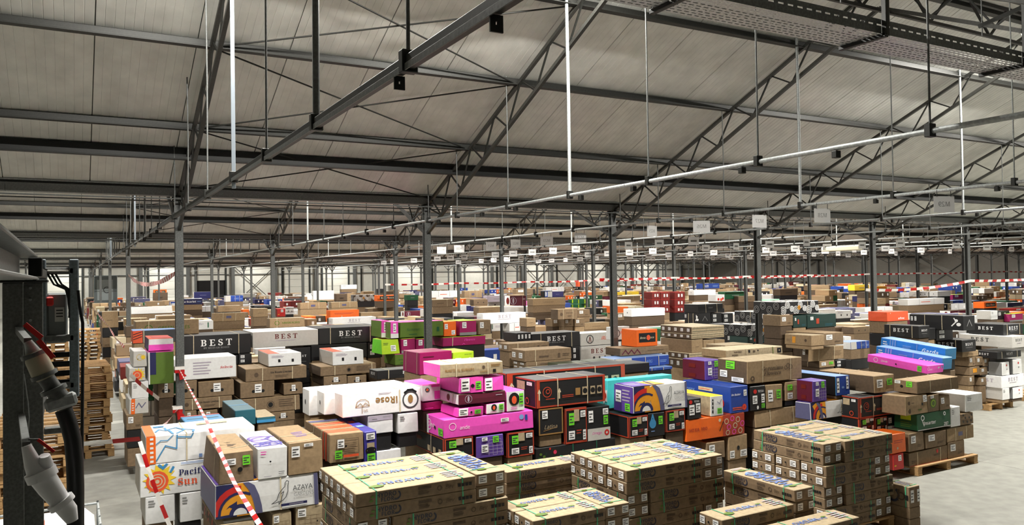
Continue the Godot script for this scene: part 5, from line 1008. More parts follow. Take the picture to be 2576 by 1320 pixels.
	["printed_carton", 23.67, 24.34, 1.79, 2.15, -67.14, -66.64, 0, "black", "dark carton with grey lid, far field beyond the black serif-lettered row"],
	["green_carton", 13.78, 14.21, 1.79, 2.05, -12.50, -12.00, 0, "dkteal", "dark green carton end with orange label, second course, swirl-print stack right of the fourth column"],
	["red_carton", 20.13, 20.60, 1.76, 2.04, -24.50, -24.00, 0, "darkred", "dark red carton, middle column, middle, stack left of the fourth near column"],
	["green_carton", 16.38, 17.04, 1.79, 2.09, -41.68, -41.18, 0, "green", "green carton among dark ones, far field beyond the black serif-lettered row"],
	["printed_carton", 42.14, 43.06, 1.80, 2.10, -30.88, -30.38, 0, "amber", "amber carton, far field at the right"],
	["green_carton", 26.78, 28.20, 1.80, 2.15, -27.78, -27.28, 0, "green", "green carton, far field around the fourth column"],
	["white_carton", 32.71, 34.42, 1.80, 2.15, -53.32, -52.82, 0, "w_strap", "white carton with blue end, far field between second and third columns"],
	["tan_carton", 11.30, 12.22, 1.75, 1.90, -13.50, -12.50, 0, "tanstripe", "grey-striped long tan carton, top, top course, neat tan stack right of the orange carton"],
	["tan_carton", 42.34, 44.23, 1.80, 2.15, -35.97, -35.47, 0, "b_plain", "tan distant carton, far field around the fourth column"],
	["red_carton", 19.69, 20.12, 1.77, 2.05, -24.50, -24.00, 0, "darkred", "dark red carton, left column, middle, stack left of the fourth near column"],
	["brown_carton", 32.23, 33.55, 1.81, 2.15, -29.38, -28.88, 0, "b_dark", "brown distant carton, far field around the fourth column"],
	["black_carton", 14.20, 15.32, 1.83, 2.15, -40.49, -39.99, 0, "orblack", "orange frame-like crate with black squares, far field beyond the black serif-lettered row"],
	["blue_carton", 23.66, 24.42, 1.83, 2.15, -38.05, -37.55, 0, "navy", "navy carton with grey top, far field between second and third columns"],
	["white_carton", 15.60, 16.00, 1.78, 2.08, -10.49, -9.33, 0, "leaf", "long black carton with white leaf print, top course, black stack right of the sixth column"],
	["tan_carton", 13.37, 13.77, 1.84, 2.08, -12.50, -12.00, 0, "b_lab", "tan carton end with white label, second course, swirl-print stack right of the fourth column"],
	["white_carton", 4.92, 5.98, 1.84, 2.15, -44.29, -43.79, 0, "scarlet", "navy carton with white lettering, far field left of the second-row column"],
	["white_carton", 16.29, 17.07, 1.84, 2.06, -12.00, -11.50, 0, "arf", "orange-red carton with white script, top course, black stack right of the sixth column"],
	["brown_carton", 12.65, 13.56, 1.85, 2.15, -29.58, -29.08, 0, "b_cream", "brown carton with cream top beside column, far field beyond the black serif-lettered row"],
	["brown_carton", 3.69, 4.52, 1.85, 2.01, -8.80, -8.30, 0, "rosatop", "long tan carton with brown lettering, pink flap, top course, pink stack"],
	["brown_carton", 7.17, 7.46, 1.85, 2.14, -14.80, -14.20, 0, "b_lab", "brown carton end with pale label, top course, pink and green stack behind the second column"],
	["black_carton", 15.63, 16.59, 1.88, 2.14, -17.60, -17.00, 0, "black_s", "long black carton with strap, top course, black pile left of the fourth column"],
	["green_carton", 5.49, 6.40, 1.87, 2.17, -14.80, -14.20, 0, "greenlong", "long olive green carton with dark script, pink and green stack behind the second column"],
	["pink_carton", 6.75, 7.13, 1.85, 2.15, -14.80, -14.20, 0, "mag_lab", "magenta carton end with grey label, top course, pink and green stack behind the second column"],
	["white_carton", 5.30, 5.46, 1.87, 2.19, -14.49, -14.20, 0, "pinkw_end", "pink and white carton end with green side, pink and green stack behind the second column"],
	["white_carton", 6.41, 6.68, 1.85, 2.14, -14.80, -14.20, 0, "orange_lab", "orange carton end with white label, top course, pink and green stack behind the second column"],
	["white_carton", 5.22, 5.39, 1.87, 2.20, -15.10, -14.50, 0, "pinkw_end", "second pink and white carton end, top course, pink and green stack behind the second column"],
	["white_carton", 1.06, 1.43, 1.92, 2.12, -14.50, -13.70, 0, "redpink", "white carton with red and pink top, top course, left corner stack"],
	["orange_carton", 0.91, 1.61, 1.97, 2.19, -15.40, -14.90, 0, "rust", "dark carton with orange slanted bars, top course, pile behind left corner stack"],
	["black_carton", 6.25, 7.31, 2.02, 2.40, -75.50, -75.00, 0, "orblack", "orange carton with black lettering, far field left of the second-row column"],
	["red_carton", 20.85, 21.39, 2.02, 2.31, -24.50, -24.00, 0, "darkred", "dark red carton, right column, top, stack left of the fourth near column"],
	["red_carton", 20.14, 20.61, 2.04, 2.32, -24.50, -24.00, 0, "darkred", "dark red carton, middle column, top, stack left of the fourth near column"],
	["white_carton", 22.95, 24.54, 2.08, 2.50, -75.50, -75.00, 0, "w_end", "white carton with yellow corner, far field beyond the black serif-lettered row"],
	["white_carton", 13.62, 14.85, 2.08, 2.36, -13.00, -12.20, 0, "swirl", "black carton with white swirl pattern, topmost, top course, swirl-print stack right of the fourth column"],
	["red_carton", 19.70, 20.12, 2.06, 2.33, -24.50, -24.00, 0, "darkred", "dark red carton, left column, top, stack left of the fourth near column"],
	["tan_carton", 1.02, 2.12, 2.02, 2.30, -16.50, -16.00, 0, "acres", "tan carton with faint green lettering, top course, pile behind left corner stack"],
]

func cartons() -> void:
	for r in CARTONS:
		carton(r[0], r[1], r[2], r[3], r[4], r[5], r[6], r[7], r[8], r[9])

# ---------------------------------------------------------------- hall
func roof_y(z: float) -> float:      # underside line of the roof steel at depth z
	var t := fposmod(z - ROW, SPAN)
	return 4.39 + SLOPE * minf(t, SPAN - t)

func room() -> void:
	# floor: cast slabs with open joints
	var conc := mat("concrete", Color(0.62, 0.62, 0.59), 0.55, 0.0, noise_tex, 0.35)
	var f := thing("floor", "smooth grey concrete floor cast in large slabs", "floor", Vector3.ZERO, 0.0, "", "structure")
	var base := MB.new()
	base.box(mat("joint", Color(0.25, 0.25, 0.24), 0.9), Vector3(33, -0.16, -39), Vector3(94, 0.3, 93))
	obj("sub_floor", base, f)
	var sl := MB.new()
	sl.cham(conc, Vector3(2.6, -0.004, -2.6), Vector3(5.192, 0.03, 5.192), 0.004)
	var sm := sl.mesh()
	for i in 18:
		for k in 17:
			inst("slab", sm, f).position = Vector3(-13.6 + 5.2 * i, -0.011, 3.2 - 5.2 * k)
	# walls
	var white := mat("wall_white", Color(0.83, 0.83, 0.8), 0.5, 0.0, soft_tex, 0.2)
	var grey := mat("wall_grey", Color(0.58, 0.57, 0.54), 0.6, 0.0, soft_tex, 0.2)
	var wb := MB.new(); wb.box(white, Vector3(33, 3.75, -83.6), Vector3(94, 7.6, 0.3))
	var back := solo("wall_back", wb, "white panelled back wall with loading doors", "wall", "", "structure")
	var wr := MB.new(); wr.box(grey, Vector3(79.0, 3.75, -39), Vector3(0.3, 7.6, 92))
	var right := solo("wall_right", wr, "plain dark grey side wall at the far right", "wall", "", "structure")
	var wl := MB.new(); wl.box(white, Vector3(-13.6, 3.75, -39), Vector3(0.3, 7.6, 92))
	solo("wall_left", wl, "white panelled side wall on the left", "wall", "", "structure")
	var wf := MB.new(); wf.box(mat("wall_dim", Color(0.5, 0.5, 0.48), 0.6), Vector3(33, 3.75, 6.6), Vector3(94, 7.6, 0.3))
	solo("wall_front", wf, "grey panelled wall behind the platform", "wall", "", "structure")
	var st := mat("steel"); var dk := mat("steel_dark")
	# back wall: posts, rails, loading doors
	var frame := mat("door_frame", Color(0.16, 0.18, 0.18), 0.5)
	var post := MB.new()
	post.cham(st, Vector3(0, 3.0, 0), Vector3(0.34, 6.0, 0.2), 0.015)
	var pm := post.mesh()
	var thin := MB.new(); thin.cham(dk, Vector3(0, 2.6, 0), Vector3(0.16, 5.2, 0.14), 0.01)
	var tm := thin.mesh()
	for i in 21:
		var x := -6.9 + BAY * i
		inst("wall_post", pm, back).position = Vector3(x, 0, -83.3)
		if i % 2 == 0 and i < 15:
			inst("wall_post", tm, back).position = Vector3(x + 0.75, 0, -83.3)
	for y in [3.72, 4.95]:
		var gr := MB.new(); gr.box(st, Vector3(33, y, -83.35), Vector3(92, 0.1 if y < 4 else 0.34, 0.1))
		obj("wall_rail", gr, back)
	for i in range(1, 13):
		var x := -6.9 + BAY * i + BAY / 2
		if i % 3 == 2: continue
		var d := MB.new()
		for s in [-1, 1]:
			d.box(frame, Vector3(x + s * 1.45, 2.35, -83.33), Vector3(0.14, 4.7, 0.12))
		d.box(frame, Vector3(x, 4.66, -83.33), Vector3(3.0, 0.12, 0.12))
		obj("door_surround", d, back)
		var leaf := MB.new()
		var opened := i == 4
		for n in 6:
			if opened and n < 4: continue
			leaf.cham(mat("door_leaf", Color(0.86, 0.86, 0.83), 0.4), Vector3(x, 0.4 + 0.78 * n, -83.38), Vector3(2.74, 0.76, 0.05), 0.008)
		obj("door_leaf", leaf, back)
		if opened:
			var hole := MB.new(); hole.box(tint("ink"), Vector3(x, 1.6, -83.42), Vector3(2.76, 3.2, 0.02))  # black sheet paints the unlit inside of the open door
			obj("painted_opening", hole, back)
	for i: int in [5, 13, 14, 15, 16, 17]:
		var x := -6.9 + BAY * i
		var br := MB.new()
		br.bar(dk, Vector3(x, 4.6, -83.2), Vector3(x + BAY, 0.6, -83.2), 0.06)
		br.bar(dk, Vector3(x + BAY, 4.6, -83.2), Vector3(x, 0.6, -83.2), 0.06)
		obj("cross_brace", br, back)
	for i in 13:
		var z := -1.0 - SPAN / 2 * i
		inst("wall_post", pm, right).position = Vector3(78.75, 0, z)
		if i % 3 == 1:
			var br := MB.new()
			br.bar(st, Vector3(78.7, 4.6, z), Vector3(78.7, 0.6, z - SPAN / 2), 0.06)
			br.bar(st, Vector3(78.7, 4.6, z - SPAN / 2), Vector3(78.7, 0.6, z), 0.06)
			obj("cross_brace", br, right)
	# roof: insulated panels laid up the slopes
	var panel := mat("roof_panel", Color(0.89, 0.89, 0.865), 0.34, 0.0, noise_tex, 0.25)
	var c := thing("ceiling", "pale ribbed insulated roof panels rising to each ridge", "ceiling", Vector3.ZERO, 0.0, "", "structure")
	var run := SPAN / 2
	var slope_len := run / cos(atan(SLOPE)) - 0.02
	var rib := MB.new()     # one panel: fine grooves on its underside, a closed slab above
	var xs := []
	for i in 11:
		var x := 0.002 + (PANEL - 0.008) * i / 11.0
		xs.append([x, 0.0]); xs.append([x + 0.086, 0.0]); xs.append([x + 0.0905, 0.0035]); xs.append([x + 0.095, 0.0])
	xs.append([PANEL - 0.008, 0.0])
	for i in xs.size() - 1:
		var a = xs[i]; var b = xs[i + 1]
		rib.quad(panel, Vector3(a[0], a[1], 0), Vector3(b[0], b[1], 0), Vector3(b[0], b[1], slope_len), Vector3(a[0], a[1], slope_len), Vector3.DOWN)
	var top := 0.08
	var xe: float = PANEL - 0.008
	rib.quad(panel, Vector3(0.004, top, 0), Vector3(xe, top, 0), Vector3(xe, top, slope_len), Vector3(0.004, top, slope_len), Vector3.UP)
	rib.quad(panel, Vector3(0.004, 0, 0), Vector3(0.004, top, 0), Vector3(0.004, top, slope_len), Vector3(0.004, 0, slope_len), Vector3.LEFT)
	rib.quad(panel, Vector3(xe, 0, 0), Vector3(xe, top, 0), Vector3(xe, top, slope_len), Vector3(xe, 0, slope_len), Vector3.RIGHT)
	for z in [0.0, slope_len]:
		rib.quad(panel, Vector3(0.004, 0, z), Vector3(xe, 0, z), Vector3(xe, top, z), Vector3(0.004, top, z), Vector3(0, 0, 1 if z > 0 else -1))
	var rm := rib.mesh()
	for k in range(-2, 7):
		var z0 := ROW - SPAN * k
		for s in [1, -1]:
			var dir := Vector3(0, SLOPE, s).normalized()     # up the slope
			var up := Vector3(0, 1, -s * SLOPE).normalized()
			var yb := 4.39 + 0.06
			var deck := MB.new()
			deck.box(mat("roof_deck", Color(0.35, 0.34, 0.32), 0.8), Vector3(32.5, 0, 0) + Vector3(0, yb, z0) + dir * slope_len / 2 + up * 0.11, Vector3(96, 0.05, slope_len + 0.14), Basis(Vector3.RIGHT, up, dir if s > 0 else dir))
			obj("roof_deck", deck, c)
			var near: bool = (k == 0 and s == 1) or (k == -1 and s == -1)
			var bs := Basis(Vector3.RIGHT, up, dir)
			if near:
				for i in (52 if s == 1 else 36):
					var x: float = 0.252 + PANEL * (i - 6) if s == 1 else 0.252 + PANEL * (i + 2)
					inst("roof_panel", rm, c).transform = Transform3D(bs, Vector3(x, yb, z0))
			else:
				var mm := MultiMesh.new()
				mm.transform_format = MultiMesh.TRANSFORM_3D
				mm.mesh = rm
				mm.instance_count = 87
				for i in 87:
					mm.set_instance_transform(i, Transform3D(bs, Vector3(0.252 + PANEL * (i - 13), yb, z0)))
				var o := MultiMeshInstance3D.new()
				o.name = "roof_panels"
				o.multimesh = mm
				o.set_meta("kind", "stuff")
				c.add_child(o, true)
		if k == 0:      # the remaining panels of the nearest slopes, beyond those laid one by one
			for s in [1, -1]:
				var zz := z0 if s == 1 else ROW + SPAN
				var dir := Vector3(0, SLOPE, s).normalized()
				var bs := Basis(Vector3.RIGHT, Vector3(0, 1, -s * SLOPE).normalized(), dir)
				var xsx := []
				for i in 87:
					var n := i - 13
					if (s == 1 and (n < -6 or n > 45)) or (s == -1 and (n < 2 or n > 37)): xsx.append(0.252 + PANEL * n)
				var mm := MultiMesh.new()
				mm.transform_format = MultiMesh.TRANSFORM_3D
				mm.mesh = rm
				mm.instance_count = xsx.size()
				for i in xsx.size():
					mm.set_instance_transform(i, Transform3D(bs, Vector3(xsx[i], 4.45, zz)))
				var o := MultiMeshInstance3D.new()
				o.name = "roof_panels"
				o.multimesh = mm
				o.set_meta("kind", "stuff")
				c.add_child(o, true)

func steelwork() -> void:
	var st := mat("steel"); var dk := mat("steel_dark"); var bk := mat("steel_black")
	# columns
	var col := MB.new()
	col.cham(st, Vector3(0, 2.17, 0.05), Vector3(0.12, 4.3, 0.016), 0.003)
	col.cham(st, Vector3(0, 2.17, -0.05), Vector3(0.12, 4.3, 0.016), 0.003)
	col.cham(dk, Vector3(0, 2.17, 0), Vector3(0.05, 4.3, 0.1), 0.003)
	var colm := col.mesh()
	var cap := MB.new()
	cap.cham(dk, Vector3(0, 4.33, 0), Vector3(0.16, 0.03, 0.3), 0.004)
	for s in [-1, 1]:
		cap.tri(dk, Vector3(0.01, 4.32, s * 0.06), Vector3(0.01, 4.32, s * 0.15), Vector3(0.01, 4.1, s * 0.06), Vector3.RIGHT)
		cap.tri(dk, Vector3(-0.01, 4.32, s * 0.06), Vector3(-0.01, 4.32, s * 0.15), Vector3(-0.01, 4.1, s * 0.06), Vector3.LEFT)
	var capm := cap.mesh()
	var foot := MB.new()
	foot.cham(dk, Vector3(0, 0.012, 0), Vector3(0.3, 0.02, 0.3), 0.004)
	for s in [-1, 1]:
		for t in [-1, 1]:
			foot.tube(dk, [Vector3(s * 0.11, 0.02, t * 0.11), Vector3(s * 0.11, 0.05, t * 0.11)], 0.012, 6)
	var footm := foot.mesh()
	var names := ["nearest", "second", "third", "fourth", "fifth", "sixth"]
	for k in 6:
		for i in range(-2, 18):
			if k == 0 and i < 0: continue
			if k == 0 and i > 8: continue
			var where := "grey steel column, %s in the nearest row counted from the aisle" % (["first", "second", "third", "fourth", "fifth", "sixth", "seventh", "eighth", "ninth"][i]) if k == 0 else "slim grey steel column of the %s row, %s from the left" % [names[k], ORD[i + 2]]
			var t := thing("steel_column", where, "column", Vector3(COLUMN_X + BAY * i, 0, ROW - SPAN * k), 0.0, "columns of the nearest row" if k == 0 else "columns of the %s row" % names[k], "structure")
			inst("shaft", colm, t)
			inst("cap_plate", capm, t)
			inst("base_plate", footm, t)
	# gutters along x, with the pale sealing strip on their upper edge
	for k in range(-1, 6):
		var z := ROW - SPAN * k
		var g := thing("roof_gutter", "mottled galvanised gutter running across the column heads", "gutter", Vector3(33, 0, z), 0.0, "gutters over the column rows", "structure")
		var mb := MB.new()
		var a := [Vector3(0, 4.36, 0.1), Vector3(0, 4.5, 0.17), Vector3(0, 4.5, -0.17), Vector3(0, 4.36, -0.1)]
		for i in 4:
			var p: Vector3 = a[i]; var q: Vector3 = a[(i + 1) % 4]
			var n := Vector3(0, (p.y + q.y) / 2 - 4.43, (p.z + q.z) / 2)
			for j in 22:
				var xa := -46.5 + j * 93.0 / 22; var xb := xa + 93.0 / 22 - 0.004
				mb.quad(st, p + Vector3(xa, 0, 0), q + Vector3(xa, 0, 0), q + Vector3(xb, 0, 0), p + Vector3(xb, 0, 0), n)
		obj("trough", mb, g)
		var lip := MB.new()
		for s in [-1, 1]:
			lip.box(mat("steel_bright"), Vector3(0, 4.515, s * 0.19), Vector3(93, 0.022, 0.02))
			lip.box(bk, Vector3(0, 4.487, s * 0.185), Vector3(93, 0.03, 0.03))
		obj("sealing_strip", lip, g)
		var low := MB.new()
		for s in [-1, 1]:
			low.tube(st, [Vector3(-46.5, 4.3, s * 0.22), Vector3(46.5, 4.3, s * 0.22)], 0.012, 6)
		obj("drip_pipe", low, g)
	# purlins
	for k in range(-1, 7):
		for s in [1, -1]:
			var z0 := ROW - SPAN * k
			if k == -1 and s == 1: continue
			for t in [1.16, 1.77, 3.42, 5.0, 6.3]:
				if t > 6 and s < 0: continue
				var z: float = z0 + s * t
				var big: bool = t == 1.16
				var p := MB.new()
				p.cham(bk if big else dk, Vector3(33, 4.39 + SLOPE * t + (-0.03 if big else 0.0), z), Vector3(94, 0.17 if big else 0.1, 0.09 if big else 0.07), 0.006)
				p.cham(bk if big else dk, Vector3(33, 4.39 + SLOPE * t + (-0.11 if big else -0.045), z + 0.03), Vector3(94, 0.015, 0.11), 0.003)
				solo("roof_purlin", p, "dark steel purlin running along under the roof panels", "purlin", "purlins under the roof", "structure")
	# lattice rafters: two chords and a zigzag of webs, one half from gutter to ridge
	var T := []; var B := []
	for i in 8:
		var t := 0.25 + 0.825 * i
		T.append(Vector3(0, 4.33 + SLOPE * t, t))
		var tb := t + 0.42
		B.append(Vector3(0, 3.86 + 0.455 * (tb - 0.1), tb))
	var ch_m := mat("chord", Color(0.3, 0.3, 0.285), 0.5, 0.25, mottle_tex, 2.2)
	var top := MB.new()
	top.bar(ch_m, Vector3(0, 4.36, 0.08), Vector3(0, 4.33 + SLOPE * 6.36, 6.36), 0.05, 0.05)
	var bot := MB.new()
	bot.bar(ch_m, Vector3(0, 3.84, 0.06), Vector3(0, 3.86 + 0.455 * 6.26, 6.36), 0.05, 0.05)
	var webs := []
	for i in 8:
		if i < 7:
			webs.append([T[i], B[i]])
			if i < 7 and T[i + 1].z < 6.3: webs.append([B[i], T[i + 1]])
	webs.append([Vector3(0, 4.3, 0.08), B[0]])
	var joined := MB.new()
	for w in webs: joined.bar(dk, w[0], w[1], 0.022)
	joined.bar(ch_m, Vector3(0, 4.36, 0.08), Vector3(0, 4.33 + SLOPE * 6.36, 6.36), 0.05, 0.05)
	joined.bar(ch_m, Vector3(0, 3.84, 0.06), Vector3(0, 3.86 + 0.455 * 6.26, 6.36), 0.05, 0.05)
	var jm := joined.mesh(); var topm := top.mesh(); var botm := bot.mesh()
	var wm := []
	for w in webs:
		var b := MB.new(); b.bar(dk, w[0], w[1], 0.022); wm.append(b.mesh())
	for k in range(-1, 6):
		for s in [1, -1]:
			if k == -1 and s == 1: continue
			for i in range(-2, 18):
				var near: bool = k == 0 and s == 1 and i >= 0 and i < 8
				var t := thing("roof_truss", "grey steel lattice rafter rising from %s column to the ridge" % (["the first", "the second", "the third", "the fourth", "the fifth", "the sixth", "the seventh", "the eighth"][i] + " near-row") if near else "grey steel lattice rafter under the roof further off", "truss", Vector3(COLUMN_X + BAY * i, 0, ROW - SPAN * k), 0.0 if s == 1 else PI, "lattice rafters" if not near else "lattice rafters of the nearest bay", "structure")
				if near:
					inst("top_chord", topm, t)
					inst("bottom_chord", botm, t)
					for m in wm: inst("web", m, t)
				else:
					inst("lattice", jm, t)
	# wind bracing in the first bay and a lattice beam under the ridge
	for k in 2:
		for s in ([1] if k == 0 else [1, -1]):
			var br := thing("wind_bracing", "thin crossed bracing rods between the first two rafters" if k == 0 else "thin crossed bracing rods in the roof beyond the first gutter", "bracing", Vector3(COLUMN_X, 0, ROW - SPAN * k), 0.0, "", "structure")
			var ts := [0.2, 1.77, 3.42, 5.0, 6.3]
			for i in 4:
				var a := Vector3(0, 4.36 + SLOPE * ts[i], s * ts[i]); var b := Vector3(0, 4.36 + SLOPE * ts[i + 1], s * ts[i + 1])
				for e in [[a, b], [b, a]]:
					var rod := MB.new()
					rod.tube(dk, [e[0], e[1] + Vector3(BAY, 0, 0)], 0.011, 6)
					obj("brace_rod", rod, br)
	var rb := thing("ridge_beam", "dark lattice beam running along under the ridge, upper right", "beam", Vector3(0, 0, ROW + SPAN / 2 + 0.15), 0.0, "", "structure")
	var ch := MB.new()
	ch.bar(dk, Vector3(4, 6.6, 0), Vector3(45, 6.6, 0), 0.045)
	obj("bottom_chord", ch, rb)
	var ch2 := MB.new()
	ch2.bar(dk, Vector3(4, 7.08, 0), Vector3(45, 7.08, 0), 0.05)
	obj("top_chord", ch2, rb)
	for i in 27:
		var x := 4.85 + 1.51 * i
		for d in [-0.5, 0.5]:
			var w := MB.new(); w.bar(dk, Vector3(x, 6.6, 0), Vector3(x + d, 7.08, 0), 0.03)
			obj("web", w, rb)

func hanging_rails() -> void:
	var st := mat("steel_bright"); var dk := mat("steel_dark"); var gv := mat("steel")
	for i in 9:
		var x := 1.3 + 4.25 * i
		var y := 3.95 if i == 0 else 4.03
		var t := thing("hanging_rail", "%s rail hung along the hall below the %s rafter" % ["dark square" if i == 0 else "galvanised pipe", ["first", "second", "third", "fourth", "fifth", "sixth", "seventh", "eighth", "ninth"][i]], "rail", Vector3(x, 0, 0))
		var r := MB.new()
		if i == 0:
			r.cham(dk, Vector3(0, y, -40), Vector3(0.045, 0.06, 78), 0.005)
			r.cham(gv, Vector3(-0.025, y - 0.025, -40), Vector3(0.006, 0.03, 78), 0.001)
		else:
			for j in 13:
				r.tube(st, [Vector3(0, y, -1.2 - 6.0 * j), Vector3(0, y, -7.19 - 6.0 * j)], 0.022, 8)
		obj("rail", r, t)
		var zs := [-1.7, -3.22, -4.71, -6.1, -7.49, -9.07, -10.7, -12.2] if i == 0 else [-1.9, -3.53, -5.2, -6.78, -8.35, -9.97, -11.7, -12.9]
		for k in 3:
			for n in zs.size():
				var z: float = zs[n] - SPAN * k
				var yt := roof_y(z) + 0.085
				var bright: bool = (n == 4) or (n == 2 and i % 3 == 2)  # brighter steel puts caught lamp light into these hangers
				var h := MB.new()
				var w := 0.045 if (n == 4 and k < 2) or (i == 0 and n == 2) else 0.018 if k < 2 else 0.03
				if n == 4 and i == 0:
					h.cham(mat("hanger_lit", Color(0.62, 0.66, 0.7), 0.4, 0.2), Vector3(0, (y + yt) / 2 - 0.05, z), Vector3(0.035, yt - y + 0.1, 0.012), 0.002)  # paler colour stands in for lamp light on this hanger
				else:
					h.tube(st if bright else gv, [Vector3(0, y + 0.02, z), Vector3(0.006, lerpf(y, yt, 0.5), z), Vector3(0, yt, z)], w / 2, 6)
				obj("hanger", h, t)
				if k < 2:
					var c := MB.new()
					c.cham(dk, Vector3(0, y + 0.005, z), Vector3(0.075, 0.1, 0.05), 0.004)
					obj("clamp", c, t)
		if i == 0:
			for z in [-1.5, -2.4, -3.33, -14.9, -16.2, -17.6]:
				var p := MB.new()      # drop plates with a bolt hole
				for e in [[-0.015, 0.0, 0.022, 0.062], [0.015, 0.0, 0.022, 0.062], [0.0, 0.019, 0.009, 0.024], [0.0, -0.018, 0.009, 0.026]]:
					p.box(dk, Vector3(e[0], y - 0.064 + e[1], z), Vector3(e[2], e[3], 0.008))
				obj("drop_plate", p, t)
		else:
			for j in 12:
				var z := -2.7 - 1.35 * j - 0.3 * (j % 2)
				var p := MB.new()
				p.cham(dk, Vector3(0, y - 0.055, z), Vector3(0.06, 0.06, 0.05), 0.004)
				obj("drop_plate", p, t)
	# paper signs on the rails, read from behind
	var sheet := MB.new()
	var paper := mat("paper", Color(0.86, 0.86, 0.86), 0.7)
	paper.backlight_enabled = true
	paper.backlight = Color(0.7, 0.7, 0.7)
	sheet.box(paper, Vector3(0, -0.125, 0), Vector3(0.297, 0.21, 0.0015))
	var shm := sheet.mesh()
	var clip := MB.new()
	for s in [-0.1, 0.1]:
		clip.tube(dk, [Vector3(s, -0.03, 0), Vector3(s, 0.06, 0)], 0.004, 5)
	var clm := clip.mesh()
	var zc := [-6.07, -7.95, -9.18, -10.53, -11.9, -14.35, -15.76, -17.25, -18.58, -20.56, -21.8]
	for i in zc.size():
		var n := 29 - i
		sign_sheet("M%d" % n, Vector3(9.8, 3.97, zc[i]), [-6, 4, 8, -20, 25, 10, -14, 18, 5, -10, 12][i], shm, clm, "white paper sign %s, hung on the third rail" % ["M29 seen mirrored", "M28 seen mirrored", "M27 seen mirrored", "fourth from the right", "tilted, fifth from the right", "sixth from the right", "seventh from the right", "eighth from the right", "ninth from the right", "tenth from the right", "farthest"][i], "")
	for i in range(3, 9):
		for j in 18:
			if (i * 7 + j * 5) % 6 == 0: continue
			var z := -15.4 - 1.36 * j if i < 6 else -9.4 - 1.36 * j
			sign_sheet("", Vector3(1.3 + 4.25 * i, 3.98, z), rng.randf_range(-25, 25), shm, clm, "small white paper sign on the %s rail, %s from its near end" % [["fourth", "fifth", "sixth", "seventh", "eighth", "ninth"][i - 3], ORD[j]], "distant paper signs")

const ORD := ["first", "second", "third", "fourth", "fifth", "sixth", "seventh", "eighth", "ninth", "tenth", "eleventh", "twelfth", "thirteenth", "fourteenth", "fifteenth", "sixteenth", "seventeenth", "eighteenth", "nineteenth", "twentieth"]

func sign_sheet(text: String, at: Vector3, turn: float, shm: Mesh, clm: Mesh, label: String, group: String) -> void:
	var t := thing("paper_sign", label, "sign", at, deg_to_rad(turn - 14), group)
	inst("sheet", shm, t)
	inst("clip", clm, t)
	var pr := MB.new()
	var ink := tint("grey")
	if text:
		var l := letters(text, "m")
		var ps: PackedVector2Array = l[0]
		for i in range(0, ps.size() - 2, 3):
			var q := []
			for n in 3: q.append(Vector3(ps[i + n].x * 0.062, ps[i + n].y * 0.062 - 0.12, 0.0014))
			pr.tri(ink, q[0], q[1], q[2], Vector3(0, 0, 1))
	else:
		pr.box(ink, Vector3(0, -0.12, 0.0012), Vector3(0.17, 0.05, 0.0008))
	obj("printed_lettering", pr, t)

func cable_tray() -> void:
	var st := mat("steel"); var dk := mat("steel_dark")
	var tray := mat("tray", Color(0.86, 0.86, 0.87), 0.35, 0.15, mottle_tex, 3.0)
	var t := thing("cable_tray", "perforated steel cable tray hung across the upper right", "cable tray", Vector3(0, 5.0, -4.4))
	var x0 := 1.7
	for seg in 6:
		var xa := x0 + 2.136 * seg; var xb := xa + 2.13
		var b := MB.new()     # perforated floor: solid strips left round every slot
		var cols := 30; var rows := 9
		var px := (xb - xa) / cols; var pz := 0.4 / rows
		for i in cols:
			var u := xa + px * i
			for k in rows:
				var z := -0.2 + pz * k
				var sh := px * 0.5 if (k / 2) % 2 else 0.0
				# slot is 0.55 of the pitch long and 0.3 of the row wide
				b.quad(tray, Vector3(u, 0, z), Vector3(u + px, 0, z), Vector3(u + px, 0, z + pz * 0.7), Vector3(u, 0, z + pz * 0.7), Vector3.DOWN)
				var s0 := u + sh * 0.8
				b.quad(tray, Vector3(s0, 0, z + pz * 0.7), Vector3(s0 + px * 0.36, 0, z + pz * 0.7), Vector3(s0 + px * 0.36, 0, z + pz), Vector3(s0, 0, z + pz), Vector3.DOWN)
				if sh > 0:
					b.quad(tray, Vector3(u, 0, z + pz * 0.7), Vector3(u, 0, z + pz), Vector3(u, 0, z + pz), Vector3(u, 0, z + pz * 0.7), Vector3.DOWN)
		obj("perforated_base", b, t)
		for s in [1, -1]:
			var f := MB.new()    # side flange with a row of slots
			var z: float = 0.2 * s
			f.box(st, Vector3((xa + xb) / 2, 0.032, z), Vector3(xb - xa, 0.064, 0.003))
			f.box(st, Vector3((xa + xb) / 2, 0.099, z), Vector3(xb - xa, 0.042, 0.003))
			f.box(st, Vector3((xa + xb) / 2, 0.12, z - 0.008 * s), Vector3(xb - xa, 0.004, 0.016))
			for i in 20:
				f.box(st, Vector3(xa + (xb - xa) * (i + 0.2) / 20, 0.071, z), Vector3((xb - xa) / 20 * 0.45, 0.016, 0.003))
			obj("side_flange", f, t)
		# support bracket: post, arm under the tray, upper arm with threaded rod
		var x: float = xb
		var p := MB.new()
		p.cham(dk, Vector3(x, 0.45, 0.24), Vector3(0.045, 0.96, 0.045), 0.004)
		obj("bracket_post", p, t)
		var a := MB.new()
		a.cham(mat("steel_black"), Vector3(x, -0.022, 0.02), Vector3(0.045, 0.035, 0.46), 0.004)
		obj("bracket_arm", a, t)
		var u := MB.new()
		u.bar(dk, Vector3(x, 0.55, 0.22), Vector3(x - 0.1, 0.45, -0.15), 0.035)
		u.tube(st, [Vector3(x - 0.09, 0.35, -0.12), Vector3(x - 0.09, 1.04, -0.12)], 0.007, 6)
		obj("rod_arm", u, t)

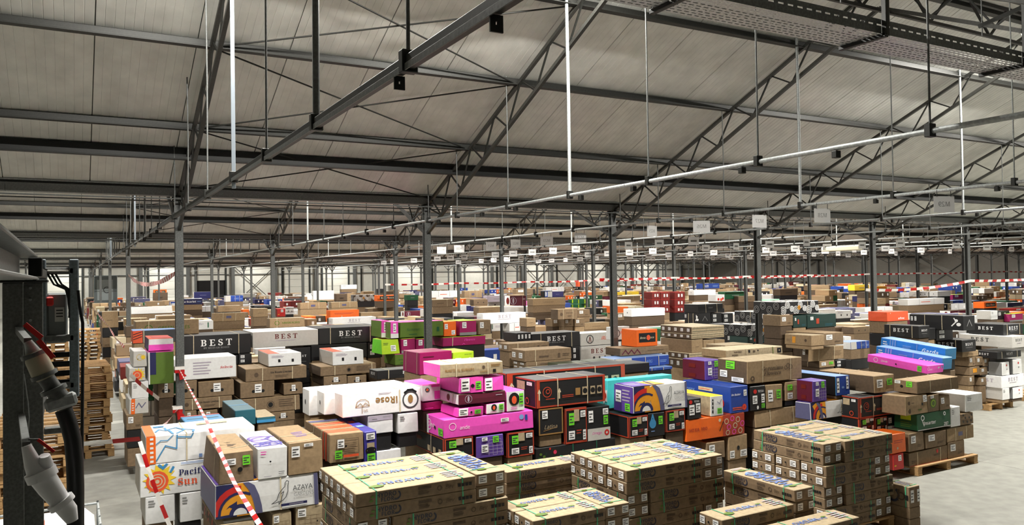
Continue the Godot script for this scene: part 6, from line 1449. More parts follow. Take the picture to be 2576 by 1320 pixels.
# ---------------------------------------------------------------- the blue-lettered cartons on their pallets
func hydro_proto(size: Vector3, along_x: bool) -> Node3D:
	var c := Crate.new(size, 0.003, 0.002, 0.002, rng)
	var t := Node3D.new()
	t.name = "long_carton"
	var mb := MB.new()
	c.body(mb, tint("brown"), tint("tan"), tint("brown"), 0.005)
	obj("box_body", mb, t)
	var f := "F" if along_x else "S"
	var e := []
	for s in ([f] if along_x else [f]):
		e.append_array([["T", s, 0.24, 0.66, 0.34, "HYDRO", "letterdark", "b", 0.17], ["T", s, 0.25, 0.3, 0.3, "FLOR", "letterdark", "b", 0.12], ["A", s, 0.32, 0.5, 0.24, 0.36, -120, 60, "letterdark"], ["E", s, 0.13, 0.6, 0.14, 0.09, "olive"], ["E", s, 0.12, 0.32, 0.16, 0.09, "olive"], ["R", s, 0.5, 0.62, 0.61, 0.8, "dbrown"], ["N", s, 0.5, 0.2, 0.6, 0.54, 3, "dbrown"], ["O", s, 0.68, 0.5, 0.2, 0.07, "dbrown"], ["T", s, 0.77, 0.5, 0.4, "Bev", "dbrown", "i", 0.07], ["R", s, 0.84, 0.35, 0.865, 0.6, "ink"], ["R", s, 0.872, 0.35, 0.897, 0.6, "ink"], ["R", s, 0.904, 0.35, 0.929, 0.6, "ink"], ["R", s, 0.936, 0.35, 0.961, 0.6, "ink"]])
	if along_x:
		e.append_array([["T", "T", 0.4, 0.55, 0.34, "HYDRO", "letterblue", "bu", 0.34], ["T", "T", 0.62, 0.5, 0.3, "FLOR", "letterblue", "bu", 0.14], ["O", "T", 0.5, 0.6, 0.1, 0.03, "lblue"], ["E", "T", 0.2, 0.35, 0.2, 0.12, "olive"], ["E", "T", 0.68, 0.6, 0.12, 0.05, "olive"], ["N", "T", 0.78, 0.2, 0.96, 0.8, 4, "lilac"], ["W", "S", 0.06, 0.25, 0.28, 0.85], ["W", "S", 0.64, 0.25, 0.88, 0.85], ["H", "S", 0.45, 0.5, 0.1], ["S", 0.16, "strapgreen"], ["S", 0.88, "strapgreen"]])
	else:
		e.append_array([["T", "T", 0.36, 0.45, 0.13, "HYDRO", "letterblue", "br"], ["T", "T", 0.68, 0.5, 0.13, "FLOR", "letterblue", "br"], ["O", "T", 0.5, 0.72, 0.06, 0.02, "lblue"], ["E", "T", 0.5, 0.86, 0.05, 0.03, "olive"], ["E", "T", 0.4, 0.12, 0.05, 0.03, "olive"], ["N", "T", 0.2, 0.9, 0.8, 0.97, 2, "lilac"], ["W", "F", 0.06, 0.25, 0.34, 0.85], ["W", "F", 0.66, 0.25, 0.92, 0.85], ["S", 0.14, "strapgreen"], ["S", 0.86, "strapgreen"]])
	paint(c, e, t)
	return t

func hydro_stack(where: String, x0: float, z1: float, l: float, w: float, h: float, courses: int, shown: int, swap: bool, deep_rows := 3, crossed := true) -> void:
	var deep := (w + 0.01) * deep_rows - 0.01
	var along := hydro_proto(Vector3(l, h - 0.004, w - 0.004), true)
	var cross := hydro_proto(Vector3(w * 0.84, h - 0.004, minf(deep, 1.05) - 0.03), false)
	var ord := ["top", "second", "third", "fourth", "fifth", "sixth", "seventh", "eighth", "ninth", "tenth"]
	var full := l + (w * 0.86 + 0.015 if crossed else 0.0)
	pallet(Vector3(x0 + full / 2, 0, z1 - deep / 2), full, deep, "wooden pallet under the blue-lettered cartons, %s" % where)
	for n in mini(courses, shown):
		var k := courses - 1 - n      # n counts from the top
		var y := 0.14 + h * k
		var a: bool = (n / 2) % 2 == 0
		if swap: a = not a
		var xl := x0 if a or not crossed else x0 + w * 0.86 + 0.015
		var xc := x0 + l + 0.015 if a else x0
		for i in deep_rows:
			var o := along.duplicate()
			o.name = numbered("long_carton")
			add_child(o)
			o.position = Vector3(xl + l / 2 + rng.randf_range(-0.006, 0.006), y, z1 - (w + 0.01) * i - w / 2)
			tag(o, "brown carton with blue lettering, %s course, %s, %s" % [ord[n], ["front", "middle", "rear"][i if deep_rows == 3 else i * 2] + (" of three" if deep_rows == 3 else " row"), where], "carton", "blue-lettered cartons, %s" % where)
		if crossed:
			var c := cross.duplicate()
			c.name = numbered("long_carton")
			add_child(c)
			c.position = Vector3(xc + w * 0.43, y, z1 - deep / 2 - rng.randf_range(0.0, 0.01))
			tag(c, "brown carton with blue lettering laid crossways, %s course, %s" % [ord[n], where], "carton", "blue-lettered cartons, %s" % where)
	if shown < courses:
		var mb := MB.new()
		for k in courses - shown:
			mb.cham(tint("brown"), Vector3(x0 + full / 2, 0.14 + h * (k + 0.5), z1 - deep / 2), Vector3(full, h - 0.006, deep), 0.006)
		solo("lower_cartons", mb, "lower courses of the blue-lettered stack, %s" % where, "cartons", "", "stuff")
	along.queue_free()
	cross.queue_free()

func hydro_pallets() -> void:
	hydro_stack("left stack", 2.06, -6.38, 1.12, 0.355, 0.12, 9, 6, false)
	hydro_stack("middle stack", 4.71, -6.17, 0.985, 0.325, 0.12, 8, 8, false)
	hydro_stack("right stack", 7.24, -5.9, 0.84, 0.355, 0.12, 8, 8, true)
	hydro_stack("low front stack", 3.52, -5.97, 0.78, 0.33, 0.12, 6, 3, false, 2)
	hydro_stack("narrow stack behind the low front one", 3.92, -7.18, 1.0, 0.34, 0.12, 7, 3, false, 1, false)
	# loose cartons before the right stack
	for e in [["cross", 6.2, -5.43, 0.74, "lying crossways before the right stack, upper"], ["cross", 6.22, -5.44, 0.62, "lying crossways before the right stack, lower"], ["along", 5.2, -5.4, 0.62, "at the foot of the middle stack"], ["along", 5.72, -5.06, 0.5, "lowest in front of the right stack"], ["end", 8.42, -5.72, 0.26, "sticking out at the foot of the right stack"]]:
		var o := hydro_proto(Vector3(0.95, 0.118, 0.3) if e[0] == "along" else Vector3(0.265, 0.118, 0.97) if e[0] == "cross" else Vector3(0.2, 0.24, 0.3), e[0] == "along")
		o.name = numbered("long_carton")
		add_child(o)
		var s: Vector3 = Vector3(0.95, 0.118, 0.3) if e[0] == "along" else Vector3(0.265, 0.118, 0.97) if e[0] == "cross" else Vector3(0.2, 0.24, 0.3)
		o.position = Vector3(e[1] + s.x / 2, e[3], e[2] - s.z / 2)
		tag(o, "brown carton with blue lettering %s" % e[4], "carton", "loose blue-lettered cartons")
		if e[4].ends_with("upper"): continue
		var mb := MB.new()
		var n := maxi(1, int(round(e[3] / 0.12)))
		for k in n: mb.cham(tint("brown"), Vector3(e[1] + s.x / 2, e[3] / n * (k + 0.5), e[2] - s.z / 2), Vector3(s.x, e[3] / n - 0.004, s.z), 0.006)
		solo("lower_cartons", mb, "lower courses under the carton %s" % e[4], "cartons", "", "stuff")

func pallet(at: Vector3, w: float, d: float, label: String, y := 0.0) -> void:
	var t := thing("wooden_pallet", label, "pallet", at + Vector3(0, y, 0))
	pallet_parts(t, w, d)

func pallet_parts(t: Node3D, w: float, d: float) -> void:
	var wood := mat("pallet_wood", Color(0.74, 0.59, 0.4), 0.8, 0.0, noise_tex, 3.0)
	for i in 5:
		var m := MB.new(); m.cham(wood, Vector3(0, 0.127, -d / 2 + 0.05 + (d - 0.1) * i / 4), Vector3(w, 0.022, 0.1), 0.003)
		obj("deck_plank", m, t)
	for i in 3:
		var x := -w / 2 + 0.05 + (w - 0.1) * i / 2
		var m := MB.new(); m.cham(wood, Vector3(x, 0.104, 0), Vector3(0.1, 0.022, d), 0.003)
		obj("stringer", m, t)
		var b := MB.new(); b.cham(wood, Vector3(x, 0.012, 0), Vector3(0.1, 0.022, d), 0.003)
		obj("skid", b, t)
		for z in [-1, 0, 1]:
			var c := MB.new(); c.cham(wood, Vector3(x, 0.058, z * (d / 2 - 0.07)), Vector3(0.1, 0.07, 0.13), 0.003)
			obj("block", c, t)

func pallets() -> void:
	pallet(Vector3(11.5, 0, -7.65), 1.5, 1.0, "wooden pallet under the brown cartons at the aisle")
	pallet(Vector3(19.4, 0, -9.95), 1.1, 0.95, "wooden pallet under the white cartons at the right edge")
	pallet(Vector3(17.4, 0, -10.1), 0.9, 0.95, "wooden pallet under the small brown cartons")
	# piles of empty pallets along the left aisle: one pallet with its planks, then copies
	var proto := Node3D.new()
	proto.name = "empty_pallet"
	pallet_parts(proto, 0.8, 1.2)
	add_child(proto)
	tag(proto, "empty wooden pallet, lowest of the tall pile by the aisle", "pallet", "piled empty pallets")
	var first := true
	for s in [[Vector3(0.2, 0, -16.0), 11, "tall pile behind the black hose"], [Vector3(-0.42, 0, -12.0), 9, "pile under the dosing cabinet"], [Vector3(0.55, 0, -34.0), 9, "distant pile at the end of the aisle"], [Vector3(-0.5, 0, -27.0), 11, "pile halfway down the aisle"]]:
		for i in s[1]:
			var o := proto if first else dup(proto, Vector3.ZERO, "")
			first = false
			o.position = s[0] + Vector3(rng.randf_range(-0.04, 0.04), 0.144 * i, rng.randf_range(-0.05, 0.05))
			o.rotation.y = rng.randf_range(-0.04, 0.04)
			o.set_meta("label", "empty wooden pallet, number %s from the floor, %s" % [["one", "two", "three", "four", "five", "six", "seven", "eight", "nine", "ten", "eleven"][i], s[2]])

# ---------------------------------------------------------------- platform steel, valves, hose and tanks at the left edge
func platform_corner() -> void:
	var st := mat("steel"); var dk := mat("steel_dark"); var bk := mat("steel_black")
	var p := thing("platform_post", "dark steel post of the platform at the left edge", "post", Vector3.ZERO)
	var pg := mat("post_grey", Color(0.5, 0.51, 0.5), 0.5, 0.15, mottle_tex, 4.0)
	var a := MB.new(); a.cham(pg, Vector3(-0.222, 1.505, -4.05), Vector3(0.078, 3.01, 0.012), 0.003)
	obj("front_flange", a, p)
	var b := MB.new(); b.cham(pg, Vector3(-0.148, 1.505, -4.08), Vector3(0.075, 3.01, 0.02), 0.003)
	obj("bolted_plate", b, p)
	var w := MB.new(); w.box(pg, Vector3(-0.2, 1.5, -4.16), Vector3(0.01, 3.0, 0.16))
	obj("web", w, p)
	for y in [2.985, 2.934, 2.843, 2.3]:
		var s := MB.new(); s.tube(mat("steel_bright"), [Vector3(-0.158, y, -4.07), Vector3(-0.158, y, -4.055)], 0.006, 8)
		obj("bolt", s, p)
	var cp := MB.new(); cp.cham(dk, Vector3(-0.19, 3.016, -4.1), Vector3(0.2, 0.012, 0.2), 0.003)
	obj("cap_plate", cp, p)
	var g := thing("platform_beam", "grey steel beam of the platform resting on the left post", "beam", Vector3.ZERO)
	for e in [["top_flange", 3.128, 0.012, 0.15, -0.205], ["web", 3.08, 0.09, 0.012, -0.205], ["bottom_flange", 3.029, 0.012, 0.14, -0.2]]:
		var m := MB.new(); m.cham(pg, Vector3(e[4], e[1], -2.55), Vector3(e[3], e[2], 3.1), 0.003)
		obj(e[0], m, g)
	var ep := MB.new(); ep.cham(bk, Vector3(-0.14, 3.08, -4.13), Vector3(0.055, 0.085, 0.05), 0.004)
	obj("end_block", ep, g)
	# dosing cabinet on a steel frame
	var c := thing("dosing_cabinet", "grey machine cabinet on a steel frame beside the post", "machine", Vector3.ZERO)
	var z := -5.4
	for e in [[0.014, 2.19, 0.052, 1.55], [-0.147, 2.19, 0.035, 1.55]]:
		var m := MB.new(); m.cham(mat("frame_blue", Color(0.5, 0.55, 0.58), 0.5, 0.1, mottle_tex, 3.0), Vector3(e[0], 2.74, z), Vector3(e[2], 0.82, 0.06), 0.006)
		obj("frame_post", m, c)
	for y in [3.08, 2.68, 2.4, 2.14]:
		var m := MB.new(); m.cham(st, Vector3(-0.065, y, z), Vector3(0.16, 0.04, 0.06), 0.006)
		obj("cross_bar", m, c)
	var pn := MB.new(); pn.cham(mat("cabinet", Color(0.5, 0.52, 0.52), 0.5), Vector3(-0.075, 2.8, z - 0.06), Vector3(0.11, 0.3, 0.08), 0.012)
	obj("cabinet_body", pn, c)
	var lb := MB.new(); lb.box(tint("gwhite"), Vector3(-0.062, 2.82, z - 0.016), Vector3(0.05, 0.085, 0.006))
	for i in 3: lb.box(tint("ink"), Vector3(-0.062, 2.845 - 0.018 * i, z - 0.0125), Vector3(0.035, 0.006, 0.002))
	obj("white_label", lb, c)
	var rd := MB.new(); rd.cham(tint("red"), Vector3(-0.112, 2.9, z + 0.0), Vector3(0.04, 0.055, 0.04), 0.008)
	obj("red_switch", rd, c)
	var lamp_bar := MB.new(); lamp_bar.cham(tint("gwhite"), Vector3(-0.07, 3.08, z + 0.036), Vector3(0.11, 0.012, 0.03), 0.004)
	obj("light_strip", lamp_bar, c)
	for i in 3:
		var cb := MB.new()
		cb.tube(bk, [Vector3(-0.12 + 0.02 * i, 3.06, z + 0.03), Vector3(-0.09 + 0.02 * i, 3.0, z + 0.05), Vector3(-0.03 + 0.01 * i, 2.97, z + 0.03), Vector3(-0.012, 2.9 - 0.05 * i, z + 0.03)], 0.006, 6)
		obj("cable", cb, c)
	for i in 4:
		var gl := MB.new(); gl.cham(bk, Vector3(-0.065, 2.58 - 0.055 * i, z - 0.02), Vector3(0.12, 0.03, 0.05), 0.008)
		obj("roller", gl, c)
	for i in 2:
		var ar := MB.new(); ar.cham(dk, Vector3(-0.147, [3.06, 2.36][i], z + 0.62), Vector3(0.045, 0.045, 1.25), 0.004)
		obj("bracket_arm", ar, c)
	# upper ball valve with its hose coupling
	var o := Vector3(-0.075, 2.62, -3.4)
	var v := thing("ball_valve", "steel ball valve with red handles above the black hose", "valve", Vector3.ZERO)
	var A := at_px(70, 858, -3.5); var B := at_px(112, 945, -3.5); var D := at_px(150, 1000, -3.5); var F := at_px(162, 1035, -3.5)
	var m1 := MB.new(); m1.tube(mat("steel_bright"), [A, A.lerp(B, 0.3)], [0.014, 0.026], 12)
	obj("pipe_end", m1, v)
	var m2 := MB.new(); m2.tube(mat("valve_cream", Color(0.68, 0.65, 0.56), 0.5), [A.lerp(B, 0.3), A.lerp(B, 0.5), A.lerp(B, 0.9), B.lerp(D, 0.1)], [0.027, 0.04, 0.042, 0.033], 14)
	obj("valve_body", m2, v)
	var m3 := MB.new(); m3.tube(st, [B.lerp(D, 0.1), B.lerp(D, 0.6), D], [0.03, 0.03, 0.036], 14)
	for q in [A.lerp(B, 0.32), A.lerp(B, 0.92), B.lerp(D, 0.55)]:
		m3.tube(st, [q, q + (B - A).normalized() * 0.016], 0.047, 8)
	obj("coupling", m3, v)
	var m4 := MB.new(); m4.cham(mat("steel_bright"), D.lerp(F, 0.3), Vector3(0.11, 0.05, 0.07), 0.01, Basis(Vector3(0, 0, 1), 0.25))
	obj("hose_clamp", m4, v)
	for e in [[62, 815, 105, 850], [96, 855, 134, 900]]:
		var h := MB.new(); h.bar(tint("red"), at_px(e[0], e[1], -3.44), at_px(e[2], e[3], -3.44), 0.008, 0.018)
		obj("red_handle", h, v)
	var bkt := MB.new(); bkt.bar(st, A, Vector3(A.x - 0.06, A.y + 0.02, -4.06), 0.025)
	obj("pipe_bracket", bkt, v)
	# hose and cable
	var hs := MB.new()
	var pts := []
	for e in [[160, 1030], [172, 1062], [183, 1105], [188, 1160], [190, 1220], [190, 1330], [189, 1460], [186, 1650]]: pts.append(at_px(e[0], e[1], -3.5))
	hs.tube(mat("rubber", Color(0.03, 0.03, 0.032), 0.45), pts, 0.031, 14)
	solo("black_hose", hs, "thick black rubber hose hanging from the upper valve", "hose")
	var cbm := MB.new()
	pts = []
	for e in [[196, 730], [200, 770], [208, 812], [208, 900], [207, 1050], [206, 1200], [206, 1400]]: pts.append(at_px(e[0], e[1], -4.6))
	cbm.tube(mat("rubber"), pts, 0.008, 8)
	solo("black_cable", cbm, "thin black cable hanging beside the machine cabinet", "cable")
	var wr := MB.new()
	pts = []
	for e in [[60, 940], [70, 1010], [73, 1050], [68, 1120], [63, 1180]]: pts.append(at_px(e[0], e[1], -4.02))
	wr.tube(mat("steel_bright"), pts, 0.003, 6)
	solo("thin_wire", wr, "thin pale wire hanging down the dark post", "wire")
	# lower, white wrapped valve
	var lv := thing("wrapped_valve", "white plastic-wrapped valve with red lever low at the left", "valve", Vector3.ZERO)
	var P := [at_px(66, 1120, -3.3), at_px(82, 1165, -3.3), at_px(100, 1190, -3.3), at_px(125, 1225, -3.3), at_px(150, 1258, -3.3), at_px(172, 1285, -3.3), at_px(182, 1310, -3.3)]
	var wm := MB.new(); wm.tube(mat("wrap", Color(0.9, 0.9, 0.91), 0.35), P, [0.016, 0.028, 0.043, 0.04, 0.034, 0.032, 0.02], 14)
	obj("wrapped_body", wm, lv)
	var rg := MB.new(); rg.tube(mat("wrap"), [P[2] + Vector3(0, 0.01, 0), P[2].lerp(P[3], 0.35)], 0.052, 14)
	rg.tube(mat("wrap"), [P[4], P[4].lerp(P[5], 0.4)], 0.046, 14)
	obj("wrapped_collar", rg, lv)
	var kn := MB.new(); kn.tube(mat("wrap"), [at_px(112, 1145, -3.28), at_px(118, 1185, -3.3)], [0.018, 0.03], 10)
	obj("valve_neck", kn, lv)
	var lh := MB.new(); lh.bar(tint("red"), at_px(95, 1105, -3.26), at_px(136, 1136, -3.26), 0.007, 0.01)
	lh.bar(st, at_px(72, 1105, -3.27), at_px(96, 1105, -3.26), 0.006)
	obj("red_lever", lh, lv)
	var lb2 := MB.new(); lb2.bar(st, P[0], Vector3(P[0].x - 0.05, P[0].y, -4.06), 0.025)
	obj("pipe_bracket", lb2, lv)
	# two caged liquid tanks
	tank(Vector3(-0.3, 0, -7.25), "caged white liquid tank with orange cap below the hose")

func tank(at: Vector3, label: String) -> void:
	var t := thing("liquid_tank", label, "tank", at)
	var b := MB.new(); b.cham(mat("tank_plastic", Color(0.86, 0.88, 0.88), 0.35), Vector3(0, 0.62, 0), Vector3(0.92, 0.96, 0.92), 0.07)
	obj("tank_body", b, t)
	var c := MB.new(); c.tube(tint("coral"), [Vector3(0, 1.1, 0), Vector3(0, 1.14, 0)], 0.11, 18)
	c.tube(tint("red"), [Vector3(0, 1.14, 0), Vector3(0, 1.155, 0)], 0.06, 12)
	obj("orange_cap", c, t)
	var st := mat("steel_bright")
	for y in [0.2, 0.5, 0.8, 1.1]:
		var r := MB.new()
		var q := []
		for e in [[-1, -1], [1, -1], [1, 1], [-1, 1], [-1, -1]]: q.append(Vector3(e[0] * 0.49, y, e[1] * 0.49))
		for i in 4: r.tube(st, [q[i], q[i + 1]], 0.011, 6)
		obj("cage_ring", r, t)
	for i in 5:
		for s in [-1, 1]:
			var r := MB.new()
			var u := -0.49 + 0.245 * i
			r.tube(st, [Vector3(u, 0.1, s * 0.49), Vector3(u, 1.12, s * 0.49)], 0.01, 6)
			r.tube(st, [Vector3(s * 0.49, 0.1, u), Vector3(s * 0.49, 1.12, u)], 0.01, 6)
			obj("cage_bar", r, t)
	var p := MB.new(); p.cham(mat("steel_dark"), Vector3(0, 0.07, 0), Vector3(1.0, 0.06, 1.0), 0.01)
	for x in [-1, 1]:
		for z in [-1, 1]: p.cham(mat("steel_dark"), Vector3(x * 0.43, 0.02, z * 0.43), Vector3(0.12, 0.04, 0.12), 0.004)
	obj("tank_base", p, t)

# a point of the hall that lies in the plane z = depth, found from a sight line of the survey photograph
func at_px(u: float, v: float, z: float) -> Vector3:
	var d := -CAMERA_Z + CAMERA_X * (u - 1288.0) / 1975.0 + CAMERA_Y * (660.0 - v) / 1975.0
	return Vector3(0, 3, 0) + d * (z / d.z)
const CAMERA_X := Vector3(0.87195, -0.01605, 0.48933)
const CAMERA_Y := Vector3(0.00493, 0.99970, 0.02402)
const CAMERA_Z := Vector3(-0.48957, -0.01853, 0.87177)

# ---------------------------------------------------------------- red and white barrier tape
func tape(label: String, pts: Array, width := 0.07, band := 0.2, edge := Vector3.UP, narrow := 1.0, knot := false) -> void:
	var mb := MB.new()
	var red := mat("tape_red", Color(0.72, 0.08, 0.09), 0.4); var wh := mat("tape_white", Color(0.92, 0.9, 0.88), 0.4)
	var cv := Curve3D.new()
	for p in pts: cv.add_point(p)
	cv.bake_interval = 0.1
	var total := 0.0
	for i in pts.size() - 1: total += pts[i].distance_to(pts[i + 1])
	var n := int(total / band)
	var q := []
	for i in n + 1:
		var d := total * i / n
		var k := 0
		while k < pts.size() - 2 and d > pts[k].distance_to(pts[k + 1]):
			d -= pts[k].distance_to(pts[k + 1]); k += 1
		q.append(pts[k].lerp(pts[k + 1], clampf(d / pts[k].distance_to(pts[k + 1]), 0, 1)))
	for i in n:
		var a: Vector3 = q[i]; var b: Vector3 = q[i + 1]
		var d := (b - a).normalized()
		var e := (edge - d * edge.dot(d)).normalized().rotated(d, sin(i * 0.35) * 0.35) * width / 2 * lerpf(narrow, 1.0, minf(1.0, 1.6 * i / n))
		var nn := d.cross(e).normalized()
		var e2 := (edge - d * edge.dot(d)).normalized().rotated(d, sin((i + 1) * 0.35) * 0.35) * width / 2 * lerpf(narrow, 1.0, minf(1.0, 1.6 * (i + 1) / n))
		mb.quad(red if i % 2 else wh, a - e, b - e2, b + e2, a + e, nn)
		mb.quad(red if i % 2 else wh, a - e - nn * 0.001, b - e2 - nn * 0.001, b + e2 - nn * 0.001, a + e - nn * 0.001, -nn)
	var o := solo("barrier_tape", mb, label, "barrier tape")
	if knot:
		var kb := MB.new()
		for j in 2:
			kb.box(red if j else wh, pts[0] + Vector3(0, 0.025 - 0.05 * j, -0.06), Vector3(0.14, 0.045, 0.14))
		for j in 2:
			kb.quad(red, pts[0] + Vector3(-0.02, 0, 0.012), pts[0] + Vector3(0.02, 0, 0.012), pts[0] + Vector3(0.1 - 0.05 * j, -0.1 - 0.04 * j, 0.02), pts[0] + Vector3(0.05 - 0.05 * j, -0.12 - 0.04 * j, 0.02), Vector3(0, 0, 1))
		obj("knot", kb, o)

func sagged(a: Vector3, b: Vector3, drop: float, n := 10) -> Array:
	var o := []
	for i in n + 1:
		var t := float(i) / n
		o.append(a.lerp(b, t) - Vector3(0, drop * 4 * t * (1 - t), 0))
	return o

func tapes() -> void:
	var c := Vector3(COLUMN_X, 0, ROW)
	tape("red and white tape running from the nearest column down towards the camera", [at_px(452, 930, -13.28), at_px(520, 1058, -8.9), at_px(560, 1150, -7.9), at_px(590, 1215, -6.9), at_px(660, 1330, -5.4)], 0.036, 0.13, Vector3(1, 0.2, 0), 0.3, true)
	tape("red and white tape slanting from the nearest column behind the sun-print stack", [at_px(447, 1030, -13.28), at_px(425, 1055, -12.3), at_px(395, 1085, -11.3)], 0.07, 0.12, Vector3(1, 0.6, 0), 1.0, true)
	tape("red and white tape sloping past the left corner stack", [at_px(328, 942, -12.6), at_px(360, 972, -12.4), at_px(400, 1003, -12.2)], 0.07, 0.12)
	tape("level red and white tape ending at the sun-print stack", [at_px(200, 1117, -8.6), at_px(280, 1110, -8.4), at_px(352, 1103, -8.12)], 0.042, 0.24)
	tape("red and white tape hanging over the front of the sun-print stack", [at_px(352, 1110, -8.0), at_px(375, 1185, -7.9), at_px(400, 1255, -7.8), at_px(432, 1335, -7.7)], 0.036, 0.12, Vector3(1, 0.3, 0))
	tape("reddish tape sagging between the first columns of two rows", sagged(Vector3(COLUMN_X, 3.25, ROW - SPAN + 0.07), Vector3(COLUMN_X, 3.18, ROW - 0.08), 0.25), 0.09, 0.18)
	tape("pale twisted tape sagging beside the distant pallets", [at_px(232, 772, -27), at_px(255, 800, -24), at_px(275, 824, -22), at_px(290, 850, -19.5), at_px(312, 872, -17)], 0.05, 0.2)
	for i in range(4, 12):
		var a := Vector3(COLUMN_X + BAY * i, 2.86, ROW - SPAN + 0.07)
		tape("red and white tape between second-row columns, span %s" % ["one", "two", "three", "four", "five", "six", "seven", "eight"][i - 4], sagged(a, a + Vector3(BAY, 0, 0), 0.02 + 0.03 * (i % 2)), 0.075, 0.24)
	for i in range(3, 11):
		var a := Vector3(COLUMN_X + BAY * i, 2.72, ROW - SPAN * 2 + 0.07)
		tape("red and white tape between third-row columns, span %s" % ["one", "two", "three", "four", "five", "six", "seven", "eight"][i - 3], sagged(a, a + Vector3(BAY, 0, 0), 0.04), 0.09, 0.3)
	var e := Vector3(COLUMN_X + BAY * 5, 2.68, ROW + 0.07)
	tape("red and white tape right of the sixth near column", sagged(e, e + Vector3(BAY, 0.02, 0), 0.03), 0.075, 0.22)
	tape("red and white tape dipping left of the sixth near column", sagged(e, e + Vector3(-BAY + 0.4, -0.18, -0.6), 0.1), 0.075, 0.22)

# ---------------------------------------------------------------- cartons too far off to list, and the courses under the listed ones
func fill() -> void:
	var spots := []; var tints := []
	var pal := ["brown", "kraft", "brown", "kraft", "tan", "dbrown", "dbrown", "brown", "kraft", "dbrown", "kraft", "brown", "white", "gwhite", "white", "black", "dgrey", "black", "blue", "maroon", "orange", "green", "cream", "white", "gwhite", "navy", "dred", "tan", "slate", "brown"]
	var listed := boxes.duplicate()
	for b in listed:
		var under := 0.142
		for q in listed:
			if q != b and minf(q[1], b[1]) - maxf(q[0], b[0]) > 0.02 and minf(q[5], b[5]) - maxf(q[4], b[4]) > 0.02 and q[3] <= b[2] + 0.05:
				under = maxf(under, q[3])
		var gap: float = b[2] - under
		if gap < 0.05: continue
		var n := maxi(1, int(round(gap / 0.3)))
		for i in n:
			var h := gap / n
			var ok := true
			for q in listed:
				if q != b and minf(q[1], b[1]) - maxf(q[0], b[0]) > 0.02 and minf(q[5], b[5]) - maxf(q[4], b[4]) > 0.02 and q[2] < under + h * (i + 1) - 0.01 and q[3] > under + h * i + 0.01:
					ok = false
			for ci in 19:
				for ck in 6:
					var px := COLUMN_X + BAY * (ci - 2); var pz := ROW - SPAN * ck
					if px > b[0] - 0.1 and px < b[1] + 0.1 and pz > b[4] - 0.1 and pz < b[5] + 0.1: ok = false
			if ok:
				spots.append([Vector3((b[0] + b[1]) / 2, under + h * i + 0.004, (b[4] + b[5]) / 2), Vector3(b[1] - b[0] - 0.03, h - 0.008, b[5] - b[4] - 0.03), 0.0])
				tints.append(["brown", "dbrown", "brown", "black", "dbrown", "kraft"][rng.randi() % 6])  # darker tints put the shade of the gaps into these cartons
	var lower := MB.new()
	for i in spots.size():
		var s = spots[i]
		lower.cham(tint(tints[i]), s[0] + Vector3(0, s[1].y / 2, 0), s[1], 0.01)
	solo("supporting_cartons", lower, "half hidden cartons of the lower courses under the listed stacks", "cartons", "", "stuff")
	spots.clear()
	tints.clear()
	# pallet bases under everything are real boards too, seen only at the aisles
	var x := 1.6
	while x < 77.0:
		var z := -17.2
		while z > -81.0:
			var cx := x + rng.randf_range(-0.08, 0.08); var cz := z + rng.randf_range(-0.1, 0.1)
			var aisle := fposmod(x, 12.7) < 1.4
			z -= 1.32 if fposmod(z, 12.73) > 2.0 else 2.5
			if aisle and rng.randf() < 0.75: continue
			if rng.randf() < 0.06: continue
			var dist := Vector2(cx, cz).length()
			var cap := rng.randf_range(1.05, 1.95)
			if dist < 26: cap = minf(cap, 1.35)
			var az := atan2(cx, -cz); var half := 0.75 / dist
			var hit := false
			for q in listed:
				if minf(q[1], cx + 0.62) - maxf(q[0], cx - 0.62) > 0.0 and minf(q[5], cz + 0.6) - maxf(q[4], cz - 0.6) > 0.0:
					hit = true
					break
				var qd := Vector2((q[0] + q[1]) / 2, q[5]).length()
				if qd < dist: continue
				var a0 := atan2(q[0], -q[5]); var a1 := atan2(q[1], -q[5])
				if az + half < a0 or az - half > a1: continue
				cap = minf(cap, 3.0 - (dist - 0.6) * (3.0 - (q[2] + 0.02)) / qd)
			if hit or cap < 0.4: continue
			var base := rng.randi() % pal.size()
			var y := 0.14
			var rows := maxi(1, int((cap - 0.14) / 0.3))
			for r in rows:
				var h := (cap - 0.14) / rows
				if rng.randf() < 0.6: base = rng.randi() % pal.size()
				var three := rng.randf() < 0.5
				if r == rows - 1 and rng.randf() < 0.25: continue
				for i in 3:
					if r == rows - 1 and rng.randf() < 0.15: continue
					var o := Vector3((i - 1) * 0.385, y, 0) if three else Vector3(0, y, (i - 1) * 0.385)
					var s := Vector3(0.37, h - 0.01, 1.04) if three else Vector3(1.04, h - 0.01, 0.37)
					var k := base if rng.randf() < 0.7 else rng.randi() % pal.size()
					spots.append([Vector3(cx, 0, cz) + o, s, rng.randf_range(-0.03, 0.03)])
					tints.append(pal[k])
				y += h
		x += 1.5
	var unit := MB.new()
	var m := StandardMaterial3D.new()
	m.vertex_color_use_as_albedo = true
	m.roughness = 0.7
	unit.cham(m, Vector3(0, 0.5, 0), Vector3.ONE, 0.02)
	var mm := MultiMesh.new()
	mm.transform_format = MultiMesh.TRANSFORM_3D
	mm.use_colors = true
	mm.mesh = unit.mesh()
	mm.instance_count = spots.size()
	for i in spots.size():
		var s = spots[i]
		mm.set_instance_transform(i, Transform3D(Basis(Vector3.UP, s[2]) * Basis.from_scale(s[1]), s[0]))
		var t: Array = TINT[tints[i]]
		var v := rng.randf_range(0.85, 1.08)
		mm.set_instance_color(i, Color(t[0] * v, t[1] * v, t[2] * v).srgb_to_linear())
	var o := MultiMeshInstance3D.new()
	o.name = "distant_cartons"
	o.multimesh = mm
	add_child(o)
	tag(o, "mass of brown, white and coloured cartons filling the far hall", "cartons", "", "stuff")
	# white labels on the far cartons' ends
	var ls := []
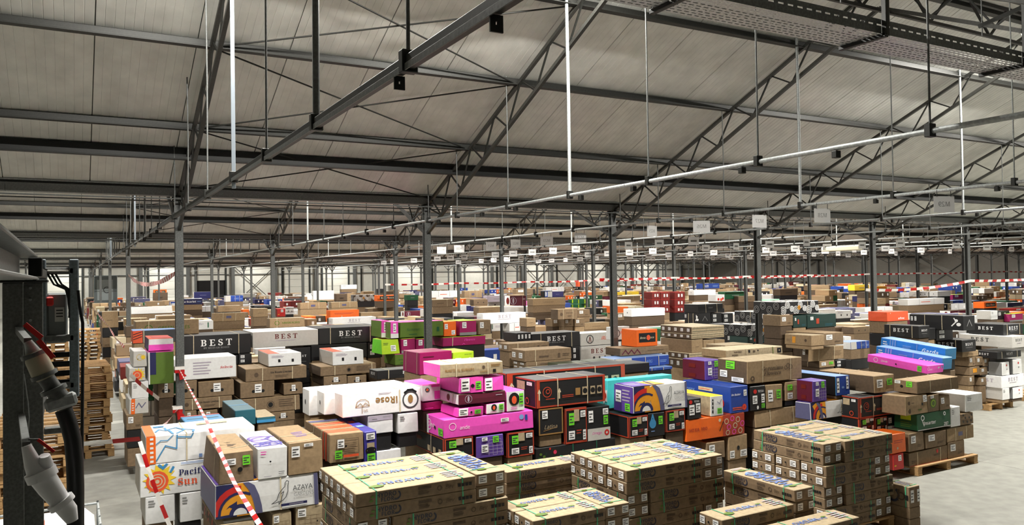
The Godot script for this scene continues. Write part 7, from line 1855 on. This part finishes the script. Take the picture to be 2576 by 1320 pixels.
	for i in range(0, spots.size()):
		var s = spots[i]
		if s[1].y < 0.12 or rng.randf() < 0.35: continue
		ls.append([s[0] + Vector3(rng.randf_range(-0.3, 0.3) * s[1].x, s[1].y * 0.55, s[1].z / 2 + 0.014), Vector3(0.09, 0.12, 0.004)])
		if s[1].z < 0.5: ls.append([s[0] + Vector3(-s[1].x / 2 - 0.014, s[1].y * 0.55, rng.randf_range(-0.1, 0.1)), Vector3(0.004, 0.12, 0.09)])
	var lu := MB.new(); lu.box(tint("lwhite"), Vector3.ZERO, Vector3.ONE)
	var lm := MultiMesh.new()
	lm.transform_format = MultiMesh.TRANSFORM_3D
	lm.mesh = lu.mesh()
	lm.instance_count = ls.size()
	for i in ls.size(): lm.set_instance_transform(i, Transform3D(Basis.from_scale(ls[i][1]), ls[i][0]))
	var lo := MultiMeshInstance3D.new()
	lo.name = "carton_labels"
	lo.multimesh = lm
	lo.set_meta("kind", "stuff")
	o.add_child(lo)

func background_things() -> void:
	fill()
	# steel switch cabinet by the back wall, parked trolleys, a white tube lamp that is off
	var t := thing("control_cabinet", "grey control cabinet with round gauge far down the left aisle", "cabinet", Vector3(1.9, 0, -56))
	var b := MB.new(); b.cham(mat("cabinet_grey", Color(0.4, 0.44, 0.45), 0.5), Vector3(0, 2.2, 0), Vector3(1.3, 2.6, 0.6), 0.03)
	b.cham(mat("steel_dark"), Vector3(0, 0.45, 0), Vector3(1.1, 0.9, 0.5), 0.02)
	obj("cabinet_body", b, t)
	var d := MB.new(); d.cham(mat("cabinet_pale", Color(0.6, 0.64, 0.65), 0.4), Vector3(-0.05, 2.6, 0.31), Vector3(0.9, 1.3, 0.03), 0.01)
	obj("cabinet_door", d, t)
	var g := MB.new(); g.tube(mat("steel_dark"), [Vector3(0.05, 2.6, 0.33), Vector3(0.05, 2.6, 0.35)], 0.2, 16); g.tube(mat("cabinet_pale"), [Vector3(0.05, 2.6, 0.345), Vector3(0.05, 2.6, 0.36)], 0.16, 16)
	obj("round_gauge", g, t)
	var l := thing("tube_lamp", "pale unlit tube lamp hanging low under a far rail", "lamp", Vector3(22.6, 3.78, -17.6))
	var lh := MB.new(); lh.cham(mat("lamp_pale", Color(0.85, 0.84, 0.75), 0.4), Vector3(0, 0, 0), Vector3(0.2, 0.16, 1.5), 0.03)
	obj("lamp_housing", lh, l)
	var lr := MB.new(); lr.tube(mat("steel"), [Vector3(0, 0.08, -0.5), Vector3(0, 0.24, -0.5)], 0.01, 6); lr.tube(mat("steel"), [Vector3(0, 0.08, 0.5), Vector3(0, 0.24, 0.5)], 0.01, 6)
	obj("hanger", lr, l)
